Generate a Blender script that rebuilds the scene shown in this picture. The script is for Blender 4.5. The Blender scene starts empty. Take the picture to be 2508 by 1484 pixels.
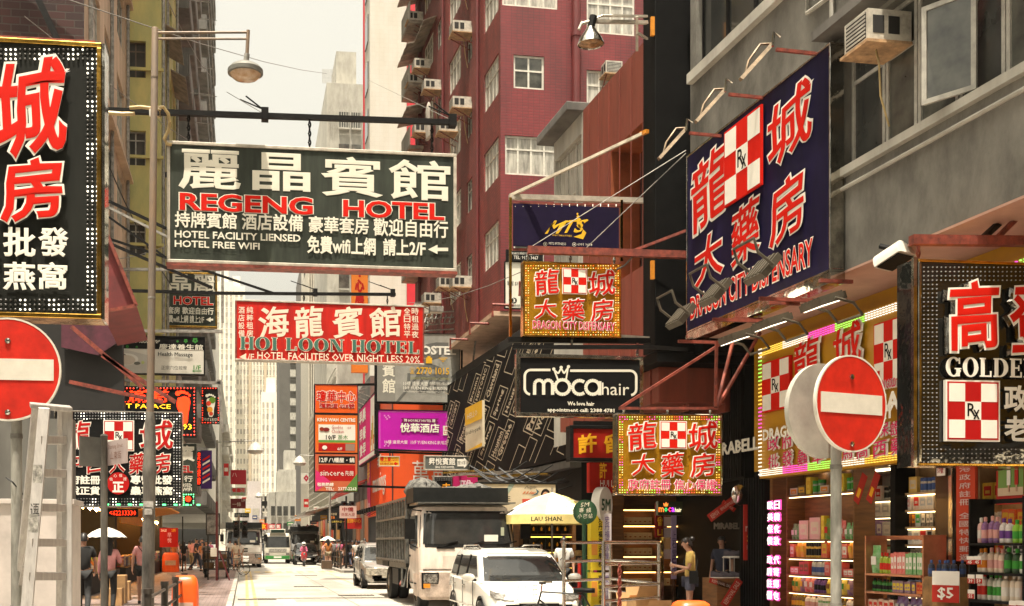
import bpy,bmesh,math,random
from mathutils import Vector,Matrix
random.seed(11)
R=math.radians
SC=bpy.context.scene
COL=SC.collection
# camera, world, sun, exposure
F,PU,PV,YAW,EYE=2800.0,980.0,1330.0,R(7.73),1.62
cam=bpy.data.cameras.new('camera')
cam.sensor_width=36.0
cam.lens=36.0*F/2508.0
cam.shift_x=(1254.0-PU)/2508.0
cam.shift_y=(PV-742.0)/2508.0
cam.clip_end=3000.0
camo=bpy.data.objects.new('camera',cam)
camo.location=(0,0,EYE)
camo.rotation_euler=(R(90),0,-YAW)
COL.objects.link(camo)
SC.camera=camo
SUN_DIR=Vector((-0.075,-0.20,0.97)).normalized()
world=bpy.data.worlds.new("World")
SC.world=world
world.use_nodes=True
wn,wl=world.node_tree.nodes,world.node_tree.links
bg=wn['Background']
sky=wn.new('ShaderNodeTexSky')
sky.sky_type='NISHITA'
sky.sun_disc=False
sky.sun_elevation=math.asin(SUN_DIR.z)
sky.sun_rotation=math.atan2(SUN_DIR.x,SUN_DIR.y)
sky.air_density=1.6
sky.dust_density=8.0
sky.ozone_density=0.6
hsv=wn.new('ShaderNodeHueSaturation')
hsv.inputs['Saturation'].default_value=0.12
tint=wn.new('ShaderNodeMix')
tint.data_type='RGBA'
tint.blend_type='MULTIPLY'
tint.inputs[0].default_value=1.0
tint.inputs[7].default_value=(1.0,0.945,0.80,1)
wl.new(sky.outputs[0],hsv.inputs['Color'])
wl.new(hsv.outputs[0],tint.inputs[6])
wl.new(tint.outputs[2],bg.inputs[0])
bg.inputs[1].default_value=0.14
sun=bpy.data.lights.new('sun','SUN')
sun.energy=5.0
sun.angle=R(0.5)
sun.color=(1.0,0.90,0.75)
suno=bpy.data.objects.new('sun',sun)
suno.rotation_euler=SUN_DIR.to_track_quat('Z','Y').to_euler()
suno.location=(0,0,80)
COL.objects.link(suno)
SC.view_settings.view_transform='Standard'
SC.view_settings.look='None'
SC.view_settings.gamma=1
SC.view_settings.exposure=1.08
SC.cycles.max_bounces=8
SC.cycles.diffuse_bounces=4
SC.cycles.glossy_bounces=4
SC.cycles.transmission_bounces=4
SC.cycles.volume_bounces=0
# picture <-> place
cS,cC=math.sin(YAW),math.cos(YAW)
FWD,RGT,UP=Vector((cS,cC,0)),Vector((cC,-cS,0)),Vector((0,0,1))
CAM=Vector((0,0,EYE))
def ray(u,v):return FWD+RGT*((u-PU)/F)+UP*((PV-v)/F)
def atY(u,v,Y):
 d=ray(u,v);return CAM+d*(Y/d.y)
def atX(u,v,X):
 d=ray(u,v);return CAM+d*(X/d.x)
def gnd(u,v):
 d=ray(u,v);return CAM+d*(EYE/-d.z)
def xat(u,Y):return atY(u,PV,Y).x
def yat(u,X):return atX(u,PV,X).y
def zat(u,v,Y):return atY(u,v,Y).z
RA=R(2.2)
def rw(xr,yr,z=0.0):
 return Vector((xr*math.cos(RA)-yr*math.sin(RA),xr*math.sin(RA)+yr*math.cos(RA),z))
def r_at(u,v,xr):
 d=ray(u,v);n=Vector((math.cos(RA),math.sin(RA),0))
 p=CAM+d*(xr/d.dot(n))
 return(-p.x*math.sin(RA)+p.y*math.cos(RA),p.z)
# materials
MATS={}
def lin(c):
 if isinstance(c,str):
  c=c.lstrip('#');c=[int(c[i:i+2],16)/255 for i in(0,2,4)]
  return tuple((x/12.92 if x<=0.04045 else((x+0.055)/1.055)**2.4)for x in c)
 return tuple(c)
def mat(name,col=(0.5,0.5,0.5),rough=0.6,metal=0.0,var=0.18,scale=2.5,bump=0.0,bscale=40.0,emit=None,estr=1.0,spec=0.5,col2=None,stretch=(1,1,1),coat=0.0,alpha=1.0,trans=0.0,detail=4.0):
 if name in MATS:return MATS[name]
 m=bpy.data.materials.new(name);MATS[name]=m
 m.use_nodes=True
 nt=m.node_tree;n,l=nt.nodes,nt.links
 b=n['Principled BSDF']
 c=lin(col)
 b.inputs['Roughness'].default_value=rough
 b.inputs['Metallic'].default_value=metal
 b.inputs['Specular IOR Level'].default_value=spec
 b.inputs['Coat Weight'].default_value=coat
 b.inputs['Transmission Weight'].default_value=trans
 b.inputs['Alpha'].default_value=alpha
 b.inputs['Base Color'].default_value=(*c,1)
 if emit is not None:
  b.inputs['Emission Color'].default_value=(*lin(emit),1)
  b.inputs['Emission Strength'].default_value=estr
 if var>0 or col2 is not None or bump>0:
  tc=n.new('ShaderNodeTexCoord');mp=n.new('ShaderNodeMapping')
  mp.inputs['Scale'].default_value=stretch
  l.new(tc.outputs['Object'],mp.inputs['Vector'])
  if var>0 or col2 is not None:
   nz=n.new('ShaderNodeTexNoise');nz.inputs['Scale'].default_value=scale
   nz.inputs['Detail'].default_value=detail;nz.inputs['Roughness'].default_value=0.65
   l.new(mp.outputs[0],nz.inputs['Vector'])
   rp=n.new('ShaderNodeValToRGB')
   c2=lin(col2)if col2 is not None else tuple(x*(1-2*var)for x in c)
   rp.color_ramp.elements[0].position=0.3;rp.color_ramp.elements[1].position=0.66
   rp.color_ramp.elements[0].color=(*[max(x,0)for x in c2],1)
   rp.color_ramp.elements[1].color=(*[min(x*(1+0.3*var),1)for x in c],1)
   l.new(nz.outputs['Fac'],rp.inputs[0]);l.new(rp.outputs[0],b.inputs['Base Color'])
  if bump>0:
   nb=n.new('ShaderNodeTexNoise');nb.inputs['Scale'].default_value=bscale;nb.inputs['Detail'].default_value=3
   l.new(mp.outputs[0],nb.inputs['Vector'])
   bp=n.new('ShaderNodeBump');bp.inputs['Strength'].default_value=bump;bp.inputs['Distance'].default_value=0.02
   l.new(nb.outputs['Fac'],bp.inputs['Height']);l.new(bp.outputs[0],b.inputs['Normal'])
 return m
def brickmat(name,c1,c2,mortar,bw=0.22,bh=0.075,msize=0.012,bump=0.4,rough=0.75,wall='xz',streak=0.25,off=0.5):
 if name in MATS:return MATS[name]
 m=bpy.data.materials.new(name);MATS[name]=m;m.use_nodes=True
 n,l=m.node_tree.nodes,m.node_tree.links;b=n['Principled BSDF']
 b.inputs['Roughness'].default_value=rough
 tc=n.new('ShaderNodeTexCoord');sp=n.new('ShaderNodeSeparateXYZ');cb=n.new('ShaderNodeCombineXYZ')
 l.new(tc.outputs['Object'],sp.inputs[0])
 if wall=='xy':
  l.new(sp.outputs[0],cb.inputs[0]);l.new(sp.outputs[1],cb.inputs[1])
 else:
  ad=n.new('ShaderNodeMath');ad.operation='ADD'
  l.new(sp.outputs[0],ad.inputs[0]);l.new(sp.outputs[1],ad.inputs[1])
  l.new(ad.outputs[0],cb.inputs[0]);l.new(sp.outputs[2],cb.inputs[1])
 br=n.new('ShaderNodeTexBrick');br.inputs['Scale'].default_value=1.0;br.offset=off
 br.inputs['Brick Width'].default_value=bw;br.inputs['Row Height'].default_value=bh
 br.inputs['Mortar Size'].default_value=msize
 br.inputs['Color1'].default_value=(*lin(c1),1);br.inputs['Color2'].default_value=(*lin(c2),1)
 br.inputs['Mortar'].default_value=(*lin(mortar),1)
 l.new(cb.outputs[0],br.inputs['Vector'])
 nz=n.new('ShaderNodeTexNoise');nz.inputs['Scale'].default_value=0.7;nz.inputs['Detail'].default_value=5
 mp=n.new('ShaderNodeMapping');mp.inputs['Scale'].default_value=(1.6,1.6,0.5)if wall!='xy' else(1,1,1)
 l.new(tc.outputs['Object'],mp.inputs[0]);l.new(mp.outputs[0],nz.inputs['Vector'])
 rp=n.new('ShaderNodeValToRGB');k=1-streak
 rp.color_ramp.elements[0].color=(k,k*0.97,k*0.93,1);rp.color_ramp.elements[0].position=0.35
 rp.color_ramp.elements[1].position=0.62
 l.new(nz.outputs['Fac'],rp.inputs[0])
 mx=n.new('ShaderNodeMix');mx.data_type='RGBA';mx.blend_type='MULTIPLY';mx.inputs[0].default_value=1
 l.new(br.outputs['Color'],mx.inputs[6]);l.new(rp.outputs[0],mx.inputs[7]);l.new(mx.outputs[2],b.inputs['Base Color'])
 bp=n.new('ShaderNodeBump');bp.inputs['Strength'].default_value=bump;bp.inputs['Distance'].default_value=0.01;bp.invert=True
 l.new(br.outputs['Fac'],bp.inputs['Height']);l.new(bp.outputs[0],b.inputs['Normal'])
 return m
def flat(col,name=None,rough=0.6,var=0.05,**k):
 k.setdefault('spec',0.12)
 return mat(name or 'paint '+(col if isinstance(col,str)else '%.2f %.2f %.2f'%col),col,rough=rough,var=var,**k)
def glow(col,s=2.0,base='#202020',name=None):
 return mat(name or 'lit %s %.1f'%(col,s),base,rough=0.4,var=0,emit=col,estr=s)
# mesh builder
def Tm(x=0,y=0,z=0,rz=0,rx=0,ry=0):
 return Matrix.Translation((x,y,z))@Matrix.Rotation(rz,4,'Z')@Matrix.Rotation(ry,4,'Y')@Matrix.Rotation(rx,4,'X')
class MB:
 def __init__(s,m=None):
  s.v,s.f,s.mi,s.ms=[],[],[],[]
  s.M=m or Matrix.Identity(4)
  s.keep=False
 def _m(s,m):
  if m not in s.ms:s.ms.append(m)
  return s.ms.index(m)
 def add(s,vs,fs,m):
  k=len(s.v);i=s._m(m)
  s.v+=[s.M@Vector(p)for p in vs]
  s.f+=[[k+j for j in f]for f in fs];s.mi+=[i]*len(fs)
  return s
 def box(s,x0,x1,y0,y1,z0,z1,m):
  return s.add([(x0,y0,z0),(x1,y0,z0),(x1,y1,z0),(x0,y1,z0),(x0,y0,z1),(x1,y0,z1),(x1,y1,z1),(x0,y1,z1)],[(0,3,2,1),(4,5,6,7),(0,1,5,4),(1,2,6,5),(2,3,7,6),(3,0,4,7)],m)
 def poly(s,pts,m):return s.add(pts,[list(range(len(pts)))],m)
 def cyl(s,p0,p1,r0,r1=None,n=10,m=None,cap=True):
  r1=r0 if r1 is None else r1
  p0,p1=Vector(p0),Vector(p1);d=(p1-p0)
  q=d.to_track_quat('Z','Y');vs=[]
  for p,r in((p0,r0),(p1,r1)):
   for i in range(n):
    a=2*math.pi*i/n
    vs.append(p+q@Vector((r*math.cos(a),r*math.sin(a),0)))
  fs=[(i,(i+1)%n,n+(i+1)%n,n+i)for i in range(n)]
  if cap:fs+=[tuple(range(n-1,-1,-1)),tuple(range(n,2*n))]
  return s.add(vs,fs,m)
 def bar(s,p0,p1,w,h,m):
  p0,p1=Vector(p0),Vector(p1);d=(p1-p0).normalized()
  up=Vector((0,0,1))if abs(d.z)<0.95 else Vector((0,1,0))
  a=d.cross(up).normalized();b=a.cross(d)
  vs=[p+a*(w/2*i)+b*(h/2*j)for p in(p0,p1)for i,j in((-1,-1),(1,-1),(1,1),(-1,1))]
  return s.add(vs,[(3,2,1,0),(4,5,6,7),(0,1,5,4),(1,2,6,5),(2,3,7,6),(3,0,4,7)],m)
 def tube(s,pts,r,m,n=6):
  pts=[Vector(p)for p in pts];vs=[];fs=[]
  for k,p in enumerate(pts):
   d=(pts[min(k+1,len(pts)-1)]-pts[max(k-1,0)])
   q=d.to_track_quat('Z','Y')
   rr=r[k]if isinstance(r,(list,tuple))else r
   for i in range(n):
    a=2*math.pi*i/n;vs.append(p+q@Vector((rr*math.cos(a),rr*math.sin(a),0)))
  for k in range(len(pts)-1):
   for i in range(n):fs.append((k*n+i,k*n+(i+1)%n,(k+1)*n+(i+1)%n,(k+1)*n+i))
  fs+=[tuple(range(n-1,-1,-1)),tuple(range((len(pts)-1)*n,len(pts)*n))]
  return s.add(vs,fs,m)
 def lathe(s,prof,m,n=20,c=(0,0,0),axis='z',cap=True):
  vs=[];fs=[];c=Vector(c)
  for r,z in prof:
   for i in range(n):
    a=2*math.pi*i/n;x,y=r*math.cos(a),r*math.sin(a)
    vs.append(c+(Vector((x,y,z))if axis=='z' else Vector((z,x,y))if axis=='x' else Vector((x,-z,y))))
  for k in range(len(prof)-1):
   for i in range(n):fs.append((k*n+i,k*n+(i+1)%n,(k+1)*n+(i+1)%n,(k+1)*n+i))
  if cap and prof[0][0]>1e-4:fs.append(tuple(range(n-1,-1,-1)))
  if cap and prof[-1][0]>1e-4:fs.append(tuple(range((len(prof)-1)*n,len(prof)*n)))
  return s.add(vs,fs,m)
 def ball(s,c,r,m,n=10,k=6):
  rx,ry,rz=r if isinstance(r,(tuple,list))else(r,r,r)
  vs=[];fs=[]
  for j in range(k+1):
   b=math.pi*j/k-math.pi/2
   for i in range(n):
    a=2*math.pi*i/n
    vs.append((c[0]+rx*math.cos(b)*math.cos(a),c[1]+ry*math.cos(b)*math.sin(a),c[2]+rz*math.sin(b)))
  for j in range(k):
   for i in range(n):fs.append((j*n+i,j*n+(i+1)%n,(j+1)*n+(i+1)%n,(j+1)*n+i))
  return s.add(vs,fs,m)
 def prism(s,poly,y0,y1,m):
  n=len(poly)
  vs=[(x,y0,z)for x,z in poly]+[(x,y1,z)for x,z in poly]
  fs=[tuple(range(n)),tuple(range(2*n-1,n-1,-1))]+[(i,n+i,n+(i+1)%n,(i+1)%n)for i in range(n)]
  return s.add(vs,fs,m)
 def prismx(s,poly,x0,x1,m):
  n=len(poly)
  vs=[(x0,y,z)for y,z in poly]+[(x1,y,z)for y,z in poly]
  fs=[tuple(range(n)),tuple(range(2*n-1,n-1,-1))]+[(i,n+i,n+(i+1)%n,(i+1)%n)for i in range(n)]
  return s.add(vs,fs,m)
 def prismz(s,poly,z0,z1,m):
  n=len(poly)
  vs=[(x,y,z0)for x,y in poly]+[(x,y,z1)for x,y in poly]
  fs=[tuple(range(n)),tuple(range(2*n-1,n-1,-1))]+[(i,n+i,n+(i+1)%n,(i+1)%n)for i in range(n)]
  return s.add(vs,fs,m)
 def loft(s,rings,m,cap=True,closed=True):
  n=len(rings[0]);vs=[p for r in rings for p in r];fs=[]
  for k in range(len(rings)-1):
   for i in range(n if closed else n-1):
    fs.append((k*n+i,k*n+(i+1)%n,(k+1)*n+(i+1)%n,(k+1)*n+i))
  if cap:fs+=[tuple(range(n-1,-1,-1)),tuple(range((len(rings)-1)*n,len(rings)*n))]
  return s.add(vs,fs,m)
 def build(s,name,parent=None,bev=0,smooth=None,data=False):
  me=bpy.data.meshes.new(name)
  me.from_pydata([tuple(p)for p in s.v],[],s.f)
  for m in s.ms:me.materials.append(m)
  me.polygons.foreach_set('material_index',s.mi)
  if not s.keep:
   bm=bmesh.new();bm.from_mesh(me)
   bmesh.ops.recalc_face_normals(bm,faces=bm.faces[:]);bm.to_mesh(me);bm.free()
  if smooth is not None:
   me.polygons.foreach_set('use_smooth',[True]*len(me.polygons));me.set_sharp_from_angle(angle=R(smooth))
  me.update()
  if data:return me
  o=bpy.data.objects.new(name,me);COL.objects.link(o)
  if parent is not None:o.parent=parent
  if bev:
   b=o.modifiers.new('bevel','BEVEL');b.width=bev;b.segments=2;b.limit_method='ANGLE';b.angle_limit=R(40)
  return o
def tag(o,label=None,cat=None,group=None,kind=None):
 if label:o['label']=label
 if cat:o['category']=cat
 if group:o['group']=group
 if kind:o['kind']=kind
 return o
def thing(name,label,cat,loc=(0,0,0),rz=0,group=None):
 o=bpy.data.objects.new(name,None);COL.objects.link(o)
 o.location=loc;o.rotation_euler=(0,0,rz);o.empty_display_size=0.2
 return tag(o,label,cat,group)
KIDS={}
def kids(o):return[c for c in COL.objects if c.parent==o]
def copy_tree(o,parent=None,ks=None):
 c=o.copy();COL.objects.link(c)
 c.parent=parent
 for k in(kids(o)):copy_tree(k,c)
 return c
def put(name,me,parent,loc=(0,0,0),rz=0,scale=None):
 o=bpy.data.objects.new(name,me);COL.objects.link(o);o.parent=parent
 o.location=loc;o.rotation_euler=(0,0,rz)
 if scale:o.scale=scale
 return o
# lettering
GL={}
def glyphs(s,bold=0.0,res=2):
 k=(s,round(bold,4),res)
 if k in GL:return GL[k]
 c=bpy.data.curves.new('lettering','FONT');c.body=s;c.resolution_u=res
 c.bevel_depth=bold;c.bevel_resolution=0;c.fill_mode='FRONT' if bold else 'BOTH'
 c.space_line=1.0
 o=bpy.data.objects.new('lettering',c);COL.objects.link(o)
 dg=bpy.context.evaluated_depsgraph_get();dg.update()
 me=bpy.data.meshes.new_from_object(o.evaluated_get(dg))
 vs=[v.co.copy()for v in me.vertices];fs=[list(p.vertices)for p in me.polygons]
 bpy.data.objects.remove(o);bpy.data.curves.remove(c);bpy.data.meshes.remove(me)
 xs=[v.x for v in vs]or[0,1];ys=[v.y for v in vs]or[0,1]
 GL[k]=(vs,fs,min(xs),max(xs),min(ys),max(ys))
 return GL[k]
def letter(mb,s,x0,x1,z0,z1,y,m,bold=0.02,res=2,thick=0.0012,brush=0.0,shear=0.0,flip=False,keep_aspect=False):
 """Lettering whose outline fills x0..x1, z0..z1 in the plane y of mb (front faces -y)."""
 vs,fs,a0,a1,b0,b1=glyphs(s,bold,res)
 out=[]
 if keep_aspect:
  k=min((x1-x0)/(a1-a0),(z1-z0)/(b1-b0));cx,cz=(x0+x1)/2,(z0+z1)/2
  x0,x1,z0,z1=cx-k*(a1-a0)/2,cx+k*(a1-a0)/2,cz-k*(b1-b0)/2,cz+k*(b1-b0)/2
 for p in vs:
  fx,fy=(p.x-a0)/max(a1-a0,1e-6),(p.y-b0)/max(b1-b0,1e-6)
  if flip:fx=1-fx
  if brush:
   fy2=fy+brush*(0.55*(fx-0.5)*0.5-0.10*math.sin(6.3*fx)*0.5)
   fx2=fx+brush*(0.22*(fy-0.5)+0.10*math.sin(5.5*fy+1))
   fx,fy=fx2,fy2
  fx+=shear*(fy-0.5)
  yy=y-(thick*(p.z/bold)if bold else thick)
  out.append((x0+fx*(x1-x0),yy,z0+fy*(z1-z0)))
 mb.add(out,fs,m)
 return mb
class Sign:
 """A hanging sign facing the camera (rz=0) or lying along a frontage; px() turns picture points into points of its face."""
 def __init__(s,name,label,rect,Y=None,rz=0.0,plane=None,thick=0.18,cat='sign',group=None):
  u0,v0,u1,v1=rect
  ul,vl=u0,v1
  if plane is not None:
   p,n=plane
  else:
   p,n=Vector((0,Y,0)),Vector((math.sin(rz),-math.cos(rz),0))
  s.p,s.n=Vector(p),Vector(n).normalized()
  A,B=s.hit(u0,(v0+v1)/2),s.hit(u1,(v0+v1)/2)
  bl=s.hit((u0+u1)/2,v1)
  s.o=(A+B)/2;s.o.z=bl.z
  s.ax=Vector((-s.n.y,s.n.x,0))
  s.rz=math.atan2(s.ax.y,s.ax.x)
  s.w=(B-A).length
  s.h=s.hit((u0+u1)/2,v0).z-s.o.z
  s.t=thick
  s.root=thing(name,label,cat,s.o+Vector((-s.n.x,-s.n.y,0))*0,s.rz,group)
  s.rect=rect
  s.g=MB();s.g.keep=True
  s.lv=0
 def hit(s,u,v):
  d=ray(u,v);return CAM+d*((s.p-CAM).dot(s.n)/d.dot(s.n))
 def px(s,u,v):
  q=s.hit(u,v)-s.o
  return q.dot(s.ax),q.z
 def panel(s,m,frame=None,fw=0.05,name='panel',bev=0.008,depth=None,fm2=None):
  d=depth or s.t
  b=MB();b.box(-s.w/2+(fw if frame else 0),s.w/2-(fw if frame else 0),0.0,d-0.01,fw if frame else 0,s.h-(fw if frame else 0),m)
  b.build(name,s.root)
  if frame:
   f=MB();w,h=s.w/2,s.h
   f.box(-w,w,-0.02,d,0,fw,frame).box(-w,w,-0.02,d,h-fw,h,frame)
   f.box(-w,-w+fw,-0.02,d,fw,h-fw,fm2 or frame).box(w-fw,w,-0.02,d,fw,h-fw,fm2 or frame)
   f.build('frame',s.root,bev=bev)
  return s
 def _r(s,r):
  u0,v0,u1,v1=r
  um,vm=(u0+u1)/2,(v0+v1)/2
  return s.px(u0,vm)[0],s.px(u1,vm)[0],s.px(um,v1)[1],s.px(um,v0)[1]
 def y(s):
  s.lv+=1;return-0.004-0.0006*s.lv
 def text(s,t,r,m,bold=0.02,res=2,raise_=0.0,thick=0.0012,mb=None,**k):
  x0,x1,z0,z1=s._r(r)
  letter(mb or s.g,t,x0,x1,z0,z1,s.y()-raise_,m,bold,res,thick,**k);return s
 def text2(s,t,r,m,outline,bold=0.012,ob=0.045,res=2,raise_=0.0,back=None,**k):
  """Coloured characters on a wider outline, both standing off the board."""
  x0,x1,z0,z1=s._r(r)
  e=(ob-bold)
  vs,fs,a0,a1,b0,b1=glyphs(t,bold,res)
  sx,sz=(x1-x0)/(a1-a0),(z1-z0)/(b1-b0)
  y=s.y()-raise_
  if back is not None and raise_>0.01:
   letter(s.g,t,x0-e*sx,x1+e*sx,z0-e*sz,z1+e*sz,y+raise_*0.9,back,ob,res,raise_*0.75,**k)
  letter(s.g,t,x0-e*sx,x1+e*sx,z0-e*sz,z1+e*sz,y,outline,ob,res,0.0015,**k)
  letter(s.g,t,x0,x1,z0,z1,y-0.006,m,bold,res,0.0015,**k);s.lv+=8;return s
 def rectp(s,r,m,raise_=0.0):
  x0,x1,z0,z1=s._r(r);y=s.y()-raise_
  s.g.box(x0,x1,y,y+0.003+raise_*.9,z0,z1,m);return s
 def polyp(s,pts,m,raise_=0.0):
  y=s.y()-raise_;s.g.poly([(s.px(u,v)[0],y,s.px(u,v)[1])for u,v in pts],m);return s
 def disc(s,u,v,ru,rv,m,n=24,raise_=0.0):
  return s.polyp([(u+ru*math.cos(2*math.pi*i/n),v-rv*math.sin(2*math.pi*i/n))for i in range(n)],m,raise_)
 def rx(s,r,red,white,dark,raise_=0.03):
  """The chequered red and white dispensary emblem."""
  x0,x1,z0,z1=s._r(r);y=s.y()-raise_;s.lv+=14
  g=MB();g.keep=True
  e=(x1-x0)*0.03
  g.box(x0-e,x1+e,y+0.004,y+raise_,z0-e,z1+e,white)
  g.box(x0,x1,y+0.001,y+0.003,z0,z1,red)
  dx,dz=(x1-x0-2*e)/3,(z1-z0-2*e)/3
  for i in range(3):
   for j in range(3):
    if(i+j)%2==0:
     g.box(x0+e+i*dx,x0+e+(i+1)*dx,y-0.001,y+0.0005,z0+e+j*dz,z0+e+(j+1)*dz,white)
  cx,cz=(x0+x1)/2,(z0+z1)/2
  letter(g,'R',cx-dx*.36,cx+dx*.16,cz-dz*.3,cz+dz*.42,y-0.002,dark,0.01,2,0.002)
  letter(g,'x',cx+dx*.0,cx+dx*.4,cz-dz*.46,cz+dz*.06,y-0.003,dark,0.005,2,0.002)
  g.build('emblem',s.root);return s
 def leds(s,r,m,pitch_px=9,rows=2,rad=0.011,cols=None,gap=None,seed=1):
  """Rows of small round lamps running round the border rectangle r (outermost row first)."""
  rd=random.Random(seed);g=MB()
  u0,v0,u1,v1=r
  def dot(u,v,mm):
   x,z=s.px(u,v)
   if rd.random()<.06:mm=MATS.get('unlit led',mm)
   g.lathe([(rad,-0.002),(rad*.9,rad*.7),(rad*.4,rad)],mm,n=6,c=(x,-0.006,z),axis='q')
  for k in range(rows):
   a0,b0,a1,b1=u0+k*pitch_px,v0+k*pitch_px,u1-k*pitch_px,v1-k*pitch_px
   nx,nz=int((a1-a0)/pitch_px),int((b1-b0)/pitch_px)
   for i in range(nx+1):
    for vv in(b0,b1):dot(a0+(a1-a0)*i/nx,vv,cols(i/nx if vv==b0 else 1-i/nx,'h',rd)if cols else m)
   for j in range(1,nz):
    for uu in(a0,a1):dot(uu,b0+(b1-b0)*j/nz,cols(j/nz,'v',rd)if cols else m)
  tag(g.build('led_border',s.root),kind='stuff');return s
 def done(s,name='lettering'):
  if s.g.v:s.g.build(name,s.root)
  return s
# palette
ROAD=mat('concrete road',(0.36,0.335,0.29),0.8,var=0.2,scale=0.5,detail=9.0,stretch=(1,.35,1),bump=0.15,bscale=25)
GRND=mat('bare ground',(0.16,0.15,0.13),0.9,var=0.2,scale=0.5)
PAVE=brickmat('pink paving bricks',(0.21,0.15,0.14),(0.15,0.115,0.105),(0.06,0.05,0.048),0.22,0.11,0.010,0.3,0.7,'xy')
PAVEL=brickmat('pale paving slabs',(0.30,0.27,0.23),(0.25,0.225,0.2),(0.12,0.11,0.1),0.4,0.4,0.012,0.3,0.8,'xy')
KERB=mat('kerb concrete',(0.34,0.32,0.28),0.8,var=0.25,scale=1.2)
YEL=mat('worn yellow road paint',(0.52,0.40,0.17),0.7,var=0.3,scale=6)
WHT=mat('worn white road paint',(0.6,0.58,0.52),0.7,var=0.25,scale=5)
CONC=mat('grey plaster',(0.205,0.195,0.17),0.85,var=0.32,scale=1.1,detail=9.0,bump=0.6,bscale=18,stretch=(1,1,.6),spec=.2)
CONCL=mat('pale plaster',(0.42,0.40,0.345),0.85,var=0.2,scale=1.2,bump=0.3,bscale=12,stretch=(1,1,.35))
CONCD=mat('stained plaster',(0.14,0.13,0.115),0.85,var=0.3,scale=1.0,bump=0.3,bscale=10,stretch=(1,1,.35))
PINK=mat('pink soffit paint',(0.55,0.33,0.25),0.7,var=0.12,scale=1.0)
BEIGE=mat('beige plaster',(0.56,0.40,0.28),0.85,var=0.18,scale=1.3,bump=0.25,bscale=12,stretch=(1,1,.3))
YGRN=mat('yellow green plaster',(0.44,0.36,0.13),0.85,var=0.16,scale=1.1,bump=0.3,bscale=10,col2=(0.27,0.28,0.11),stretch=(1,1,.4))
BRICKD=brickmat('dark old bricks',(0.05,0.014,0.011),(0.025,0.009,0.008),(0.05,0.036,0.03),0.46,0.20,0.016,0.8,0.85)
REDT=brickmat('red wall tiles',(0.185,0.013,0.016),(0.15,0.010,0.013),(0.10,0.011,0.012),0.20,0.10,0.010,0.35,0.6,streak=0.34,off=0.0)
REDST=brickmat('weathered red wall tiles',(0.27,0.042,0.032),(0.20,0.030,0.025),(0.12,0.03,0.027),0.20,0.10,0.012,0.5,0.6,streak=0.45)
REDP=mat('red downpipe paint',(0.13,0.015,0.015),0.5,var=0.15)
RUST=mat('rust red cladding',(0.20,0.042,0.024),0.55,var=0.16,scale=1.6,stretch=(3,3,.4))
RUSTS=mat('rusty red steel',(0.24,0.045,0.025),0.6,var=0.35,scale=9)
BLK=mat('black cladding',(0.005,0.005,0.005),0.6,spec=.1,var=0.3,scale=3)
BLK2=mat('black ribbed cladding',(0.008,0.007,0.006),0.65,spec=.1,var=0.2,scale=3)
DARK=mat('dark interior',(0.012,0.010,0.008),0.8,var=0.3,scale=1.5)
GLASS=mat('dusty window glass',(0.028,0.029,0.026),0.10,var=0.5,scale=1.6,col2=(0.12,0.12,0.10),spec=0.7)
GLASSL=mat('curtained window glass',(0.46,0.44,0.38),0.25,var=0.35,scale=2.2,col2=(0.18,0.17,0.15),stretch=(4,4,.6),spec=0.6)
GLASSD=mat('dark window glass',(0.02,0.021,0.02),0.08,var=0.4,scale=0.8,col2=(0.06,0.06,0.055),spec=0.7)
WFR=mat('white window frame',(0.66,0.63,0.55),0.5,var=0.15,scale=5)
GFR=mat('grey window frame',(0.40,0.38,0.33),0.5,var=0.2,scale=5)
BRF=mat('brown window frame',(0.09,0.055,0.03),0.55,var=0.2)
ALU=mat('brushed aluminium',(0.42,0.39,0.36),0.42,0.35,var=0.14,scale=6,stretch=(6,6,.6))
STEEL=mat('stainless steel',(0.62,0.58,0.52),0.18,1.0,var=0.1,scale=8)
GALV=mat('galvanised steel',(0.33,0.31,0.275),0.55,0.5,var=0.3,scale=7,bump=0.15,bscale=60)
BLKM=mat('black painted steel',(0.008,0.0075,0.007),0.6,spec=.14,var=0.3,scale=8)
WIRE=mat('grey cable',(0.16,0.15,0.13),0.6,var=0.2)
WIRED=mat('black cable',(0.012,0.012,0.012),0.6,var=0)
HOSE=mat('yellowed hose',(0.52,0.38,0.17),0.5,var=0.2)
ACW=mat('air conditioner casing',(0.53,0.49,0.41),0.55,var=0.25,scale=5)
ACT=mat('rusty tray',(0.50,0.30,0.15),0.7,var=0.3,scale=7)
AWN=mat('corrugated awning',(0.28,0.225,0.17),0.7,var=0.3,scale=3)
WOOD=mat('brown wood panels',(0.20,0.085,0.022),0.55,var=0.25,scale=2,stretch=(1,1,9))
WARM=glow('#ffd9a0',5.0,name='warm lamp')
COOL=glow('#fff0d0',3.2,name='white lamp')
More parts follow.
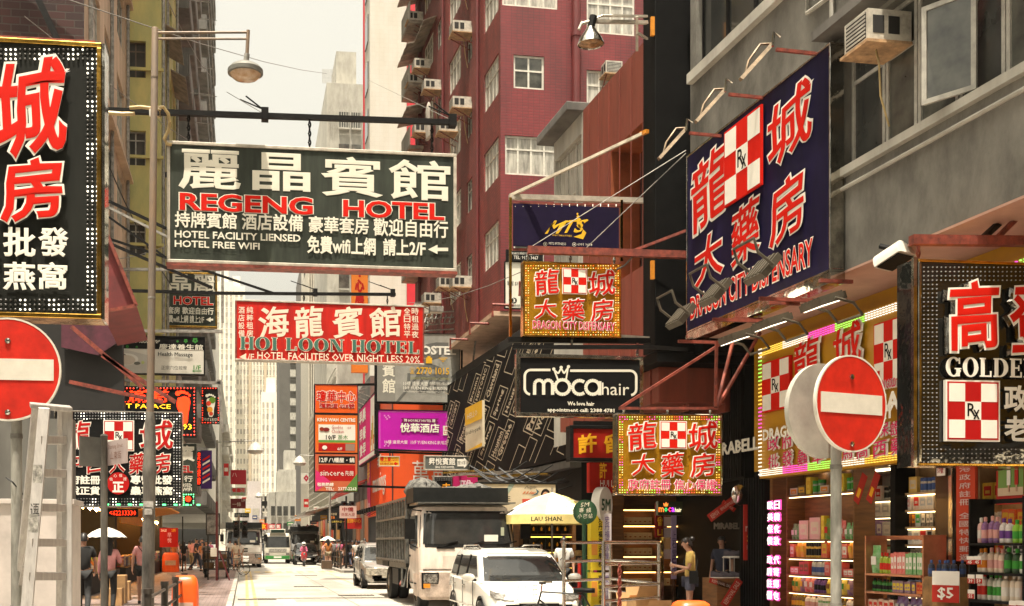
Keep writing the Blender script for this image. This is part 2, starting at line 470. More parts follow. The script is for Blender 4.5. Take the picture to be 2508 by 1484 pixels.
# ground, road, pavements
def struct(name,b,**k):return tag(b.build(name,**k),kind='structure')
b=MB();b.poly([(-700,-300,-0.05),(900,-300,-0.05),(900,1500,-0.05),(-700,1500,-0.05)],GRND);struct('ground',b)
b=MB()
for(x0,x1,y0,y1)in((-60,70,-30,14),(-0.3,11,14,66),(-60,70,66,80),(-0.3,6.2,80,420)):
 b.poly([(x0,y0,0),(x1,y0,0),(x1,y1,0),(x0,y1,0)],ROAD)
struct('road',b)
def pavement(name,poly,m,kerb_edges,h=0.13):
 b=MB();b.prismz(poly,-0.04,h,m)
 o=struct(name,b)
 k=MB()
 for(x0,y0,x1,y1,sx,sy)in kerb_edges:
  n=max(1,int(math.hypot(x1-x0,y1-y0)/1.0))
  for i in range(n):
   a,c=(i+0.006)/n,(i+0.994)/n
   xa,ya,xb,yb=x0+(x1-x0)*a,y0+(y1-y0)*a,x0+(x1-x0)*c,y0+(y1-y0)*c
   k.prismz([(xa,ya),(xb,yb),(xb+sx,yb+sy),(xa+sx,ya+sy)],-0.03,h+0.012+0.004*random.random(),KERB)
 ko=struct('kerb',k,bev=0.012)
pavement('pavement',[(-0.45,9),(-0.45,66),(-8,66),(-8,9)],PAVE,[(-0.45,9,-0.45,66,0.15,0)])
pavement('pavement',[(-0.45,80),(-0.45,330),(-8,330),(-8,80)],PAVEL,[(-0.45,80,-0.45,200,0.15,0)])
pavement('pavement',[(4.4,6),(4.4,12.5),(6.75,16.5),(6.75,52),(13,52),(13,6)],PAVE,[(4.25,6,4.25,12.5,0.15,0),(4.25,12.5,6.6,16.5,0.15,0),(6.6,16.5,6.6,52,0.15,0)])
pavement('pavement',[(5.35,62),(5.35,330),(14,330),(14,62)],PAVEL,[(5.2,62,5.2,200,0.15,0)])
b=MB()
for x0,x1 in((0.02,0.12),(0.24,0.34)):
 for k in range(28):
  y0=17+k*1.75
  b.poly([(x0,y0,.004),(x1,y0,.004),(x1,y0+1.68,.004),(x0,y0+1.68,.004)],YEL)
for k in range(9):
 b.poly([(4.2+0.02*k,43+k*2.0,.004),(4.3+.02*k,43+k*2,.004),(4.3+.02*k,44.5+k*2,.004),(4.2+.02*k,44.5+k*2,.004)],YEL)
for k in range(9):
 b.poly([(-0.1+k*.6,63.2,.004),(.25+k*.6,63.2,.004),(.25+k*.6,65.6,.004),(-0.1+k*.6,65.6,.004)],YEL)
struct('road_markings',b)
DKR=mat('road joint',(0.13,0.12,0.10),0.85,var=0.2)
b=MB()
for y in(29.5,33,36.2,41.5,47,53,60):b.poly([(-.28,y,.003),(6.4,y+.15,.003),(6.4,y+.19,.003),(-.28,y+.04,.003)],DKR)
b.poly([(2.9,14,.0035),(2.93,14,.0035),(2.93,66,.0035),(2.9,66,.0035)],DKR)
PATCH=mat('darker road repair',(0.27,0.25,0.215),0.85,var=0.15,scale=1)
for(x,y,w,l)in((0.7,38.5,1.9,2.2),(2.7,44,1.1,6),(-.2,55,2.4,2.0),(1.4,31.5,1.3,1.5)):
 b.poly([(x,y,.002),(x+w,y,.002),(x+w,y+l,.002),(x,y+l,.002)],PATCH)
struct('road_patches',b)
DRN=mat('cast iron',(0.06,0.055,0.05),0.6,0.4,var=0.3)
for(x,y)in((2.35,42.5),(0.35,33.0),(3.4,35.2),(3.0,57.0)):
 b=MB()
 for i in range(2):
  b.box(-.55+i*.56,-.02+i*.56,-.28,.28,.001,.012,DRN)
 for i in range(10):
  b.box(-.5+i*.11,-.44+i*.11,-.24,.24,.012,.018,DKR)
 o=b.build('drain_cover');o.location=(x,y,0)
 tag(o,'iron drain cover in the pale road %s'%{42.5:'in the middle of the carriageway',33.0:'close to the left kerb',35.2:'beside the lorry',57.0:'far down towards the minibus'}[y],'drain cover','drain covers in the road')
# walls and windows
def wall(b,W,H,holes,m,rev=0.16,rm=None,z0=0.0,x0=0.0):
 """Wall in local x (right), z (up), y pointing into the building; holes are real recesses."""
 xs=sorted({x0,W}|{h[0]for h in holes}|{h[1]for h in holes});zs=sorted({z0,H}|{h[2]for h in holes}|{h[3]for h in holes})
 inh=lambda x,z:any(h[0]<x<h[1]and h[2]<z<h[3]for h in holes)
 for j in range(len(zs)-1):
  run=None
  for i in range(len(xs)-1):
   a=inh((xs[i]+xs[i+1])/2,(zs[j]+zs[j+1])/2)
   if not a and run is None:run=xs[i]
   if(a or i==len(xs)-2)and run is not None:
    e=xs[i]if a else xs[i+1]
    b.poly([(run,0,zs[j]),(e,0,zs[j]),(e,0,zs[j+1]),(run,0,zs[j+1])],m);run=None
 for(a,c,d,e)in holes:
  q=rm or m
  b.poly([(a,0,d),(c,0,d),(c,rev,d),(a,rev,d)],q);b.poly([(a,0,e),(a,rev,e),(c,rev,e),(c,0,e)],q)
  b.poly([(a,0,d),(a,rev,d),(a,rev,e),(a,0,e)],q);b.poly([(c,0,d),(c,0,e),(c,rev,e),(c,rev,d)],q)
WM={}
def win_mesh(w,h,nx,nz,fm,gm,fw=0.05,transom=None):
 k=(round(w,2),round(h,2),nx,nz,fm.name,gm.name,transom)
 if k in WM:return WM[k]
 f=MB()
 f.box(0,w,0,.06,0,fw,fm).box(0,w,0,.06,h-fw,h,fm).box(0,fw,0,.06,fw,h-fw,fm).box(w-fw,w,0,.06,fw,h-fw,fm)
 t=h*transom if transom else None
 if t:f.box(fw,w-fw,.004,.056,t-fw*.4,t+fw*.4,fm)
 for i in range(1,nx):f.box(w*i/nx-fw*.45,w*i/nx+fw*.45,.008,.052,fw,h-fw,fm)
 for j in range(1,nz):f.box(fw,w-fw,.012,.048,h*j/nz-fw*.35,h*j/nz+fw*.35,fm)
 g=MB();g.box(fw*.6,w-fw*.6,.028,.034,fw*.6,h-fw*.6,gm)
 WM[k]=(f.build('window',data=True),g.build('pane',data=True));return WM[k]
def win(parent,M,x0,x1,z0,z1,nx=2,nz=1,fm=None,gm=None,y=0.09,transom=None,fw=0.05):
 fm,gm=fm or WFR,gm or GLASS
 a,p=win_mesh(x1-x0,z1-z0,nx,nz,fm,gm,fw,transom)
 o=bpy.data.objects.new('window',a);COL.objects.link(o);o.parent=parent
 o.matrix_basis=M@Tm(x0,y,z0)
 q=bpy.data.objects.new('pane',p);COL.objects.link(q);q.parent=o
 return o
FRONT=lambda x,y,z=0:Tm(x,y,z)
FACE_L=lambda x,y,z=0:Tm(x,y,z,R(-90))
FACE_R=lambda x,y,z=0:Tm(x,y,z,R(90))
# air conditioners
ACM={}
def ac_unit(key,w=0.66,h=0.42,d=0.75):
 """Window air conditioner; local y points out of the wall towards the viewer side (-y is out)."""
 if key in ACM:return ACM[key]
 b=MB();b.box(-w/2,w/2,-d,0.1,0,h,ACW)
 body=b.build('casing',data=True)
 g=MB()
 for i in range(7):g.box(-w/2+.05,w/2-.05,-d-.012,-d-.002,.05+i*.05,.075+i*.05,GFR)
 g.box(-w/2+.04,w/2-.04,-d-.004,-d+.002,.035,h-.035,DARK)
 for sx in(-1,1):
  for k in range(2):
   g.box(sx*(w/2)-.004,sx*(w/2)+.004,-d+.07+k*.22,-d+.23+k*.22,.09,h-.08,DARK)
 gr=g.build('grille',data=True)
 t=MB();t.box(-w/2-.05,w/2+.05,-d-.04,0.08,-.05,-.012,ACT)
 for sx in(-1,1)if key!='big' else():t.bar((sx*(w/2-.04),-d+.05,-.05),(sx*(w/2-.04),0.05,-.42),.03,.03,RUSTS)
 tr=t.build('tray',data=True)
 ACM[key]=(body,gr,tr);return ACM[key]
def ac(label,M,group,key='std',hose=None,**k):
 """M: matrix whose local y points into the wall."""
 body,gr,tr=ac_unit(key,**k)
 e=thing('air_conditioner',label,'air conditioner',group=group);e.matrix_basis=M
 put('casing',body,e);put('grille',gr,e);put('tray',tr,e)
 if hose:
  h=MB();h.tube([(0.1,-.3,-.05),(.14,-.28,-.25),(.05,-.2,-hose*.6),(.12,-.12,-hose)],.014,HOSE,5);h.build('drain_hose',e,smooth=50)
 return e
# left-hand buildings
LM='left'
def rooftop(b,x0,x1,y0,y1,z,m):b.box(x0,x1,y0,y1,z,z+1.0,m)
# brick-sided building over the arcade
e=thing('tenement_building','old tenement with bare dark brick flank and beige street front behind the big upright sign','building',(-4.2,36.5,0))
E=lambda x,y,z=0,rz=0:Tm(x+4.2,y-36.5,z,rz)
b=MB();b.M=E(-16,31);b.poly([(0,0,4.4),(11.8,0,4.4),(11.8,0,38),(0,0,38)],BRICKD);b.build('brick_flank',e)
holes=[(1.0+i*3.4,3.3+i*3.4,6.2+k*3.1,8.0+k*3.1)for i in range(3)for k in range(10)]
b=MB();b.M=E(-4.2,31,0,R(90));wall(b,11,38,holes,BEIGE,z0=4.4);b.M=E(0,0)
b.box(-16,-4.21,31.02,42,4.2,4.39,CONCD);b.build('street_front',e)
for i,h in enumerate(holes):win(e,E(-4.2,31,0,R(90)),*h,nx=3,fm=GFR,gm=GLASSL if i%4 else GLASS,transom=.7)
for k in range(0,11,2):
 b=MB();b.M=E(0,0);b.box(-4.2,-3.95,31.2,41.8,8.25+k*3.1,8.35+k*3.1,BEIGE);b.build('ledge',e)
b=MB();b.M=E(0,0)
for yy in(31.5,36.5,41.4):b.tube([(-4.1,yy,4.5),(-4.1,yy,37)],.06,GALV)
b.build('downpipe',e,smooth=50)
# steel beams crossing the brick flank
b=MB();b.bar((-9.5,30.5,20.5),(-4.3,30.5,16.4),.22,.3,RUSTS);b.bar((-6.6,30.4,18.4),(-4.6,30.4,14.2),.10,.16,BLKM)
o=b.build('steel_beam');tag(o,'rusty red steel beams leaning across the dark brick flank at top left','steel beam')
# yellow-green building
e=thing('tenement_building','yellow and green plastered building whose flank windows face the camera behind the lamp post','building',(-3.0,46.5,0))
E=lambda x,y,z=0,rz=0:Tm(x+3.0,y-46.5,z,rz)
Yg=42.0
def zg(v):return zat(340,v,Yg)
xg=lambda u:xat(u,Yg)
fl=[(100,190),(320,405),(-120,-30),(545,625),(-340,-250)]
hol=[(xg(306)+12,xg(357)+12,zg(bv),zg(a))for a,bv in fl]
b=MB();b.M=E(-12,Yg);wall(b,9.0,46,hol,YGRN,z0=4.4,rev=.25);b.build('flank_wall',e)
for i,h in enumerate(hol):win(e,E(-12,Yg),*h,nx=2,fm=BRF if i in(0,2)else GFR,gm=GLASSD,y=.15,transom=.75)
b=MB();b.M=E(0,0)
for k in range(12):b.box(-7,-2.9,41.9,41.995,6.0+k*3.15,6.1+k*3.15,YGRN)
b.build('band',e)
hl2=[(.6+i*2.1,2.0+i*2.1,6.2+k*3.1,8.0+k*3.1)for i in range(4)for k in range(11)]
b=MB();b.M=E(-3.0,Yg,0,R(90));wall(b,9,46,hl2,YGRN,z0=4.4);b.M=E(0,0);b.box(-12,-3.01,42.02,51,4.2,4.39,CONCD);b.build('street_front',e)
for i,h in enumerate(hl2):win(e,E(-3.0,Yg,0,R(90)),*h,nx=2,fm=GFR,gm=GLASSL if i%3 else GLASSD)
for k,i in((1,1),(4,0),(4,1),(6,1),(7,0),(9,1)):
 b=MB();b.M=E(0,0);b.prism([(-3.0,8.5+k*3.1),(-2.4,8.2+k*3.1),(-2.4,8.24+k*3.1),(-3.0,8.54+k*3.1)],43.2+i*4.2,46.2+i*4.2,AWN);b.build('window_awning',e)
b=MB();b.M=E(0,0)
for yy in(42.2,44.5,50.7):b.tube([(-2.92,yy,4.5),(-2.92,yy,45)],.055,GALV)
b.tube([(-2.9,42.4,15),(-2.6,42.4,15.2),(-2.5,42.4,14.7)],.1,BLKM)
b.build('downpipe',e,smooth=50)
def block_left(name,label,x,y0,y1,ztop,zbot,m,cw,pitch,balc,flank=True,gm=GLASSD,fm=WFR,step=3.0,bal_m=None,win_from=5.2,depth=10):
 e=thing(name,label,'building',(x,(y0+y1)/2,0))
 M0=Tm(-x,-(y0+y1)/2)
 hol=[]
 n=int((y1-y0-.6)/pitch);fl=int((ztop-win_from)/step)
 for k in range(fl):
  for i in range(n):hol.append((.5+i*pitch,.5+i*pitch+cw,win_from+k*step,win_from+k*step+1.55))
 b=MB();b.M=M0@Tm(x,y0,0,R(90));wall(b,y1-y0,ztop,hol,m,z0=zbot);b.build('street_front',e)
 b=MB();b.M=M0;b.box(x-depth,x-.004,y0,y1-.01,zbot-.15,ztop-.2,m)
 b.box(x-3.5,x-.8,y0+1,y0+4,ztop-.2,ztop+2.2,m);b.build('block',e)
 hol2=sorted(hol,key=lambda h:h[2]+h[0]*.2)
 for h in hol2[:90]:win(e,M0@Tm(x,y0,0,R(90)),*h,nx=2,fm=fm,gm=gm)
 if len(hol2)>90:
  r=MB();r.M=M0@Tm(x,y0,0,R(90))
  for h in hol2[90:]:r.box(h[0],h[1],.1,.14,h[2],h[3],gm)
  tag(r.build('window',e),kind='stuff')
 if balc:
  bm_=bal_m or CONCL
  for k in range(fl):
   for(a,c)in balc:
    z=win_from-.95+k*step;r=MB();r.M=M0
    r.box(x+.002,x+.85,y0+a,y0+c,z,z+.12,bm_)
    r.box(x+.80,x+.87,y0+a,y0+c,z+.121,z+1.0,bm_)
    r.box(x+.002,x+.79,y0+a,y0+a+.07,z+.121,z+1.0,bm_)
    r.build('balcony',e)
 return e,M0
e3,M3=block_left('tall_building','tall grey block with stacked balconies and hanging racks beyond the yellow building',-3.3,51,66,56,4.4,CONCL,1.3,2.2,[(.3,4.4),(5.2,9.4),(10.2,14.6)],gm=GLASSD,bal_m=CONCD)
r=MB();r.M=M3
for k in range(12):
 for j in range(4):
  r.bar((-2.4+.0,51.5+j*3.6,9.3+k*4.1),(-1.5,51.5+j*3.6,9.25+k*4.1),.03,.03,GALV)
 r.bar((-1.6,51.2,9.3+k*4.1),(-1.6,63,9.3+k*4.1),.03,.03,GALV)
r.build('drying_rack',e3)
block_left('tall_building','tall pale tower of small balconies whose edge meets the sky left of the lamp',-3.5,80,106,60,4.4,CONCL,1.4,2.6,[(.3,5),(6,12),(13,18.5),(19.5,25.5)],bal_m=CONCD)
block_left('commercial_building','long white-walled building beyond the small foot sign on the left side',-3.3,106,150,27,4.4,mat('white wall',(0.8,0.78,0.72),.7,var=.1,scale=.6),2.2,4.4,[],gm=GLASSL)
block_left('commercial_building','far weathered low block with signs beside the distant tower on the left',-3.0,150,215,23,4.4,CONCL,1.4,3.0,[(2,20),(24,40),(44,60)],gm=GLASSD,bal_m=CONCL)
# far end of the street
TWR=None
def grid_tower(name,label,u0,u1,vtop,Y,m,wm,cols,step=3.0,win=(.55,.5),depth=20,strips=None,zbot=0.0):
 x0,x1=xat(u0,Y),xat(u1,Y);H=zat((u0+u1)/2,vtop,Y);W=x1-x0
 e=thing(name,label,'building',((x0+x1)/2,Y,0))
 b=MB();b.box(-W/2,W/2,0,depth,zbot,H,m);b.box(-W/4,W/5,2,8,H,H+4,m)
 if strips:
  for a,c,mm,pr in strips:b.box(-W/2+W*a,-W/2+W*c,-pr,-.002,zbot,H-.5,mm)
 b.build('block',e)
 n=0;r=MB();hs=[]
 for k in range(int(H/step)-1):
  for(a,c)in cols:z=H-1.2-(k+1)*step;hs.append((-W/2+W*a,-W/2+W*c,z,z+step*win[1]))
 for h in hs[:100]:
  q=MB();q.box(h[0],h[1],-.12,-.01,h[2],h[3],wm);q.box(h[0],h[1],-.4,-.121,h[2]-.25,h[2]-.1,m);q.build('window',e)
 if hs[100:]:
  for h in hs[100:]:r.box(h[0],h[1],-.12,-.01,h[2],h[3],wm);r.box(h[0],h[1],-.4,-.121,h[2]-.25,h[2]-.1,m)
  tag(r.build('window',e),kind='stuff')
 return e
CREAM=mat('cream tower wall',(0.74,0.69,0.58),0.8,var=0.08,scale=.2)
CREAM2=mat('tan tower wall',(0.50,0.41,0.29),0.8,var=0.08,scale=.2)
HAZEWIN=mat('haze-lightened window glass',(0.40,0.37,0.31),0.3,var=.3,scale=.3)  # distance haze put into the colour: far panes lightened to look faded
grid_tower('residential_tower','faint pale tower standing behind the left-hand row of blocks',528,572,690,330,CREAM,HAZEWIN,[(.08,.2),(.3,.42),(.55,.67),(.8,.92)])
grid_tower('residential_tower','pale slab block peeping over the low block left of the minibus',640,690,960,300,CREAM,HAZEWIN,[(.05,.15),(.25,.35),(.5,.6),(.75,.85)])
cols=[(.02+i*.07,.02+i*.07+.038)for i in range(14)]
grid_tower('residential_tower','pale cream high-rise of many small windows closing the far end of the street',578,692,812,350,CREAM,HAZEWIN,cols,strips=[(.27,.33,CREAM2,.6),(.6,.66,CREAM2,.6),(.93,.97,CREAM2,.6)])
grid_tower('residential_tower','distant pale high-rise half hidden behind the cream tower',560,600,700,420,CREAM,HAZEWIN,[(.1,.25),(.4,.55),(.7,.85)])
GREYT=mat('grey tower wall',(0.085,0.08,0.07),0.8,var=0.12,scale=.4)
GRNS=mat('green stripe',(0.16,0.30,0.03),0.6,var=.05)
grid_tower('office_tower','plain grey tower with one bright green stripe down its edge',684,737,838,240,GREYT,GLASSL,[(.5,.76)],strips=[(.84,.93,GRNS,.5)])
grid_tower('concrete_building','narrow stained concrete block with air conditioners behind the orange shopping sign',738,769,640,190,CONCD,GLASSD,[(.25,.55),(.65,.9)],strips=[(.0,.2,CONCL,.3),(.92,1.0,CONCL,.6)])
RIBB=mat('ribbed pale wall',(0.48,0.44,0.36),.7,var=.1)
grid_tower('office_block','ribbed pale building rising behind the orange shopping sign',755,832,640,150,RIBB,GLASSD,[(.5,.62),(.64,.76),(.78,.9)],strips=[(i*.07,i*.07+.035,RIBB,.5)for i in range(7)])
grid_tower('old_block','low old block with washing and cluttered balconies at the far bend of the road',660,735,1205,215,CONCL,GLASSD,[(.05,.2),(.25,.4),(.45,.6),(.68,.82)],step=3.2,win=(.5,.55))
grid_tower('old_block','small stepped pale block beneath the grey tower',682,742,1150,228,CONCL,GLASSL,[(.1,.3),(.4,.6),(.7,.9)],step=3.2)
grid_tower('low_block','pale stepped block at the foot of the cream tower',585,668,1215,300,mat('lilac grey wall',(.42,.38,.36),.8,var=.1),HAZEWIN,[(.1,.3),(.4,.6),(.7,.9)],step=4.0)
# mid-distance pale building with stair windows against the sky
e=grid_tower('apartment_building','light grey flats with rooftop railings between the sky and the blank white wall',800,910,205,112,CONCL,GLASS,[(.27,.5),(.55,.76),(.82,.97)],step=3.15,win=(.6,.48))
x0,x1=xat(800,112),xat(910,112);H=zat(850,205,112)
r=MB();W=x1-x0
for i in range(18):r.bar((-W/2+.25+i*W/19,-.2,H-4.5),(-W/2+.25+i*W/19,-.2,H-2.6),.06,.06,GFR)
for i in range(12):r.bar((-W/2-.4+i*.1,.2,H),(-W/2-.4+i*.1,.2,H+1.4),.04,.04,GFR)
r.build('railing',e)
# blank white wall with a red edge
Yb=76.0
x0,x1,xr1=xat(906,Yb),xat(996,Yb),xat(1012,Yb);H=52
e=thing('commercial_building','tall building with a blank white tiled flank and bright red edge behind the red block','building',((x0+x1)/2,Yb,0))
BW=brickmat('white wall tiles',(.56,.54,.48),(.54,.52,.46),(.50,.48,.42),.3,.3,.008,.05,.6,streak=.06,off=0)
REDB=mat('bright red panel',(0.52,0.012,0.025),0.5,var=.05)
w=x1-x0;b=MB();b.box(-w/2,w/2,0,3.6,7,H,BW);b.build('blank_wall',e)
b=MB();b.box(w/2+.01,w/2+(xr1-x1)+3,-.1,3.5,7,H,REDB);b.build('red_edge',e)
b=MB()
for k in range(15):b.box(-w/2-.06,-w/2-.005,.9,2.7,10+k*3.2,11.8+k*3.2,GLASSD)
b.box(-w/2-.1,-w/2-.002,3.3,3.6,7,H,REDB)
b.build('window',e)
b=MB();b.box(w/2+.3,w/2+.75,-.14,-.102,32,34,GLASSD);b.build('window',e)
# buildings behind the camera, mirrored in glass and polished signs
for nm,lb,x0,x1,y0,y1,h in(('tenement_building','pale tenement behind the camera on the left side of the street',-22,-7,-60,-2,30),('tenement_building','grey tenement behind the camera on the right side of the street',11.5,24,-60,2,34),('tall_building','plain brown block closing the view behind the camera',-7,11.5,-75,-62,40)):
 e=thing(nm,lb,'building',((x0+x1)/2,(y0+y1)/2,0));cx,cy=(x0+x1)/2,(y0+y1)/2
 b=MB();b.box(x0-cx,x1-cx,y0-cy,y1-cy,0,h,[CONCL,CONCD,BEIGE][int(h)%3]);b.build('block',e)
 b=MB()
 for k in range(int(h/3.2)-1):
  if x1<0:b.box(x1-cx+.01,x1-cx+.06,y0-cy+1,y1-cy-1,2+k*3.2,3.7+k*3.2,GLASSD)
  elif x0>0:b.box(x0-cx-.06,x0-cx-.01,y0-cy+1,y1-cy-1,2+k*3.2,3.7+k*3.2,GLASSD)
  else:b.box(x0-cx+1,x1-cx-1,y1-cy+.01,y1-cy+.06,2+k*3.2,3.7+k*3.2,GLASSD)
 b.build('window_band',e)
# right-hand buildings (frontage turned 2.2 degrees)
def rthing(name,label,cat,xr,yr,group=None,z=0):
 e=thing(name,label,cat,rw(xr,yr,z),RA,group)
 return e,Tm(-xr,-yr,-z)
XF,XS,ZS=9.0,10.2,5.48
YE=20.05
e,L=rthing('corner_building','grey plastered upper storeys jutting over the gold dispensary shop at right','building',XF,13)
RW=L@FACE_L(XF,YE)
yw=lambda u,z=7:YE-r_at(u,PV,XF)[0]
w0=yw(2066)
hol=[(w0,15.0,6.92,8.75),(0.25,3.3,10.35,12.3),(3.75,15.0,10.6,12.3),(.4,15,13.6,15.4),(.4,15,16.8,18.6)]
b=MB();b.M=RW;wall(b,16.0,24,hol,CONC,rev=.22,z0=ZS);b.M=L
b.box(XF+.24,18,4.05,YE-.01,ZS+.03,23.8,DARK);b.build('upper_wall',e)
b=MB();b.M=L;b.box(XF+.002,XS+.4,4.05,YE-.004,ZS-.03,ZS+.028,PINK);b.build('soffit',e)
b=MB();b.M=RW
b.box(w0-.1,15.2,-.09,.1,6.80,6.915,CONCL);b.box(.1,16,-.12,.1,10.12,10.3,CONCL);b.box(.1,16,-.1,.1,13.3,13.5,CONCL)
b.box(w0-.25,15.6,-.35,.1,8.82,8.95,CONCD);b.build('sill',e)
b=MB();b.M=RW
b.tube([(w0-.22,-.05,9.5),(w0-.22,-.05,6.75)],.035,CONCL);b.tube([(w0-.3,-.06,6.62),(15,-.06,6.62)],.03,CONCL)
b.tube([(w0-.9,-.05,10.1),(w0-.9,-.05,9.55),(w0-.22,-.05,9.5)],.035,CONCL)
b.build('pipe',e,smooth=50)
x=w0;i=0
while x<14.9:
 ww=.82 if i!=1 else .7
 win(e,RW,x+.01,min(x+ww,15)-.01,6.93,8.74,1,1,GFR,GLASS if i%3 else GLASSD,y=.12,transom=.66,fw=.06);x+=ww;i+=1
for(a,c,d,f)in hol[1:]:
 n=max(1,round((c-a)/1.1))
 for k in range(n):win(e,RW,a+(c-a)*k/n,a+(c-a)*(k+1)/n,d,f,1,1,BLKM if a<1 and d<11 else GFR,GLASSD if a<1 and d<11 else GLASS,y=.12,transom=.66)
# an opened casement
s=MB();W_,H_=.66,1.2
s.box(0,W_,0,.04,0,.06,GFR).box(0,W_,0,.04,H_-.06,H_,GFR).box(0,.06,0,.04,.06,H_-.06,GFR).box(W_-.06,W_,0,.04,.06,H_-.06,GFR)
g=s.build('open_casement',e);g.matrix_basis=RW@Tm(yw(2385),.05,6.98,R(-152))
q=MB();q.box(.06,W_-.06,.015,.022,.06,H_-.06,GLASS);q.build('pane',g)
mac=Matrix.Rotation(RA,4,'Z')@FACE_L(XF,YE)
ac('big cream air conditioner under the grey window beside the blue dispensary sign',mac@Tm(yw(2185),0,8.12),'air conditioners on the grey corner building',key='big',w=.54,h=.40,d=.52,hose=1.05)
# ground floor shop shell
PILL=mat('polished dark brown panel',(0.05,0.025,0.015),.2,.3,var=.2,scale=1)
OCH=mat('golden ochre fascia',(0.50,0.26,0.010),0.4,0.2,var=.12,scale=.8)
e,L=rthing('dispensary_shop','open dispensary shop full of packed shelves under the gold sign at right','shop',XS,13)
ys=lambda u:r_at(u,PV,XS)[0]
b=MB();b.M=L;b.box(XS,XS+.3,4.5,YE-.15,2.95,ZS-.035,OCH);b.build('fascia',e)
b=MB();b.M=L
b.box(XS+3.4,XS+3.5,4.5,19.4,.13,3.2,WOOD);b.box(XS+.05,XS+3.4,19.3,19.4,.13,3.2,WOOD);b.box(XS+.3,XS+3.5,4.4,4.5,.13,3.2,DARK)
b.build('inner_wall',e)
b=MB();b.M=L;b.box(XS+.02,XS+3.5,4.5,19.4,2.86,2.94,CONCL);b.build('shop_ceiling',e)
b=MB();b.M=L;b.box(XS-.3,XS+3.4,4.5,19.29,.10,.135,mat('tiled shop floor',(.25,.2,.15),.35,var=.2));b.build('shop_floor',e)
b=MB();b.M=L;b.box(XS-.05,XS+.35,19.42,YE+.35,.13,2.84,BLK2)
for k in range(9):b.box(XS-.075,XS-.052,19.46+k*.1,19.51+k*.1,.13,2.84,BLK)
b.build('ribbed_pillar',e)
b=MB();b.M=L;b.box(XS-.04,XS+.4,ys(2345),ys(2297),.13,2.85,PILL);b.build('door_pillar',e)
b=MB();b.M=L;b.box(XS-.03,XS+.3,ys(2197),ys(2185),.13,2.85,BLK);b.build('black_post',e)
b=MB();b.M=L
for u in(2338,2389):b.box(XS-.07,XS+.02,ys(u+4),ys(u-4),.5,2.8,STEEL)
b.build('steel_strip',e)
b=MB();b.M=L
for(uu,dx)in((1960,.4),(2015,.5),(2060,1.2),(2110,.5),(2160,1.3),(2225,.5),(2270,1.1),(2430,.8),(2480,1.2)):
 yy=ys(uu);b.lathe([(.09,0),(.085,-.012),(.0,-.012)],COOL,n=12,c=(XS+dx,yy,2.855))
b.build('ceiling_lamp',e)
b=MB();b.M=L
for(x0,x1,y0,y1)in((XS+1.0,XS+1.12,5,18.8),(XS+2.4,XS+2.52,5,18.8)):b.box(x0,x1,y0,y1,2.83,2.85,glow('#ffe6b8',5.0,name='shop tube light'))
b.build('tube_light',e)
# black building with the fin
e,L=rthing('black_building','black clad building with a tall flat fin between the blue sign and rust red cladding','building',8.9,22)
b=MB();b.M=L;b.box(8.45,9.25,YE+.35,YE+.95,5.25,26,BLK);b.build('fin',e,bev=.02)
b=MB();b.M=L;b.box(9.26,16,YE+.02,20.9,5.2,26,BLK);b.box(11.7,16,YE+.4,26.9,.13,5.2,BLK2);b.box(8.5,10.7,YE+.37,22.9,5.05,5.24,BLK)
b.build('block',e)
b=MB();b.M=L
for k in range(34):b.box(10.23,10.29,YE+.45+k*.1,YE+.5+k*.1,2.9,5.04,BLK2)
b.box(10.3,10.5,YE+.42,23.9,2.85,5.04,BLK2);b.build('ribbed_fascia',e)
ORA=mat('orange clip paint',(0.75,0.28,0.02),.5,var=.2)
b=MB();b.M=L
for z in(12.4,11.2,6.6):b.box(8.38,8.449,YE+.36,YE+.42,z,z+.35,ORA)
b.build('clip',e)
# rust clad building
e,L=rthing('clad_building','rust red sheet clad building with a deep dark window beyond the black fin','building',9.4,24)
b=MB();b.M=L@FACE_L(9.4,27.2);wall(b,6.2,12.4,[(1.9,5.2,7.6,10.7)],RUST,rev=.7,z0=4.2,rm=mat('rust reveal',(.30,.07,.02),.55,var=.2));b.M=L
b.box(10.15,16,21,27.19,4.2,12.39,RUST);b.box(9.41,16,27.19,27.3,4.2,12.4,RUST);b.build('cladding',e)
b=MB();b.M=L;b.box(10.1,10.14,22.1,25.2,7.6,10.7,GLASSD);b.build('window',e)
b=MB();b.M=L
for k in range(9):b.box(9.375,9.396,21.2+k*.7,21.22+k*.7,4.25,12.35,RUST)
b.build('seam',e)
b=MB();b.M=L@Tm(0,0,0)
b.prism([(8.75,4.35),(10.15,4.35),(10.15,5.04),(8.75,5.04)],20.95,27.1,RUST);b.build('canopy_box',e,bev=.02)
b=MB();b.M=L
for k in range(6):b.box(8.72,8.749,21.3+k*1.0,21.33+k*1.0,4.36,5.03,RUST)
for k in range(5):b.cyl((9.3+k*.15,21.5+k*.2,4.1),(9.9,25,4.05),.1,n=8,m=BLKM)
b.build('duct',e)
# glazed grey annex
e,L=rthing('glazed_annex','small grey building with slanting roof edge and panelled glazing before the red block','building',9.7,28.6)
b=MB();b.M=L@FACE_L(9.42,29.7);wall(b,2.4,12.4,[(.12,2.25,7.0,11.9)],CONCL,rev=.2,z0=4.2);b.M=L;b.box(9.75,16,27.4,29.66,4.2,12.3,CONCD);b.build('wall',e)
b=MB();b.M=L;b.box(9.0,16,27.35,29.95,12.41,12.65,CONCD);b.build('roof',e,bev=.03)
for i in range(3):win(e,L@FACE_L(9.42,29.7),.12+i*.71,.83+i*.71,7.0,11.9,1,4 if i%2 else 3,GFR,GLASSL,y=.1,fw=.06)
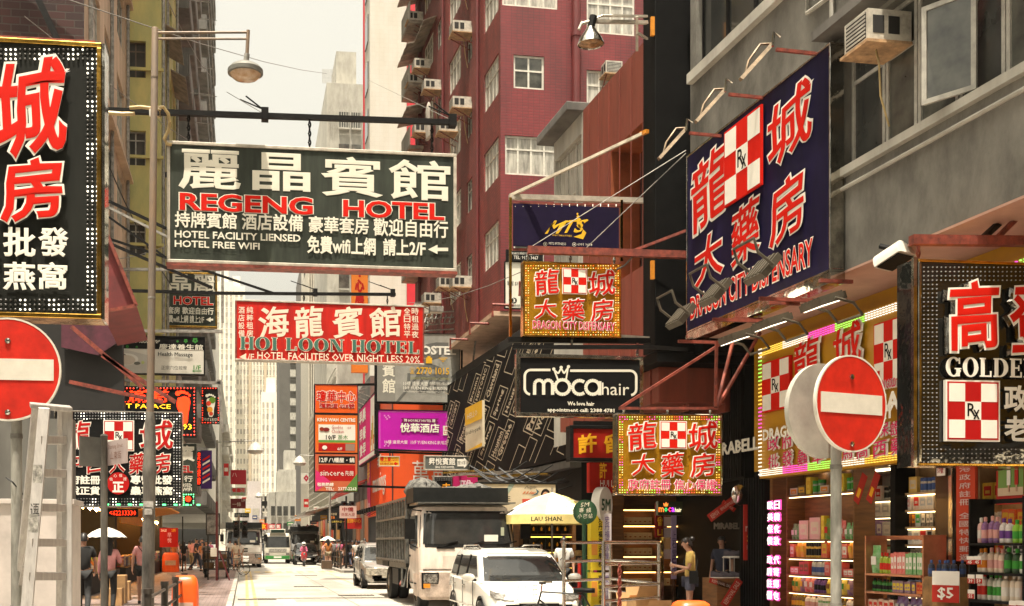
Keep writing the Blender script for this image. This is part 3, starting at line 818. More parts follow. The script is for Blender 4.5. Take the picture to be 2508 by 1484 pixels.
# red tiled block
XR,YR=10.3,38.6
e,L=rthing('red_building','tall red tiled block with many air conditioners and white windows at centre right','building',XR,47)
dR=lambda u,v:None
def redx(u):
 d=ray(u,PV);n=Vector((-math.sin(RA),math.cos(RA),0));p=CAM+d*((YR)/d.dot(n))
 return p.x*math.cos(RA)+p.y*math.sin(RA)
def redz(v,u=1300):
 d=ray(u,v);n=Vector((-math.sin(RA),math.cos(RA),0));return(CAM+d*((YR)/d.dot(n))).z
H0,HT=9.7,33.0
fw=[]
fw+=[(redx(1258),redx(1333),redz(218),redz(136),'a'),(redx(1437),redx(1500),redz(256),redz(160),'b'),(redx(1437),redx(1555),redz(68),redz(-45),'c'),(redx(1230),redx(1366),redz(18),redz(-80),'c'),(redx(1237),redx(1366),redz(430),redz(334),'c'),(redx(1258),redx(1333),redz(640),redz(550),'a'),(redx(1437),redx(1500),redz(470),redz(370),'b'),(redx(1237),redx(1300),redz(640),redz(545),'c')][:7]
RWF=L@Tm(0,YR)
b=MB();b.M=RWF;wall(b,19,HT,[h[:4]for h in fw],REDT,rev=.18,z0=H0,x0=XR+.002);b.build('flank_wall',e)
for h in fw:
 wk={'a':dict(nx=2,gm=GLASS,transom=.55),'b':dict(nx=2,gm=GLASSL,transom=.62),'c':dict(nx=4,gm=GLASSL,transom=.66)}[h[4]]
 win(e,RWF,*h[:4],fm=WFR,y=.06,fw=.07,**wk)
sh=[]
zr=[redz(v)for v in(430+205*1,430,225,20,-185)]
LEN=16.0
for k in range(8):
 z=redz(430)-2.92+k*2.92
 if z<H0+.3:z=H0+.35
 for(a,c)in((.25,2.3),(4.2,5.1),(6.1,8.3),(9.9,10.8),(11.6,13.8),(14.6,15.7)):
  sh.append((LEN-c,LEN-a,z,z+(1.42 if c-a>1.2 else 1.25)))
RWS=L@FACE_L(XR,YR+LEN)
b=MB();b.M=RWS;wall(b,LEN,HT,sh,REDST,rev=.18,z0=H0);b.M=L
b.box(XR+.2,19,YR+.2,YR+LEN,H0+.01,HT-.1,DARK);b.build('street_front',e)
for h in sh:
 wide=h[1]-h[0]>1.2
 win(e,RWS,*h,nx=4 if wide else 2,fm=WFR if wide else GFR,gm=GLASSL if wide else GLASS,y=.05,transom=.66,fw=.06)
b=MB();b.M=L;b.box(XR-.25,19,YR+.02,YR+LEN,H0-.16,H0-.002,mat('peach soffit',(.55,.38,.26),.7,var=.15));b.build('soffit',e)
b=MB();b.M=RWF;xx=redx(1408);b.tube([(xx,-.12,H0),(xx,-.12,HT)],.16,REDP,n=10)
for k in range(8):b.cyl((xx,-.12,H0+1+k*2.9),(xx,-.12,H0+1.15+k*2.9),.19,m=REDP)
b.tube([(redx(1425),-.1,redz(555)),(redx(1480),-.1,redz(560))],.09,REDP)
b.M=RWS
for a in(3.0,9.2,14.5):b.tube([(LEN-a,-.08,H0),(LEN-a,-.08,HT)],.07,REDP)
b.build('downpipe',e,smooth=50)
for k in range(8):
 z=redz(430)-2.92+k*2.92+1.62
 if z>H0+1:
  for(a,c,d)in((13.3,15.9,.9),(10.9,13.2,.6)):
   if k<3 and a>13:continue
   if k<4 and a<12:continue
   n=7;b=MB();b.M=RWS
   b.loft([[(LEN-c+(c-a)*i/n,-d if j else 0,z-(.25 if j else 0)+.05*(i%2))for i in range(n+1)]+[(LEN-a-(c-a)*i/n,-d if j else 0,z+.05-(.25 if j else 0)+.05*((n-i)%2))for i in range(n+1)]for j in(0,1)],AWN);b.build('awning',e)
for k in range(8):b=MB();b.M=RWS;b.box(.1,2.2,-.7,-.01,redz(430)-3.2+k*2.92,redz(430)-3.05+k*2.92,AWN);b.box(.1,2.2,-.7,-.64,redz(430)-3.05+k*2.92,redz(430)-2.2+k*2.92,CONCL);b.build('balcony',e)
MW=Matrix.Rotation(RA,4,'Z')
MS=MW@FACE_L(XR,YR+LEN)
rows=['lowest','second','third','fourth','fifth','sixth','seventh','top']
n_ac=0
for k in range(8):
 z=max(redz(430)-2.92+k*2.92,H0+.35)
 for a,nm,pr in((4.65,'first',.9),(7.2,'second',.6),(10.3,'third',.85),(12.6,'fourth',.65),(14.3,'fifth',.8),(15.4,'farthest',.5)):
  if random.random()<pr:
   ac('air conditioner, %s floor of the red street front, %s column from the corner'%(rows[k],nm),MS@Tm(LEN-a,.02,z+random.choice((-.06,.5,1.0))),'air conditioners on the red street front',hose=random.choice((None,.9,1.3)))
ac('lone air conditioner on the flat flank of the red block beside the hanging lamp',MW@Tm(redx(1492),YR,redz(178)),'air conditioners on the red flank',key='fl',w=.6,h=.42,d=.5)
# washing on the red front
WASH=mat('pale washing',(.55,.5,.43),.8,var=.2)
for k,(a,z)in enumerate(((9.0,20.3),(12.5,17.6))):
 b=MB();b.M=MS
 b.loft([[(LEN-a+.5*math.cos(t)*s,-.75+.12*math.sin(t)*s,z-h)for t in[i*math.pi/4 for i in range(8)]]for h,s in((0,.3),(.2,.75),(.6,.6),(1.2,.8),(1.5,.72))],WASH)
 o=b.build('hanging_shirt',smooth=60);tag(o,('pale shirt hung to dry high on the red street front' if k==0 else 'white cloth drying below the shirt on the red street front'),'laundry')
# podium under the red block: graffiti hoarding and shops behind
e,L=rthing('podium','dim shop podium carrying the black map mural below the red block','building',10.4,42)
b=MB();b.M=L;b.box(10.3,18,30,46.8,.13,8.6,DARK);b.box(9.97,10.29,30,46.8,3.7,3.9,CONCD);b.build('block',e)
b=MB();b.M=L
for k in range(7):b.tube([(10.1,33+k*3.2,9.4),(9.4,33+k*3.2,9.4),(9.4,33+k*3.2,9.0)],.05,RUSTS)
b.build('pipe',e)
b=MB();b.M=L
for k in range(4):b.box(10.2,10.295,32.5+k*3.6,35.3+k*3.6,.4,3.4,glow(['#7a4a20','#a86a28','#6a5a40'][k%3],.5,name='dim shop glow %d'%(k%3)))
b.build('lit_shopfront',e)
CREAMINK=flat((.52,.44,.32),'cream ink')
s=Sign('map_mural','long black mural of cream street-map lines and lettering below the red block',(1085,868,1392,1128),plane=(rw(9.95,40),Vector((-math.cos(RA),-math.sin(RA),0))),thick=.12,cat='mural')
s.h=4.1;zb=3.95
s.root.location.z=zb;s.o.z=zb
# slanting top edge follows the picture: one board
b=MB();b.box(-s.w/2,s.w/2,0,.1,0,s.h,mat('black printed board',(.006,.005,.005),.7,var=.2,spec=.1));b.build('board',s.root)
rd=random.Random(5)
def ln(x0,z0,x1,z1,w):
 y=s.y();dx,dz=x1-x0,z1-z0;l=math.hypot(dx,dz)or 1;nx,nz=-dz/l*w/2,dx/l*w/2
 s.g.poly([(x0+nx,y,z0+nz),(x1+nx,y,z1+nz),(x1-nx,y,z1-nz),(x0-nx,y,z0-nz)],CREAMINK);s.lv-=.9
NAMES=['SOHO','Canal St','Grand St','Mercer','Street','CROSBY','Broome','HISTORIC','Cleveland','Spring','Houston','Greene','Prince','Wooster','Village','Lafayette','Mott','Bowery','Thompson']
A_,B_=Vector((1.9,1.25)),Vector((1.25,-.30));inside=lambda p:-s.w/2+.05<p.x<s.w/2-.05 and .04<p.y<s.h-.04;n_=0
for i in range(-5,6):
 for j in range(-9,10):
  o=Vector((0,s.h/2))+A_*i+B_*j+Vector((.35*(j%2),.2*(j%3)));k1,k2=rd.choice((.88,.7,.88)),rd.choice((.8,.62));q=[o,o+A_*k1,o+A_*k1+B_*k2,o+B_*k2]
  for a,c in zip(q,q[1:]+q[:1]):
   n=6
   for t in range(n):
    u,v=a+(c-a)*t/n,a+(c-a)*(t+1)/n
    if inside(u)and inside(v):ln(u.x,u.y,v.x,v.y,.03)
  t=NAMES[n_%len(NAMES)];n_+=1;vs,fs,a0,a1,b0,b1=glyphs(t,.03,1);L=min(k1*.86,.17*len(t));hgt=(.62 if n_%4==0 else .42)*k2
  pts=[];y=s.y()-.004
  for p in vs:w=o+A_*(k1-L)/2+A_*L*((p.x-a0)/(a1-a0))+B_*k2*(.5+hgt/k2*.5-hgt/k2*(p.y-b0)/(b1-b0));pts.append((w.x,y-p.z*.03,w.y))
  if all(-s.w/2<p[0]<s.w/2 and 0.02<p[2]<s.h-.02 for p in pts):s.g.add(pts,fs,CREAMINK)
s.done('printed_map')
# orange chemist corner building
ORG=mat('orange cladding',(0.72,0.085,0.010),0.5,var=.06,scale=.6)
Ym=58.8
xm0,xm1=xat(962,Ym),xat(1215,Ym)
e=thing('chemist_building','bright orange clad corner shop building with pale lettering beyond the lorry','building',(xm0,Ym,0))
zt=zat(1000,1100,Ym)
b=MB();b.box(0,xm1-xm0,0,12,3.2,10.5,ORG);b.build('orange_cladding',e)
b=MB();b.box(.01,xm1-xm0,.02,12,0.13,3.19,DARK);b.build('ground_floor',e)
b=MB()
for k in range(26):b.box(-.06,-.003,.1+k*.46,.16+k*.46,3.25,zt+.6,ORG)
b.box(-.05,0.02,-.05,-.002,3.25,9,mat('dark joint',(.1,.02,.01),.6))
b.build('rib',e)
PALE=flat((.66,.58,.52),'pale lettering')
g=MB();g.keep=True
letter(g,'萬寧',xat(1010,Ym)-xm0,xat(1098,Ym)-xm0,zat(1050,1187,Ym),zat(1050,1128,Ym),-.01,PALE,.0,2,.01)
letter(g,'mannings',xat(1010,Ym)-xm0,xat(1010,Ym)-xm0+5.2,zat(1050,1243,Ym),zat(1050,1190,Ym),-.01,PALE,.02,2,.01)
g.build('front_lettering',e);g=MB();g.keep=True;g.M=FACE_L(-.065,12.0)
letter(g,'mannings',3.2,9.6,4.25,5.6,0,PALE,.015,2,.01)
letter(g,'萬寧',5.6,7.6,5.9,7.2,0,PALE,.0,2,.01)
g.box(.3,2.0,-.02,-.004,3.3,7.4,flat((.55,.03,.12),'magenta poster'));letter(g,'萬寧',.5,1.7,5.3,6.9,-.03,flat((.8,.45,.03),'gold poster ink'),.01,1)
letter(g,'We care',.4,1.8,3.6,4.3,-.03,PALE,.01,1)
g.build('lettering',e)
b=MB();b.M=FACE_L(-.06,12)
for k in range(9):b.bar((.6+k*1.3,0,3.3),(.6+k*1.3,-.5,3.5),.04,.04,BLKM);b.box(.45+k*1.3,.75+k*1.3,-.7,-.45,3.38,3.62,BLKM)
b.build('spotlight',e)
# magenta advertisement board, seen sharply from the side
Xm=xm0-.1
s=Sign('advertisement_board','tall pink food advertisement board slanting away beside the orange corner',(880,975,921,1125),plane=(Vector((Xm-.15,Ym,0)),Vector((-1,0,0))),thick=.2,cat='billboard')
ya,yb=yat(881,Xm),yat(921,Xm)
zb,zt2=zat(900,1122,66),zat(900,965,66)
s.o.z=zb;s.root.location.z=zb;s.h=zt2-zb
PNK=flat((.66,.010,.17),'hot pink print');WHP=flat((.75,.70,.62),'white print')
s.panel(PNK,BLKM,.08)
w,h=s.w/2,s.h
s.g.box(w*.45,w*.95,-.03,-.024,h*.12,h*.95,WHP)
for i in range(6):s.g.box(w*(.42+.085*i),w*(.49+.085*i),-.036,-.031,h*(.12+.09*(i%3)),h*(.35+.1*(i%4)),flat([(.7,.3,.03),(.5,.05,.03),(.2,.35,.05)][i%3],'food print %d'%(i%3)))
letter(s.g,'早晨',-w*.95,-w*.1,h*.7,h*.92,-.03,WHP,.03,1);letter(s.g,'早餐',-w*.9,-w*.1,h*.40,h*.62,-.03,WHP,.03,1);letter(s.g,'食早',-w*.9,-w*.1,h*.14,h*.36,-.03,WHP,.03,1)
s.g.box(-w*.95,w*.95,-.04,-.037,h*.03,h*.1,WHP)
s.done('printed_panel')
for k in range(5):
 b=MB();y=ya+(yb-ya)*(k+.5)/5
 b.bar((Xm-.2,y,zt2-.1),(Xm-1.3,y,zt2+.35),.05,.05,GALV);b.box(Xm-1.6,Xm-1.1,y-.15,y+.15,zt2+.25,zt2+.42,GALV)
 b.bar((Xm-.2,y,zt2+.7),(Xm-1.2,y,zt2+.4),.03,.03,GALV)
 o=b.build('sign_lamp');tag(o,'grey arm lamp leaning over the pink board, %s from the front'%['first','second','third','fourth','last'][k],'sign lamp','lamps over the pink board')
# glassy canopy building and shops beyond the orange corner
e=thing('glass_building','pale lattice-fronted building with a low glass canopy behind the orange shopping sign','building',(6.6,95,0))
b=MB();b.M=Tm(-6.6,-95);b.box(6.6,13,82,118,4.5,14.5,CONCL);b.build('block',e)
b=MB();b.M=Tm(-6.6,-95)
for k in range(60):b.box(6.5,6.59,82+k*.6,82.08+k*.6,4.6,14.4,WFR)
for k in range(17):b.box(6.44,6.495,82,118,4.6+k*.6,4.68+k*.6,WFR)
b.build('lattice',e)
b=MB();b.M=Tm(-6.6,-95);b.prism([(6.6,4.4),(4.4,3.9),(4.4,3.99),(6.6,4.49)],84,118,GLASSL);b.build('canopy',e)
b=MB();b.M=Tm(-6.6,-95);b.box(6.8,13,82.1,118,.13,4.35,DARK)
for k in range(12):b.box(6.72,6.795,82.5+k*3,84.6+k*3,.3,3.6,glow(['#8a5a28','#5a4c38','#903018'][k%3],.7,name='far shop glow %d'%(k%3)))
b.build('shopfront',e)
e=thing('shop_row','dim shop row under red awnings beside the far crossing on the right','building',(7.6,75,0))
b=MB();b.M=Tm(-7.6,-75);b.box(7.7,13,70.5,81.5,.13,12,CONCD);b.build('block',e)
b=MB();b.M=Tm(-7.6,-75)
for k in range(4):b.prism([(7.7,5.6-k*.1),(5.9,4.9-k*.1),(5.9,5.0-k*.1),(7.7,5.7-k*.1)],70.8+k*2.7,73.1+k*2.7,mat('red awning',(.38,.03,.02),.7,var=.3))
b.build('awning',e)
b=MB();b.M=Tm(-7.6,-75)
for k in range(4):b.box(7.6,7.69,70.9+k*2.7,73+k*2.7,.4,4.4,glow(['#7a3c18','#4a3a2a'][k%2],.7,name='row glow %d'%(k%2)))
b.build('lit_front',e)
# signs
RED=flat((.56,.010,.003),'sign red');REDD=flat((.40,.008,.007),'deep sign red');WHITE=flat((.78,.75,.66),'sign white')
CRM=flat((.70,.67,.56),'sign cream');INK=flat((.006,.006,.006),'sign black');GREYB=mat('dark green grey board',(.046,.054,.042),.6,var=.3,scale=2.2,stretch=(1.5,1,.25),spec=.12)
DOT=glow('#fff4dc',1.6,name='white led');DOTOFF=mat('unlit led',(.07,.068,.06),.3,var=0)
GOLDM=mat('gold mirror',(.72,.36,.025),.12,.6,var=.12,scale=1.2,bump=.55,bscale=2.6)
GOLDT=mat('gold edge',(.78,.45,.09),.16,1.0,var=.3,scale=3,bump=.3,bscale=5)
CHRM=mat('mirror steel edge',(.55,.52,.46),.10,1.0,var=.3,scale=4,bump=.3,bscale=5)
BLKMIR=mat('black mirror board',(.010,.010,.009),.05,0.0,var=.3,scale=2,bump=.5,bscale=2.2,spec=.9)
PALEF=mat('pale painted frame',(.50,.45,.37),.5,.2,var=.2,scale=5)
BLUE=mat('deep violet blue print',(.009,.006,.036),.5,var=.3,scale=1.6,stretch=(1.5,1.5,.3),spec=.15)
def vtext(s,t,r,m,**k):
 n=len(t);u0,v0,u1,v1=r;hh=(v1-v0)/n
 for i,c in enumerate(t):s.text(c,(u0,v0+i*hh+hh*.06,u1,v0+(i+1)*hh-hh*.06),m,**k)
def chars(s,items,m,o=None,**k):
 for c,*r in items:
  if o:s.text2(c,r,m,o,**k)
  else:s.text(c,r,m,**k)
def arrow(s,r,m,left=True):
 u0,v0,u1,v1=r;vm=(v0+v1)/2;hd=(v1-v0)*1.0;t=(v1-v0)*.18
 p=[(u0,vm),(u0+hd,v0),(u0+hd,vm-t),(u1,vm-t),(u1,vm+t),(u0+hd,vm+t),(u0+hd,v1)]
 if not left:p=[(u0+u1-a,b)for a,b in p]
 s.polyp(p[::-1]if left else p,m)
def serif(g,text,x0,x1,z0,z1,y,m,grow=0.0):
 st,th,sf=.21,.075,.07
 W={'H':.98,'O':1.0,'I':.5,'L':.82,'N':1.0,'T':.9,'E':.84,'G':1.0,'D':.98,' ':.42}
 tot=sum(W[c]for c in text);k=(x1-x0)/tot;h=z1-z0;X=0;lv=[0]
 def P(pts):
  lv[0]+=1;g.poly([(x0+(X+a)*k,y-lv[0]*.00012,z0+b*h)for a,b in pts],m)
 e=grow
 def Rc(a,c,d,f):P([(a-e,d-e),(c+e,d-e),(c+e,f+e),(a-e,f+e)])
 def stem(a,w=st):Rc(a,a+w,0,1);Rc(a-sf,a+w+sf,0,.055);Rc(a-sf,a+w+sf,.945,1)
 def ring(cx,rx,ry,ix,iy,t0,t1,n=22):
  for i in range(n):
   a,c=t0+(t1-t0)*i/n,t0+(t1-t0)*(i+1)/n
   f=lambda t,ax,ay:(cx+ax*math.cos(t),.5+ay*math.sin(t))
   P([f(a,ix-e,iy-e),f(a,rx+e,ry+e),f(c,rx+e,ry+e),f(c,ix-e,iy-e)])
 for c in text:
  if c=='H':stem(.12);stem(.65);Rc(.3,.68,.46,.53)
  elif c=='I':stem(.145)
  elif c=='L':stem(.12);Rc(.3,.72,0,.06);Rc(.66,.74,0,.3)
  elif c=='N':
   Rc(.13,.2,0,1);Rc(.79,.86,0,1);Rc(.03,.32,0,.055);Rc(.03,.2,.945,1);Rc(.69,.96,.945,1)
   P([(.13-e,1+e),(.36+e,1+e),(.87+e,0-e),(.64-e,0-e)])
  elif c=='T':stem(.345);Rc(.06,.84,.94,1);Rc(.05,.12,.72,1);Rc(.78,.85,.72,1)
  elif c=='E':stem(.12);Rc(.3,.72,0,.06);Rc(.3,.72,.94,1);Rc(.68,.75,0,.28);Rc(.66,.73,.74,1);Rc(.3,.58,.47,.53);Rc(.54,.6,.36,.64)
  elif c=='O':ring(.5,.46,.53,.22,.46,0,2*math.pi)
  elif c=='G':ring(.5,.46,.53,.22,.46,.7,2*math.pi-.35);Rc(.66,.86,.0,.42);Rc(.56,.95,.38,.43);Rc(.8,.87,.68,.98)
  elif c=='D':stem(.12);ring(.42,.5,.5,.25,.44,-math.pi/2,math.pi/2)
  X+=W[c]
def chain(b,p0,p1,m,r=.022,n=None):
 p0,p1=Vector(p0),Vector(p1);L=(p1-p0).length;n=n or max(3,int(L/.07))
 for i in range(n):
  c=p0+(p1-p0)*((i+.5)/n);d=L/n*.62
  pts=[(d*math.sin(t),.4*d*math.cos(t))for t in[j*math.pi/3 for j in range(7)]]
  b.tube([(c.x+(q if i%2 else 0),c.y+(0 if i%2 else q),c.z+a)for a,q in pts],r*.5,m,4)
def hang(s,zs,us,m=None,r=.03):
 """chains from the top of a sign up to height zs (world)"""
 for u in us:
  b=MB();x,_=s.px(u,s.rect[1]);chain(b,(x,s.t*.4,s.h),(x,s.t*.4,zs-s.o.z),m or BLKM,r);b.build('hanging_chain',s.root)
def beam(name,label,p0,p1,w,m,cat='bracket',extra=None,group=None):
 b=MB();b.bar(p0,p1,w,w,m)
 if extra:extra(b)
 o=b.build(name);tag(o,label,cat,group);return o
# --- grey-green hotel sign over the road
YH=19.4
s=Sign('hotel_sign','large grey-green hotel sign with red English lettering, hung from the long black bar',(409,361,1118,654),YH,thick=.24)
s.panel(GREYB,PALEF,.055,depth=.24)
b=MB();b.box(-s.w/2-.01,s.w/2+.01,-.03,.25,-.05,-.003,RUSTS);b.build('bottom_tray',s.root)
chars(s,[('麗',437,367,590,465),('晶',618,375,760,468),('賓',786,384,938,482),('館',952,392,1103,490)],CRM,bold=.017)
s.text2('REGENG',(440,478,766,521),RED,CRM,bold=.03,ob=.06,res=3);s.text2('HOTEL',(840,494,1088,536),RED,CRM,bold=.03,ob=.06,res=3)
for t,*r in(('持牌賓館',428,520,580,560),('酒店設備',592,524,742,566),('豪華套房',756,532,903,573),('歡迎自由行',914,538,1097,582)):s.text(t,r,CRM,.02)
s.text('HOTEL FACILITY LIENSED',(428,570,736,588),CRM,.02);s.text('HOTEL FREE WIFI',(428,592,636,609),CRM,.02)
s.text('免費wifi上網',(752,580,920,624),CRM,.025);s.text('請上2/F',(938,586,1042,628),CRM,.025);arrow(s,(1048,600,1097,623),CRM)
s.done()
zb=zat(680,285,YH+.1)
hang(s,zb,(461,759,1060))
pA,pB=atY(250,270,YH+.1),atY(1115,300,YH+.1)
def ex(b):
 for u in(640,1108):
  c=pA+(pB-pA)*((u-250)/865);b.box(c.x-.06,c.x+.06,c.y-.09,c.y+.09,c.z-.08,c.z+.12,BLKM)
  b.tube([(c.x-.02,c.y,c.z+.1),(c.x-.32,c.y,c.z+.32)],.014,BLKM);b.tube([(c.x+.0,c.y,c.z+.1),(c.x-.42,c.y,c.z+.26)],.012,BLKM)
 b.bar((pA.x-3.0,pA.y,pA.z+.1),pA,.085,.085,BLKM)
beam('sign_bar','long black steel bar across the street carrying the grey-green hotel sign',pA,pB,.085,BLKM,extra=ex)
b=MB()
for u0,v0,u1,v1,y in((640,275,555,225,YH),(1108,295,900,195,60)):
 a,c=atY(u0,v0,YH+.1),atY(u1,v1,y);b.tube([a,c],.006,WIRE,4)
o=b.build('stay_wire');tag(o,'thin stay wires pulling on the long black sign bar','wire')
b=MB();c=atY(372,270,YH-.15)
b.tube([atY(250,262,YH),atY(262,276,YH-.06),atY(300,279,YH-.08),atY(330,278,YH-.1)],.035,HOSE,6)
b.tube([atY(318,264,YH-.1),atY(345,262,YH-.16),atY(375,266,YH-.18),atY(400,262,YH-.16),atY(412,278,YH-.12),atY(416,300,YH-.1),atY(412,320,YH-.08),atY(402,340,YH-.08),atY(408,352,YH-.05),atY(420,354,YH-.03)],.03,HOSE,7)
b.tube([atY(380,262,YH-.2),atY(392,270,YH-.24),atY(392,286,YH-.2),atY(380,288,YH-.2),atY(378,276,YH-.2)],.025,HOSE,6)
b.tube([atY(372,268,YH-.22),atY(373,284,YH-.22)],.05,WHITE,5)
o=b.build('cable_hose',smooth=60);tag(o,'pale looped hose wrapped round the lamp post where the black bar passes','hose')
# --- big upright dispensary sign at the left edge
s=Sign('dispensary_sign','big dark upright dispensary sign with huge red characters at the left edge',(-245,92,249,776),12.0,thick=.34)
BRD=mat('charcoal board',(.017,.018,.015),.6,var=.3,scale=2,stretch=(1.5,1,.25),spec=.12)
s.panel(BRD,GOLDT,.05,depth=.34,fm2=GOLDT)
b=MB();b.box(s.w/2+.002,s.w/2+.03,.0,.33,0.0,s.h,CHRM);b.build('mirror_side',s.root)
BK=mat('letter return black',(.01,.01,.01),.4,var=0)
chars(s,[('城',-12,152,166,388),('房',4,392,158,545)],RED,WHITE,bold=.024,ob=.056,raise_=.06,back=BK,brush=.35,res=3)
chars(s,[('龍',-215,150,-40,388),('藥',-190,392,-30,545)],RED,WHITE,bold=.014,ob=.05,raise_=.06,brush=.35)
chars(s,[('批',10,560,90,632),('發',96,560,170,632),('燕',10,645,90,714),('窩',95,645,167,712),('營',-76,560,2,632),('草',-76,645,2,712)],WHITE,bold=.028,raise_=.03)
lc=lambda t,k,rd:DOT if int(t*29)%5<2 else DOTOFF
s.leds((-232,122,238,758),DOT,11.5,3,.011,cols=lc)
s.done()
b=MB()
for x in(-.7,.6):b.bar(s.o+Vector((x,.3,s.h-.02)),s.o+Vector((x-1.1,7,s.h+1.4)),.07,.09,BLKM)
b.bar(s.o+Vector((-3,.34,s.h+.1)),s.o+Vector((s.w/2-.1,.34,s.h+.1)),.1,.1,RUSTS)
o=b.build('sign_bracket');tag(o,'rusty bar and black struts holding the big upright sign from behind','bracket')
# --- red folded awning just right of the big sign
b=MB();A_=mat('maroon awning cloth',(.16,.02,.02),.7,var=.2)
ya_=21.0
p=[atY(249,540,ya_),atY(335,750,ya_),atY(249,765,ya_)]
b.add([*p,*[q+Vector((-.1,3.5,0))for q in p]],[(0,1,2),(3,5,4),(0,3,4,1),(1,4,5,2),(2,5,3,0)],A_)
for q0,q1 in((p[0],p[1]),(p[1],p[2])):b.bar(q0+Vector((0,-.05,0)),q1+Vector((0,-.05,0)),.06,.06,RUSTS)
o=b.build('awning');tag(o,'maroon cloth awning end with rusty edge beside the big upright sign','awning')
for i,(u0,v0,u1,v1,Y,w_,m_,t)in enumerate(((250,485,430,570,30,.07,BLKM,'black strut slanting behind the lamp post at hotel-sign height'),(250,500,420,585,30,.06,GALV,'grey pipe strut just under the black one'),(255,590,520,705,30,.07,BLKM,'long black strut slanting down above the smaller hotel sign'),(250,520,420,640,30,.05,BLKM,'thin black strut between the two longer ones'),(175,800,350,950,25.5,.09,RUSTS,'rusty strut slanting from the hoarding to the foot-massage sign'),(250,870,430,985,25.5,.09,RUSTS,'rusty strut crossing the massage sign corner'),(170,935,400,985,25.5,.08,RUSTS,'lowest rusty strut above the black dispensary board'))):
 b=MB();b.bar(atY(u0,v0,Y),atY(u1,v1,Y),w_,w_,m_);o=b.build('steel_strut');tag(o,t,'strut')
b=MB()
for(u0,v0,u1,v1)in((195,800,195,990),(240,800,240,940),(195,830,300,830),(195,910,290,925),(290,660,545,660),(545,650,545,790),(270,810,545,812),(250,930,545,938),(535,930,545,1060),(280,808,290,940)):
 b.bar(atY(u0,v0,33.6),atY(u1,v1,33.6),.08,.08,GALV)
o=b.build('scaffold');tag(o,'grey tube scaffold frame behind the left-hand signs','scaffold')
b=MB();M_=mat('dusky magenta tarpaulin',(.09,.015,.03),.8,var=.3)
q=[atY(u,v,30.4)for u,v in((150,780),(290,770),(300,830),(240,870),(150,850))]
b.add([*q,*[k+Vector((0,.05,0))for k in q]],[(0,1,2,3,4),(9,8,7,6,5)]+[(i,5+i,5+(i+1)%5,(i+1)%5)for i in range(5)],M_)
q=[atY(u,v,30.6)for u,v in((-120,785),(300,790),(310,1240),(-120,1240))]
b.add([*q,*[k+Vector((0,.2,0))for k in q]],[(0,1,2,3),(7,6,5,4)]+[(i,4+i,4+(i+1)%4,(i+1)%4)for i in range(4)],DARK)
o=b.build('tarpaulin');tag(o,'dark hoarding with dusky magenta tarpaulin behind the left scaffold','hoarding')
# --- second copy of the hotel sign further off
s=Sign('hotel_sign','smaller distant grey-green hotel sign partly hidden by the awning and lamp post',(233,664,532,800),46,thick=.25)
s.panel(GREYB,GOLDT,.07,depth=.25)
chars(s,[('館',268,672,330,722),('賓',345,671,408,720),('晶',414,671,468,718),('麗',472,669,527,722)],CRM,bold=.015)
s.text2('REGENG',(296,726,402,747),RED,CRM,bold=.03,ob=.06);s.text2('HOTEL',(425,726,522,747),RED,CRM,bold=.03,ob=.06)
s.text('持牌賓館 酒店設備 豪華套房 歡迎自由行',(245,750,523,768),CRM,.02,1);s.text('HOTEL FACILITY LIENSED',(245,770,398,778),CRM,.02,1)
s.text('HOTEL FREE WIFI',(245,781,360,789),CRM,.02,1);s.text('免費wifi上網 請上2/F',(402,772,500,791),CRM,.02,1);arrow(s,(504,777,522,789),CRM)
s.done()
# --- massage shop sign
s=Sign('massage_sign','black and white health massage sign with green flowers',(266,822,502,917),36,thick=.2)
s.panel(mat('off white board',(.60,.57,.49),.5,var=.06),INK,.04)
s.rectp((268,824,500,855),INK)
s.text('Hing Da Massage',(273,828,390,843),CRM,.0,2,shear=.12);s.text('慶達養生館',(390,843,497,857),CRM,.01,1)
GRN=flat((.04,.20,.035),'sign green')
for(u,v,r)in((288,849,7),(435,836,3),(455,835,5),(478,834,7),(312,849,4),(335,850,3)):
 for k in range(5):s.disc(u+r*.6*math.cos(k*1.257+.3),v+r*.6*math.sin(k*1.257+.3),r*.42,r*.42,GRN,8)
SKN=flat((.50,.44,.36),'pale printed skin');HR=flat((.16,.15,.13),'printed hair');TOW=flat((.64,.62,.56),'printed towel')
s.polyp([(270,858),(310,857),(362,870),(362,914),(270,914)][::-1],flat((.46,.44,.39),'printed backdrop'))
s.disc(305,880,34,15,TOW);s.disc(290,876,22,13,HR);s.disc(310,882,22,12,SKN);s.disc(336,890,8,4,flat((.13,.13,.11),'printed stones'));s.disc(350,888,4,4,flat((.45,.5,.2),'printed leaf'))
s.text('Health Massage',(387,863,472,876),INK,.015,2);s.text('正宗穴位按摩',(395,896,458,906),INK,.0,1);s.text('1/F',(474,895,492,906),GRN,.02,1);arrow(s,(470,906,494,912),GRN)
s.done('printed_board')
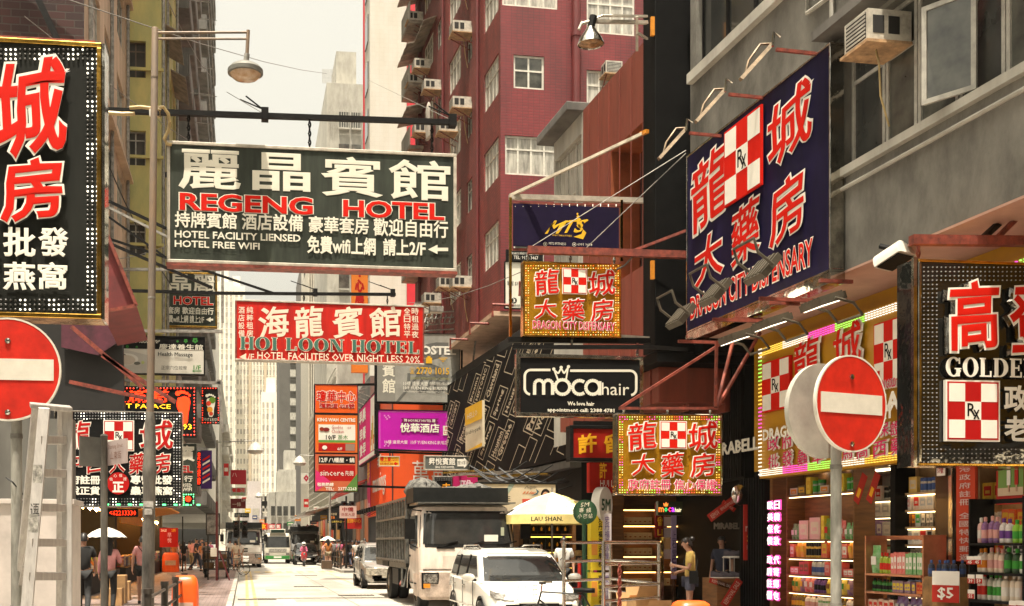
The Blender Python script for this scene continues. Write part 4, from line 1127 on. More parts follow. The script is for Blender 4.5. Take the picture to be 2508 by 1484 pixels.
# --- lit foot massage sign
LR=glow('#ff2a08',2.6,'#200403','red neon');LY=glow('#ffb020',2.0,'#201003','amber neon')
s=Sign('neon_sign','black sign with glowing red foot and neon lettering behind the dispensary board',(248,946,481,1070),32.5,thick=.2)
s.panel(INK,BLKM,.05)
s.text('足滿時',(257,955,415,986),LR,.01,2,brush=.4);s.text('FOOT PALACE',(257,989,418,1000),LY,.0,1);s.text('5693',(425,1038,470,1052),LY,.01,1)
def foot(s,u,v,k,m,dots=None):
 pts=[(-.20,-.25),(-.24,-.05),(-.22,.1),(-.12,.3),(-.14,.55),(-.08,.72),(.08,.74),(.16,.6),(.17,.35),(.22,.1),(.25,-.1),(.22,-.25),(.05,-.32)]
 s.polyp([(u+a*k,v+b*k)for a,b in pts][::-1],m)
 for i,(a,b,r)in enumerate(((-.2,-.42,.09),(-.08,-.47,.065),(.03,-.46,.058),(.13,-.42,.052),(.22,-.35,.048))):s.disc(u+a*k,v+b*k,r*k,r*k,m,10)
foot(s,449,992,68,LR)
s.leds((253,951,476,1065),LR,8,1,.02)
s.done()
s=Sign('foot_sign','small upright black sign with a coloured footprint and red lamp border',(493,948,538,1038),45,thick=.15)
s.panel(INK,BLKM,.03);foot(s,516,988,45,CRM)
for(u,v,r,c)in((520,980,8,(.10,.20,.02)),(511,988,6,(.6,.05,.02)),(514,1003,7,(.65,.28,.02)),(517,1013,5,(.5,.05,.02))):s.disc(u,v,r,r,flat(c))
s.text('FOOT & BODY',(499,1024,533,1031),CRM,.0,1);s.leds((496,951,535,1035),LR,6,1,.02);s.done()
# --- lower left dispensary board
s=Sign('dispensary_sign','black dispensary board with chequered emblem, red seal and white lamp border at lower left',(132,1007,447,1243),27.5,thick=.3)
s.panel(INK,CHRM,.035,depth=.3)
chars(s,[('龍',156,1032,222,1101),('城',343,1032,424,1104),('中',150,1112,200,1158),('西',212,1112,255,1158),('大',268,1112,306,1158),('藥',316,1110,358,1160),('房',372,1110,418,1160)],REDD,WHITE,bold=.014,ob=.05,brush=.35)
s.rx((256,1032,327,1103),REDD,WHITE,INK)
for t,*r in(('政府註冊',146,1164,246,1187),('免稅正貨',146,1191,246,1213),('專營批發',320,1164,423,1187),('蟲草燕窩',320,1191,423,1213)):s.text(t,r,WHITE,.035,2)
s.disc(290,1184,27,27,REDD);s.text('正',(276,1180,304,1206),WHITE,.04)
for i,c in enumerate('信心保證'):a=2.6-i*.67;s.text(c,(290+20*math.cos(a)-4,1184-20*math.sin(a)-4,290+20*math.cos(a)+4,1184-20*math.sin(a)+4),WHITE,.0,1)
s.leds((142,1012,440,1236),DOT,7,3,.016,cols=lambda t,k,rd:DOT if int(t*23)%4==0 else DOTOFF)
s.done()
s=Sign('ticker_sign','narrow lit ticker of red digits under the lower left dispensary board',(262,1246,338,1266),27.6,thick=.12)
s.panel(INK,BLKM,.02);s.text('<62213330',(268,1250,333,1262),LR,.0,1);s.done()
b=MB();LG=glow('#60ff90',1.6,name='green led')
for i in range(9):b.box(*[(lambda p:(p.x-.04,p.x+.04)[j])(atY(262+i*28,1243,27.3))for j in(0,1)],27.3,27.34,2.5,2.54,LG)
o=b.build('led_strip');tag(o,'row of small green lamps below the lower left board','light strip')
s=Sign('ticker_sign','small green and red lit panel right of the lower left board',(447,1208,476,1240),30,thick=.12)
s.panel(INK,BLKM,.02);s.disc(461,1222,7,7,LR);s.leds((450,1211,474,1237),LG,5,1,.02);s.done()
s=Sign('hotel_sign','third dark hotel sign, mostly covered by the lower left dispensary board',(330,1086,481,1208),34,thick=.25)
s.panel(GREYB,GREYB,.05);s.text('賓',(440,1090,478,1130),CRM,.03);s.text2('HOTEL',(380,1140,472,1158),REDD,CRM,bold=.04,ob=.07);s.text('自由行',(410,1165,472,1180),CRM,.02,1);s.text('LIENSED',(430,1184,470,1192),CRM,.02,1);s.text('WIFI',(446,1194,470,1203),CRM,.02,1);s.done()
# barber-pole style banner
s=Sign('banner','tall violet banner with striped stars at the left beyond the dispensary board',(492,1103,519,1197),46,thick=.1,cat='banner')
VIO=flat((.05,.02,.12),'violet print');s.panel(VIO,None)
for i in range(6):s.polyp([(496,1125+i*11),(514,1114+i*11),(514,1119+i*11),(496,1130+i*11)][::-1],WHITE if i%2 else RED)
s.done('printed_panel')
s=Sign('neon_sign','slim upright red and amber neon strip at the left shops',(483,1105,492,1190),44,thick=.1);s.panel(INK,None);vtext(s,'足浴按摩',(484,1108,491,1188),LR,bold=.0,res=1);s.done()
# --- red hotel sign
s=Sign('hotel_sign','bright red hotel sign with green serif lettering over the road',(576,741,1039,888),32,thick=.26,rz=R(1.6))
RB=mat('bright red board',(.50,.012,.005),.5,var=.2,scale=2,stretch=(2,1,.25),spec=.25)
s.panel(RB,PALEF,.045,depth=.26,fm2=RUSTS)
SAL=flat((.74,.60,.47),'salmon white')
chars(s,[('海',634,750,708,827),('龍',722,750,792,826),('賓',815,750,890,827),('館',905,751,982,826)],SAL,bold=.02,brush=.3)
vtext(s,'酒店設備',(584,750,599,826),SAL,bold=.01,res=1);vtext(s,'純粹租房',(604,750,620,826),SAL,bold=.01,res=1)
vtext(s,'全日特平',(989,753,1005,829),SAL,bold=.01,res=1);vtext(s,'時租過夜',(1008,753,1025,829),SAL,bold=.01,res=1)
GRS=flat((.055,.14,.105),'dull green lettering');x0,x1,z0,z1=s._r((586,831,1028,861));y=s.y()
serif(s.g,'HOI LOON HOTEL',x0,x1,z0,z1,y,SAL,.035);serif(s.g,'HOI LOON HOTEL',x0,x1,z0,z1,y-.02,GRS);s.lv+=40
s.text('1/F',(600,867,622,882),SAL,.01,1);arrow(s,(586,866,600,883),SAL);s.text('HOTEL FACILITEIS OVER NIGHT LESS 20%',(630,867,1028,885),SAL,.012,1)
s.done()
zbar=zat(760,718,32.1);hang(s,zbar,(745,950))
pA,pB=atY(535,718,32.1),atY(969,721,32.1)
def ex2(b):
 for u in(770,962):
  c=pA+(pB-pA)*((u-535)/434);b.box(c.x-.06,c.x+.06,c.y-.08,c.y+.08,c.z-.06,c.z+.14,BLKM)
  for du,dv in((-32,22),(-60,30)):b.tube([(c.x,c.y,c.z+.12),(c.x+du*.0115,c.y,c.z+dv*.0115)],.012,BLKM,4)
 b.bar((pA.x-3.6,pA.y,pA.z+1.6),(pA.x+1.6,pA.y,pA.z+.02),.06,.06,BLKM);b.bar((pA.x-3.6,pA.y,pA.z+.0),pA,.08,.08,BLKM)
beam('sign_bar','black bar with stay wires carrying the red hotel sign',pA,pB,.08,BLKM,extra=ex2)
# --- orange shopping-centre sign
OR1=mat('orange print',(.72,.14,.012),.45,var=.0,scale=.35,col2=(.60,.03,.10),stretch=(1,1,1))
s=Sign('directory_sign','tall orange shopping-centre directory with red and white tenant panels',(770,941,877,1205),50,thick=.5)
s.panel(OR1,BLKM,.03)
s.rectp((773,944,874,1012),flat((.70,.10,.012),'orange panel'));s.text2('瓊華中心',(776,957,872,985),RED,WHITE,bold=.02,ob=.06);s.text2('彌敦道 628號',(783,988,868,1000),REDD,WHITE,bold=.03,ob=.07,res=1)
s.rectp((771,1011,876,1016),BLKM)
for(r,m)in(((773,1017,875,1108),flat((.70,.15,.02),'orange panel two')),((780,1040,870,1063),WHITE),((780,1063,870,1080),WHITE),((780,1078,870,1084),flat((.12,.30,.06),'leaf green')),((780,1086,870,1105),REDD),((846,1087,869,1104),flat((.3,.2,.15),'food photo')),((771,1109,876,1112),BLKM),((773,1113,875,1203),flat((.50,.12,.05),'orange green panel')),((780,1117,870,1136),INK),((780,1139,870,1178),REDD)):s.rectp(r,m)
s.polyp([(840,1203),(875,1160),(875,1203)][::-1],flat((.10,.22,.05),'green corner'));s.polyp([(773,1203),(810,1180),(773,1150)],flat((.6,.03,.16),'pink corner'))
for t,r,m,bl in(('KING WAH CENTRE',(777,1024,870,1033),WHITE,.03),('Goobne',(812,1042,840,1051),REDD,.0),('Chicken',(812,1052,842,1061),REDD,.0),('15/F',(850,1046,860,1051),REDD,.0),('10/F',(798,1065,822,1077),INK,.02),('茶木',(827,1065,852,1077),GRN,.0),('6/F',(826,1096,838,1103),WHITE,.02),('12/F',(782,1121,802,1132),WHITE,.02),('八幡屋・鍋',(805,1121,868,1133),WHITE,.02),('sincere',(784,1152,842,1165),WHITE,.0),('先施',(845,1153,866,1165),WHITE,.0),('租務熱線',(777,1182,817,1191),WHITE,.02),('TEL:',(797,1193,818,1201),WHITE,.02),('2377-2263',(828,1193,873,1201),WHITE,.02)):
 s.text(t,r,m,bl,1)
s.disc(788,1051,6,5,flat((.25,.03,.01),'dish'));s.disc(799,1052,8,5,flat((.2,.02,.02),'dish two'));s.disc(795,1096,6,5,WHITE)
s.done('printed_panel')
b=MB();b.bar((s.o.x,50.3,s.o.z+s.h),(8.2,52,s.o.z+s.h+.4),.1,.1,BLKM);b.bar((s.o.x,50.3,s.o.z+.3),(8.2,52,s.o.z+.3),.1,.1,BLKM)
o=b.build('sign_bracket');tag(o,'black arms holding out the orange directory sign','bracket')
# orange upright sign behind the red hotel sign
s=Sign('upright_sign','upright orange sign of stacked characters showing between the two hotel signs',(861,600,901,912),62,thick=.3);s.panel(flat((.68,.20,.03),'pale orange board'),None)
vtext(s,'華中心展屋',(869,608,893,790),REDD,bold=.06,res=1);s.done()
# --- hostel banners
s=Sign('hostel_banner','grey cloth hostel banner with yellow phone number behind the red sign',(922,815,1127,986),46,thick=.1,cat='banner')
GB=mat('grey banner cloth',(.30,.295,.26),.75,var=.16,scale=1.5,bump=.25,bscale=3);s.panel(GB,BLKM,.03)
YLW=flat((.72,.40,.02),'sign yellow');GD=flat((.13,.13,.12),'grey shadow print')
s.rectp((925,890,968,984),flat((.22,.215,.19),'darker grey print'))
s.text('g',(1020,838,1090,930),GD,.0,2,shear=.25);s.text('yuet',(985,905,1120,985),GD,.0,2,shear=.25)
vtext(s,'悅賓館',(936,845,968,965),CRM,bold=.02,res=2)
s.text2('HOSTEL',(1010,847,1117,869),WHITE,GD,bold=.04,ob=.06);s.text('2770 1015',(1020,900,1100,917),YLW,.015);s.text('SINGYUETHOSTEL.COM.HK',(1005,924,1102,930),flat((.3,.3,.1),'olive print'),.0,1)
s.text('☎',(1003,900,1016,916),YLW,.0,1)
for k in range(3):s.polyp([(1085-3-4*k,886-4*k),(1085+3+4*k,886-4*k),(1085+2+4*k,884-4*k),(1085-2-4*k,884-4*k)],YLW)
s.rectp((1043,876,1058,890),YLW);s.rectp((1047,872,1054,876),YLW)
s.text('10樓 遠景大廈',(988,934,1048,945),WHITE,.0,1);s.text('西洋菜南街26號(山東街交界)',(1052,936,1118,944),WHITE,.0,1);s.text('10/F YUEN KING BUILDING',(988,947,1102,955),WHITE,.01,1);s.text('26 Sai Yeung Choi Street (Shantung St junction)',(988,957,1090,962),WHITE,.0,1);arrow(s,(1096,955,1118,970),WHITE,False)
s.done('printed_cloth')
s=Sign('hotel_banner','magenta hotel banner with white lettering and corner flourishes',(925,1004,1127,1106),46,thick=.12,cat='banner')
MAG=flat((.46,.010,.36),'magenta print');MAGL=flat((.66,.22,.58),'light magenta print');s.panel(MAG,BLKM,.03)
for r in((930,1009,1122,1010),(930,1101,1122,1102)):s.rectp(r,MAGL)
for r in((930,1010,931,1101),(1121,1010,1122,1101)):s.rectp(r,MAGL)
for(u,v,a,c)in((942,1018,1,1),(1110,1020,-1,1),(942,1092,1,-1),(1110,1094,-1,-1)):
 for k in range(5):s.disc(u+a*k*3,v+c*(k%3)*4,2.2,2.2,MAGL,8)
s.polyp([(982,1024),(1074,1025),(1070,1030),(1074,1036),(982,1035),(986,1029)][::-1],flat((.16,.01,.09),'dark plum print'))
s.text('時 HOURLY HOTEL 鐘',(990,1026,1066,1034),WHITE,.01,1);s.text2('悅華酒店',(980,1037,1076,1060),WHITE,flat((.16,.01,.10),'plum shadow'),bold=.025,ob=.05)
s.polyp([(1085,1043),(1100,1043),(1100,1037),(1113,1054),(1100,1071),(1100,1066),(1085,1066)][::-1],WHITE);s.text('按',(1089,1045,1100,1053),RED,.02,1);s.text('口字',(1087,1055,1104,1063),RED,.02,1)
s.text('10樓 遠景大廈',(942,1078,998,1087),WHITE,.0,1);s.text('10/F YUEN KING BUILDING',(1006,1080,1110,1088),WHITE,.0,1)
s.done('printed_cloth')
b=MB()
for z0 in(986,1004,1107,815):b.bar(atY(918,z0,46.1),atY(1150,z0+6,46.1),.07,.07,BLKM)
b.bar(atY(1131,760,46.2),atY(1131,1115,46.2),.07,.07,BLKM);b.bar(atY(919,800,46.2),atY(919,1112,46.2),.07,.07,BLKM)
for k in range(4):b.bar(atY(930+k*5,775+k*14,46.2),atY(1140+8*k,760+k*14,46.4),.05,.05,GALV)
for k in range(8):b.bar(atY(1040+k*12,790,46.2),atY(1046+k*12,770,46.4),.04,.04,GALV)
b.bar(atY(1165,830,44),atY(1135,1100,45.5),.06,.06,GALV)
o=b.build('pipe_scaffold');tag(o,'dark pipe frame with pale lattice arms carrying the grey and magenta banners','frame')
for k,(u,v)in enumerate(((935,765),(1002,766),(1068,765),(1012,790))):
 b=MB();c=atY(u,v,46);b.box(c.x-.28,c.x+.28,c.y-.2,c.y+.2,c.z,c.z+.22,GALV);b.box(c.x-.25,c.x+.25,c.y-.17,c.y+.17,c.z-.02,c.z-.002,WHITE)
 o=b.build('floodlight',bev=.02);tag(o,'small box floodlight on the lattice above the grey banner, %s'%['leftmost','second from left','rightmost','the lowest one'][k],'floodlight','floodlights above the grey banner')
s=Sign('hostel_sign','dark grey hostel sign with a white right-pointing arrow below the magenta banner',(1039,1116,1160,1152),42,thick=.2)
s.panel(mat('grey green board',(.10,.11,.10),.5,var=.1),PALEF,.04);s.text2('昇悅賓館',(1050,1121,1115,1139),WHITE,INK,bold=.02,ob=.05);s.text('SING YUET HOSTEL',(1066,1141,1113,1147),WHITE,.02,1)
s.polyp([(1120,1124),(1136,1124),(1136,1120),(1150,1133),(1136,1147),(1136,1142),(1120,1142)][::-1],WHITE);s.text('按10字',(1121,1128,1140,1138),INK,.0,1);s.done()
s=Sign('salon_sign','little yellow salon sign in front of the orange wall',(928,1117,979,1142),44,thick=.12)
s.panel(flat((.70,.42,.03),'salon yellow'),PALEF,.03);s.text('樓上髮',(931,1119,958,1130),RED,.02,1);s.text('Salon',(960,1121,976,1129),RED,.0,1,shear=.3);s.text('60380538',(931,1132,962,1139),REDD,.02,1);arrow(s,(964,1131,976,1140),RED,False);s.done()
b=MB();b.bar(atY(955,1100,44.1),atY(955,1117,44.1),.05,.05,BLKM);b.bar(atY(920,1100,44.1),atY(1135,1108,44.1),.06,.06,BLKM);b.bar(atY(1085,1106,42.2),atY(1085,1117,42.2),.06,.06,BLKM)
o=b.build('sign_bracket');tag(o,'thin black bar from which the salon and grey hostel signs hang','bracket')
nL=Vector((-math.cos(RA),-math.sin(RA),0))
s=Sign('cafe_sign','yellow and cream cafe sign with slanting top on the black map mural',(1140,990,1181,1100),plane=(rw(9.78,40),nL),thick=.1)
s.panel(flat((.66,.58,.42),'cafe cream'),None);w,h=s.w/2,s.h;YE2=flat((.72,.42,.03),'cafe yellow')
s.g.box(-w,w,-.012,-.006,h*.60,h,YE2);s.g.prism([(-w,0),(w,0),(w,h*.08)],-.02,-.013,YE2)
letter(s.g,'HELLO',-w*.7,w*.5,h*.72,h*.84,-.02,CRM,.0,1);letter(s.g,'double-park',-w*.9,w*.9,h*.34,h*.46,-.02,INK,.0,1);s.done('printed_panel')
s=Sign('notice_board','tall white notice board with a numbered circle on the red block corner',(1236,640,1277,756),38.45,thick=.1)
s.panel(CRM,INK,.03);s.text('單程 $39',(1242,688,1273,700),INK,.0,1);s.disc(1259,736,7,7,INK);s.text('3',(1256,731,1262,741),WHITE,.02,1);s.text('營業時間',(1242,745,1273,752),INK,.0,1);s.done()
s=Sign('notice_board','small black studio board with white text above the white notice on the red block',(1240,612,1330,640),38.4,thick=.1);s.panel(INK,None);s.text('KANGAROO MUAY UKULELE STUDIO',(1248,618,1320,624),WHITE,.0,1);s.text('TEL: 9154 3467',(1258,627,1318,635),WHITE,.0,1);s.done()
# --- violet gym banner
s=Sign('gym_banner','dark violet gym banner with yellow brush lettering below a pale stretched pole',(1258,503,1516,606),22.2,thick=.06,cat='banner')
VIB=mat('violet banner cloth',(.011,.006,.030),.7,spec=.1,var=.15,scale=3,bump=.2,bscale=4);s.panel(VIB,None)
YG=flat((.78,.47,.03),'banner yellow')
s.text('MTS',(1345,538,1430,572),YG,.02,2,brush=.6,shear=.2);s.polyp([(1405,580),(1428,586),(1436,570),(1428,562),(1424,573)][::-1],YG)
for k in range(5):s.disc(1420-k*1.5,552-k*7,8-1.5*k,6-.8*k,YG,10)
s.text('MUAY THAI & FITNESS',(1353,575,1400,579),YG,.0,1);s.text('MTS.FITNESS',(1344,594,1386,600),CRM,.0,1);s.text('6991 9608',(1414,596,1450,602),CRM,.0,1)
for u in(1335,1406):s.disc(u,598 if u<1400 else 599,5,5,CRM,14);s.disc(u,598 if u<1400 else 599,4,4,VIB,14);s.disc(u,598 if u<1400 else 599,2,2,CRM,8)
s.done('printed_cloth')
b=MB()
b.bar(atY(1247,482,22.3),atY(1588,492,22.3),.10,.10,PALEF);b.bar(atY(1250,484,22.25),atY(1250,835,22.25),.05,.05,GOLDT);b.bar(atY(1522,490,22.25),atY(1522,640,22.25),.05,.05,GOLDT)
b.bar(atY(1250,498,22.25),atY(1522,502,22.25),.045,.045,RUSTS);b.bar(atY(1250,611,22.25),atY(1522,613,22.25),.045,.045,RUSTS)
for k in range(14):b.bar(atY(1262+k*19,499,22.24),atY(1262+k*19,506,22.2),.012,.012,WHITE)
b.bar(atY(1252,478,22.3),atY(1584,322,20.9),.055,.055,mat('cream painted pole',(.62,.55,.42),.5,var=.25,scale=4))
b.bar(atY(1570,328,21),atY(1586,321,20.8),.07,.07,ORA)
o=b.build('pipe_scaffold');tag(o,'rusty pale frame and long slanting cream pole carrying the violet gym banner','frame')
b=MB()
for(u0,v0,u1,v1)in((1302,604,1680,368),(1435,608,1680,375)):b.tube([atY(u0,v0,20.7),atY(u1,v1,20.2)],.008,GALV,4)
o=b.build('stay_wire');tag(o,'two steel stay wires running up to the blue sign from the red arm','wire')
# --- gold dispensary signs
rdm=lambda t,k,rd:[glow('#ffd050',1.3,name='amber led'),glow('#ff7020',1.3,name='orange led'),glow('#ffe9a0',1.3,name='pale led')][int(t*60)%3]
def rainbow(t,k,rd):
 c=[('#ff50c0','pink led'),('#a8ff60','lime led'),('#fff0c0','pale led'),('#ffd050','amber led'),('#ff6040','coral led')]
 x=c[int(t*17)%5];return glow(x[0],1.3,name=x[1])
PINKT=flat((.62,.02,.12),'pink red lettering')
s=Sign('dispensary_sign','upper gold mirror dispensary sign hanging from the red arm beneath the violet banner',(1281,643,1521,826),20.6,thick=.2)
s.panel(GOLDM,GOLDT,.03,depth=.2)
chars(s,[('龍',1310,660,1368,722),('城',1440,664,1505,726),('大',1308,734,1362,782),('藥',1374,734,1430,786),('房',1445,734,1500,788)],RED,WHITE,bold=.012,ob=.05,raise_=.03,brush=.35)
s.rx((1377,660,1434,720),RED,WHITE,INK)
s.text2('DRAGON CITY DISPENSARY',(1303,789,1504,809),PINKT,WHITE,bold=.008,ob=.045,raise_=.02)
s.leds((1288,651,1514,820),DOT,6,2,.008,cols=rdm);s.done()
zb=zat(1400,618,20.6);hang(s,zb,(1295,1400,1508),CHRM)
def ex3(b):
 b.bar(atY(1535,620,20.6),atY(1680,565,20.3),.05,.05,RUSTS)
beam('steel_bracket','rusty red box arm reaching from the blue sign to the upper gold sign',atY(1292,612,20.6),atY(1700,625,20.4),.13,RUSTS,extra=ex3)
b=MB();b.tube([atY(1510,660,20.5),atY(1530,650,20.5),atY(1548,630,20.5),atY(1552,612,20.5)],.018,WIRE);o=b.build('cable_hose',smooth=60);tag(o,'grey cable looping from the red arm to the upper gold sign','cable')
b=MB();b.bar(atY(1245,832,20.8),atY(1592,835,20.8),.1,.1,BLKM);b.bar(atY(1520,823,20.8),atY(1590,828,20.8),.05,.05,PALEF);b.bar(atY(1400,827,20.75),atY(1400,850,20.75),.04,.04,CHRM)
o=b.build('sign_bar');tag(o,'dark bar below the upper gold sign above the black hair salon sign','bracket')
# --- hair salon
s=Sign('salon_sign','wide black hair salon sign with cream rounded lettering and a crown',(1264,869,1575,1022),20.2,thick=.22)
s.panel(INK,CHRM,.075,depth=.12)
for r in((1283,905,1292,960),(1554,908,1562,965)):pass
def rline(pts,wd):
 for(a,c)in zip(pts,pts[1:]):
  du,dv=c[0]-a[0],c[1]-a[1];l=math.hypot(du,dv)or 1;nu,nv=-dv/l*wd/2,du/l*wd/2
  s.polyp([(a[0]+nu,a[1]+nv),(c[0]+nu,c[1]+nv),(c[0]-nu,c[1]-nv),(a[0]-nu,a[1]-nv)],CRM);s.lv-=.8
arc=lambda cu,cv,r,a0,a1,n=8:[(cu+r*math.cos(R(a0+(a1-a0)*i/n)),cv-r*math.sin(R(a0+(a1-a0)*i/n)))for i in range(n+1)]
rline([(1348,906),*arc(1300,921,15,90,180),*arc(1300,951,15,180,262)],6)
rline([(1396,908),*arc(1543,923,15,90,0),*arc(1543,953,15,0,-80)],6)
rline([(1366,930),(1357,906),(1367,915),(1374,902),(1381,915),(1391,900),(1386,930),(1366,930)],4)
for(u,v)in((1356,904),(1374,900),(1392,898)):s.disc(u,v,4,4,CRM,12)
# rounded letters drawn as strokes
rline([(1309,967),(1309,942),*arc(1320,942,11,180,0),(1331,967)],8);rline([(1331,967),(1331,942),*arc(1342,942,11,180,0),(1353,967)],8)
rline(arc(1377,948,18,0,360,22),8);rline(arc(1419,949,17,50,310,16),8);rline(arc(1451,949,17,0,360,22),8);rline([(1468,934),(1468,968)],8)
s.text('hair',(1473,938,1540,968),CRM,.0,3)
s.text('We love hair',(1389,984,1455,994),CRM,.03,1);s.text('appointment call: 2388 4781',(1340,1000,1504,1012),CRM,.03,1)
s.done()
b=MB();b.bar(atY(1268,852,20.3),atY(1268,870,20.3),.05,.05,CHRM);b.bar(atY(1560,840,20.3),atY(1560,872,20.3),.05,.05,CHRM);b.bar(atY(1255,850,20.3),atY(1590,850,20.3),.07,.07,BLKM);b.bar(atY(1590,850,20.3),Vector((8.2,20.5,zat(1590,850,20.3))),.07,.07,BLKM)
o=b.build('sign_bracket');tag(o,'black bar holding the wide hair salon sign','bracket')
# --- dessert shop signs
GLD=flat((.80,.42,.02),'dessert gold lettering')
s=Sign('dessert_sign','red dessert-shop sign with gold characters half behind the lower gold sign',(1396,1042,1535,1130),22.0,thick=.3);s.panel(mat('red dessert board',(.30,.012,.006),.6,spec=.12,var=.12),BLKM,.07)
chars(s,[('許',1416,1062,1462,1110),('留',1480,1062,1526,1108)],GLD,bold=.03,brush=.35);s.done()
s=Sign('dessert_sign','lower plain red dessert-shop panel with gold and cream lettering',(1444,1133,1535,1206),22.4,thick=.2);s.panel(mat('red dessert board two',(.36,.014,.007),.6,spec=.12,var=.12),None)
s.text('許',(1468,1130,1486,1172),GLD,.02);s.text('留',(1500,1135,1530,1172),GLD,.02);s.text('HUI LAU SHAN',(1470,1176,1560,1192),CRM,.0,1);s.done()
b=MB();b.bar(atY(1405,1036,22.1),Vector((9.3,22.1,zat(1405,1036,22.1))),.08,.08,BLKM);b.bar(atY(1450,1128,22.5),Vector((9.3,22.5,zat(1450,1128,22.5))),.06,.06,BLKM)
o=b.build('sign_bracket');tag(o,'black arms holding the red dessert-shop signs to the wall','bracket')
s=Sign('dispensary_sign','lower gold mirror dispensary sign with rainbow lamps beside the no-entry disc',(1510,1013,1768,1213),17.5,thick=.2)
s.panel(GOLDM,CHRM,.025,depth=.2)
chars(s,[('龍',1538,1034,1606,1101),('城',1684,1034,1755,1104),('大',1545,1112,1602,1164),('藥',1616,1110,1672,1168),('房',1688,1110,1748,1168)],RED,WHITE,bold=.012,ob=.05,raise_=.03,brush=.35)
s.rx((1615,1034,1677,1098),RED,WHITE,INK)
s.text2('政府註冊 信心保證',(1536,1174,1750,1200),PINKT,WHITE,bold=.008,ob=.05,raise_=.02)
s.leds((1518,1021,1761,1206),DOT,6,2,.0075,cols=rainbow);s.done()
zb=zat(1640,996,17.5);hang(s,zb,(1532,1640,1745),CHRM)
b=MB()
for(u0,v0,u1,v1,y1)in((1516,1000,1758,1000,17.5),(1520,998,1800,820,17.9),(1752,1000,1755,835,17.5),(1758,995,1862,815,18.3),(1755,998,1795,835,17.9)):b.bar(atY(u0,v0,17.5),atY(u1,v1,y1),.042,.042,RUSTS)
o=b.build('sign_bracket');tag(o,'rusty red triangular bracket above the lower gold sign','bracket')
# --- blue sign on the grey wall
s=Sign('dispensary_sign','huge deep blue dispensary sign with red white-edged characters on the grey wall',(1686,590,2030,735),plane=(rw(XF-.22,17),nL),thick=.2)
zb1,zt1=r_at(1850,745,XF-.22)[1],r_at(1850,250,XF-.22)[1]
s.o.z=zb1;s.root.location.z=zb1;s.h=zt1-zb1
s.panel(BLUE,CHRM,.04,depth=.2)
b=MB();b.box(-s.w/2-.003,s.w/2+.02,-.02,.2,-.16,-.003,CHRM);b.build('mirror_foot',s.root)
def quad_text(t,ul,vt,vb,ur,vt2,vb2,**k):
 x0=s.px(ul,(vt+vb)/2)[0];x1=s.px(ur,(vt2+vb2)/2)[0]
 z0=(s.px(ul,vb)[1]+s.px(ur,vb2)[1])/2;z1=(s.px(ul,vt)[1]+s.px(ur,vt2)[1])/2
 y=s.y();e=.036;vs,fs,a0,a1,b0,b1=glyphs(t,.014);sx,sz=(x1-x0)/(a1-a0),(z1-z0)/(b1-b0)
 letter(s.g,t,x0-e*sx,x1+e*sx,z0-e*sz,z1+e*sz,y-.01,WHITE,.014+e,3,.0012,**k)
 letter(s.g,t,x0,x1,z0,z1,y-.018,RED,.014,3,.0012,**k);s.lv+=8
quad_text('龍',1697,378,552,1783,370,540,brush=.3);quad_text('城',1884,240,395,1992,210,370,brush=.3)
quad_text('大',1705,575,692,1775,575,685,brush=.3);quad_text('藥',1795,505,650,1866,490,625,brush=.3);quad_text('房',1890,440,592,1976,430,578,brush=.3)
quad_text('DRAGON CITY DISPENSARY',1697,735,778,1998,575,655)
x0,x1=s.px(1786,400)[0],s.px(1872,380)[0];z0,z1=(s.px(1786,500)[1]+s.px(1872,452)[1])/2,(s.px(1786,325)[1]+s.px(1872,268)[1])/2
def rx_m(s,x0,x1,z0,z1,red=RED,raise_=.04):
 y=s.y();s.lv+=14;g=MB();g.keep=True;e=(x1-x0)*.03
 g.box(x0-e,x1+e,y-raise_,y-.001,z0-e,z1+e,red)
 dx,dz=(x1-x0)/3,(z1-z0)/3
 for i in range(3):
  for j in range(3):
   if(i+j)%2==0:g.box(x0+i*dx,x0+(i+1)*dx,y-raise_-.004,y-raise_-.001,z0+j*dz,z0+(j+1)*dz,WHITE)
 cx,cz=(x0+x1)/2,(z0+z1)/2
 letter(g,'R',cx-dx*.36,cx+dx*.16,cz-dz*.3,cz+dz*.42,y-raise_-.006,INK,.01,2,.002);letter(g,'x',cx,cx+dx*.4,cz-dz*.46,cz+dz*.06,y-raise_-.008,INK,.005,2,.002)
 g.build('emblem',s.root)
rx_m(s,x0,x1,z0,z1)
s.done()
# sign lamps above and floodlights below the blue sign
FL=MB();FL.box(-.28,.28,-.05,.05,-.2,.2,mat('floodlight casing',(.10,.085,.06),.5,.3,var=.2))
for i in range(5):FL.box(-.26+i*.11,-.2+i*.11,-.075,-.051,-.18,.18,mat('floodlight casing',()))
fl_case=FL.build('casing',data=True)
FG=MB();FG.box(-.25,.25,.051,.056,-.17,.17,COOL)
for i in range(3):FG.box(-.13+i*.125,-.12+i*.125,.0561,.062,-.17,.17,GALV)
fl_glass=FG.build('lamp_glass',data=True)
FY=MB();FY.tube([(-.31,0,0),(-.31,-.05,-.28),(-.31,-.2,-.42),(.31,-.2,-.42),(.31,-.05,-.28),(.31,0,0)],.022,mat('floodlight casing',()))
fl_yoke=FY.build('yoke',data=True,smooth=50)
fd=thing
def floodlight(label,yr,xr,z,tilt,arm,down=False):
 e=thing('floodlight',label,'floodlight',rw(xr,yr,z),RA+R(-90),'floodlights by the blue sign')
 for nm,me in(('casing',fl_case),('lamp_glass',fl_glass)):
  o=bpy.data.objects.new(nm,me);COL.objects.link(o);o.parent=e;o.rotation_euler=(tilt,0,0)
 o=bpy.data.objects.new('yoke',fl_yoke);COL.objects.link(o);o.parent=e;o.rotation_euler=(tilt+(R(-75)if not down else R(160)),0,0)
 b=MB();b.bar((0,-.05,-.42 if not down else .30),(0,XF-xr,-.42 if not down else .30),.05,.05,RUSTS);b.build('arm',e)
 return e
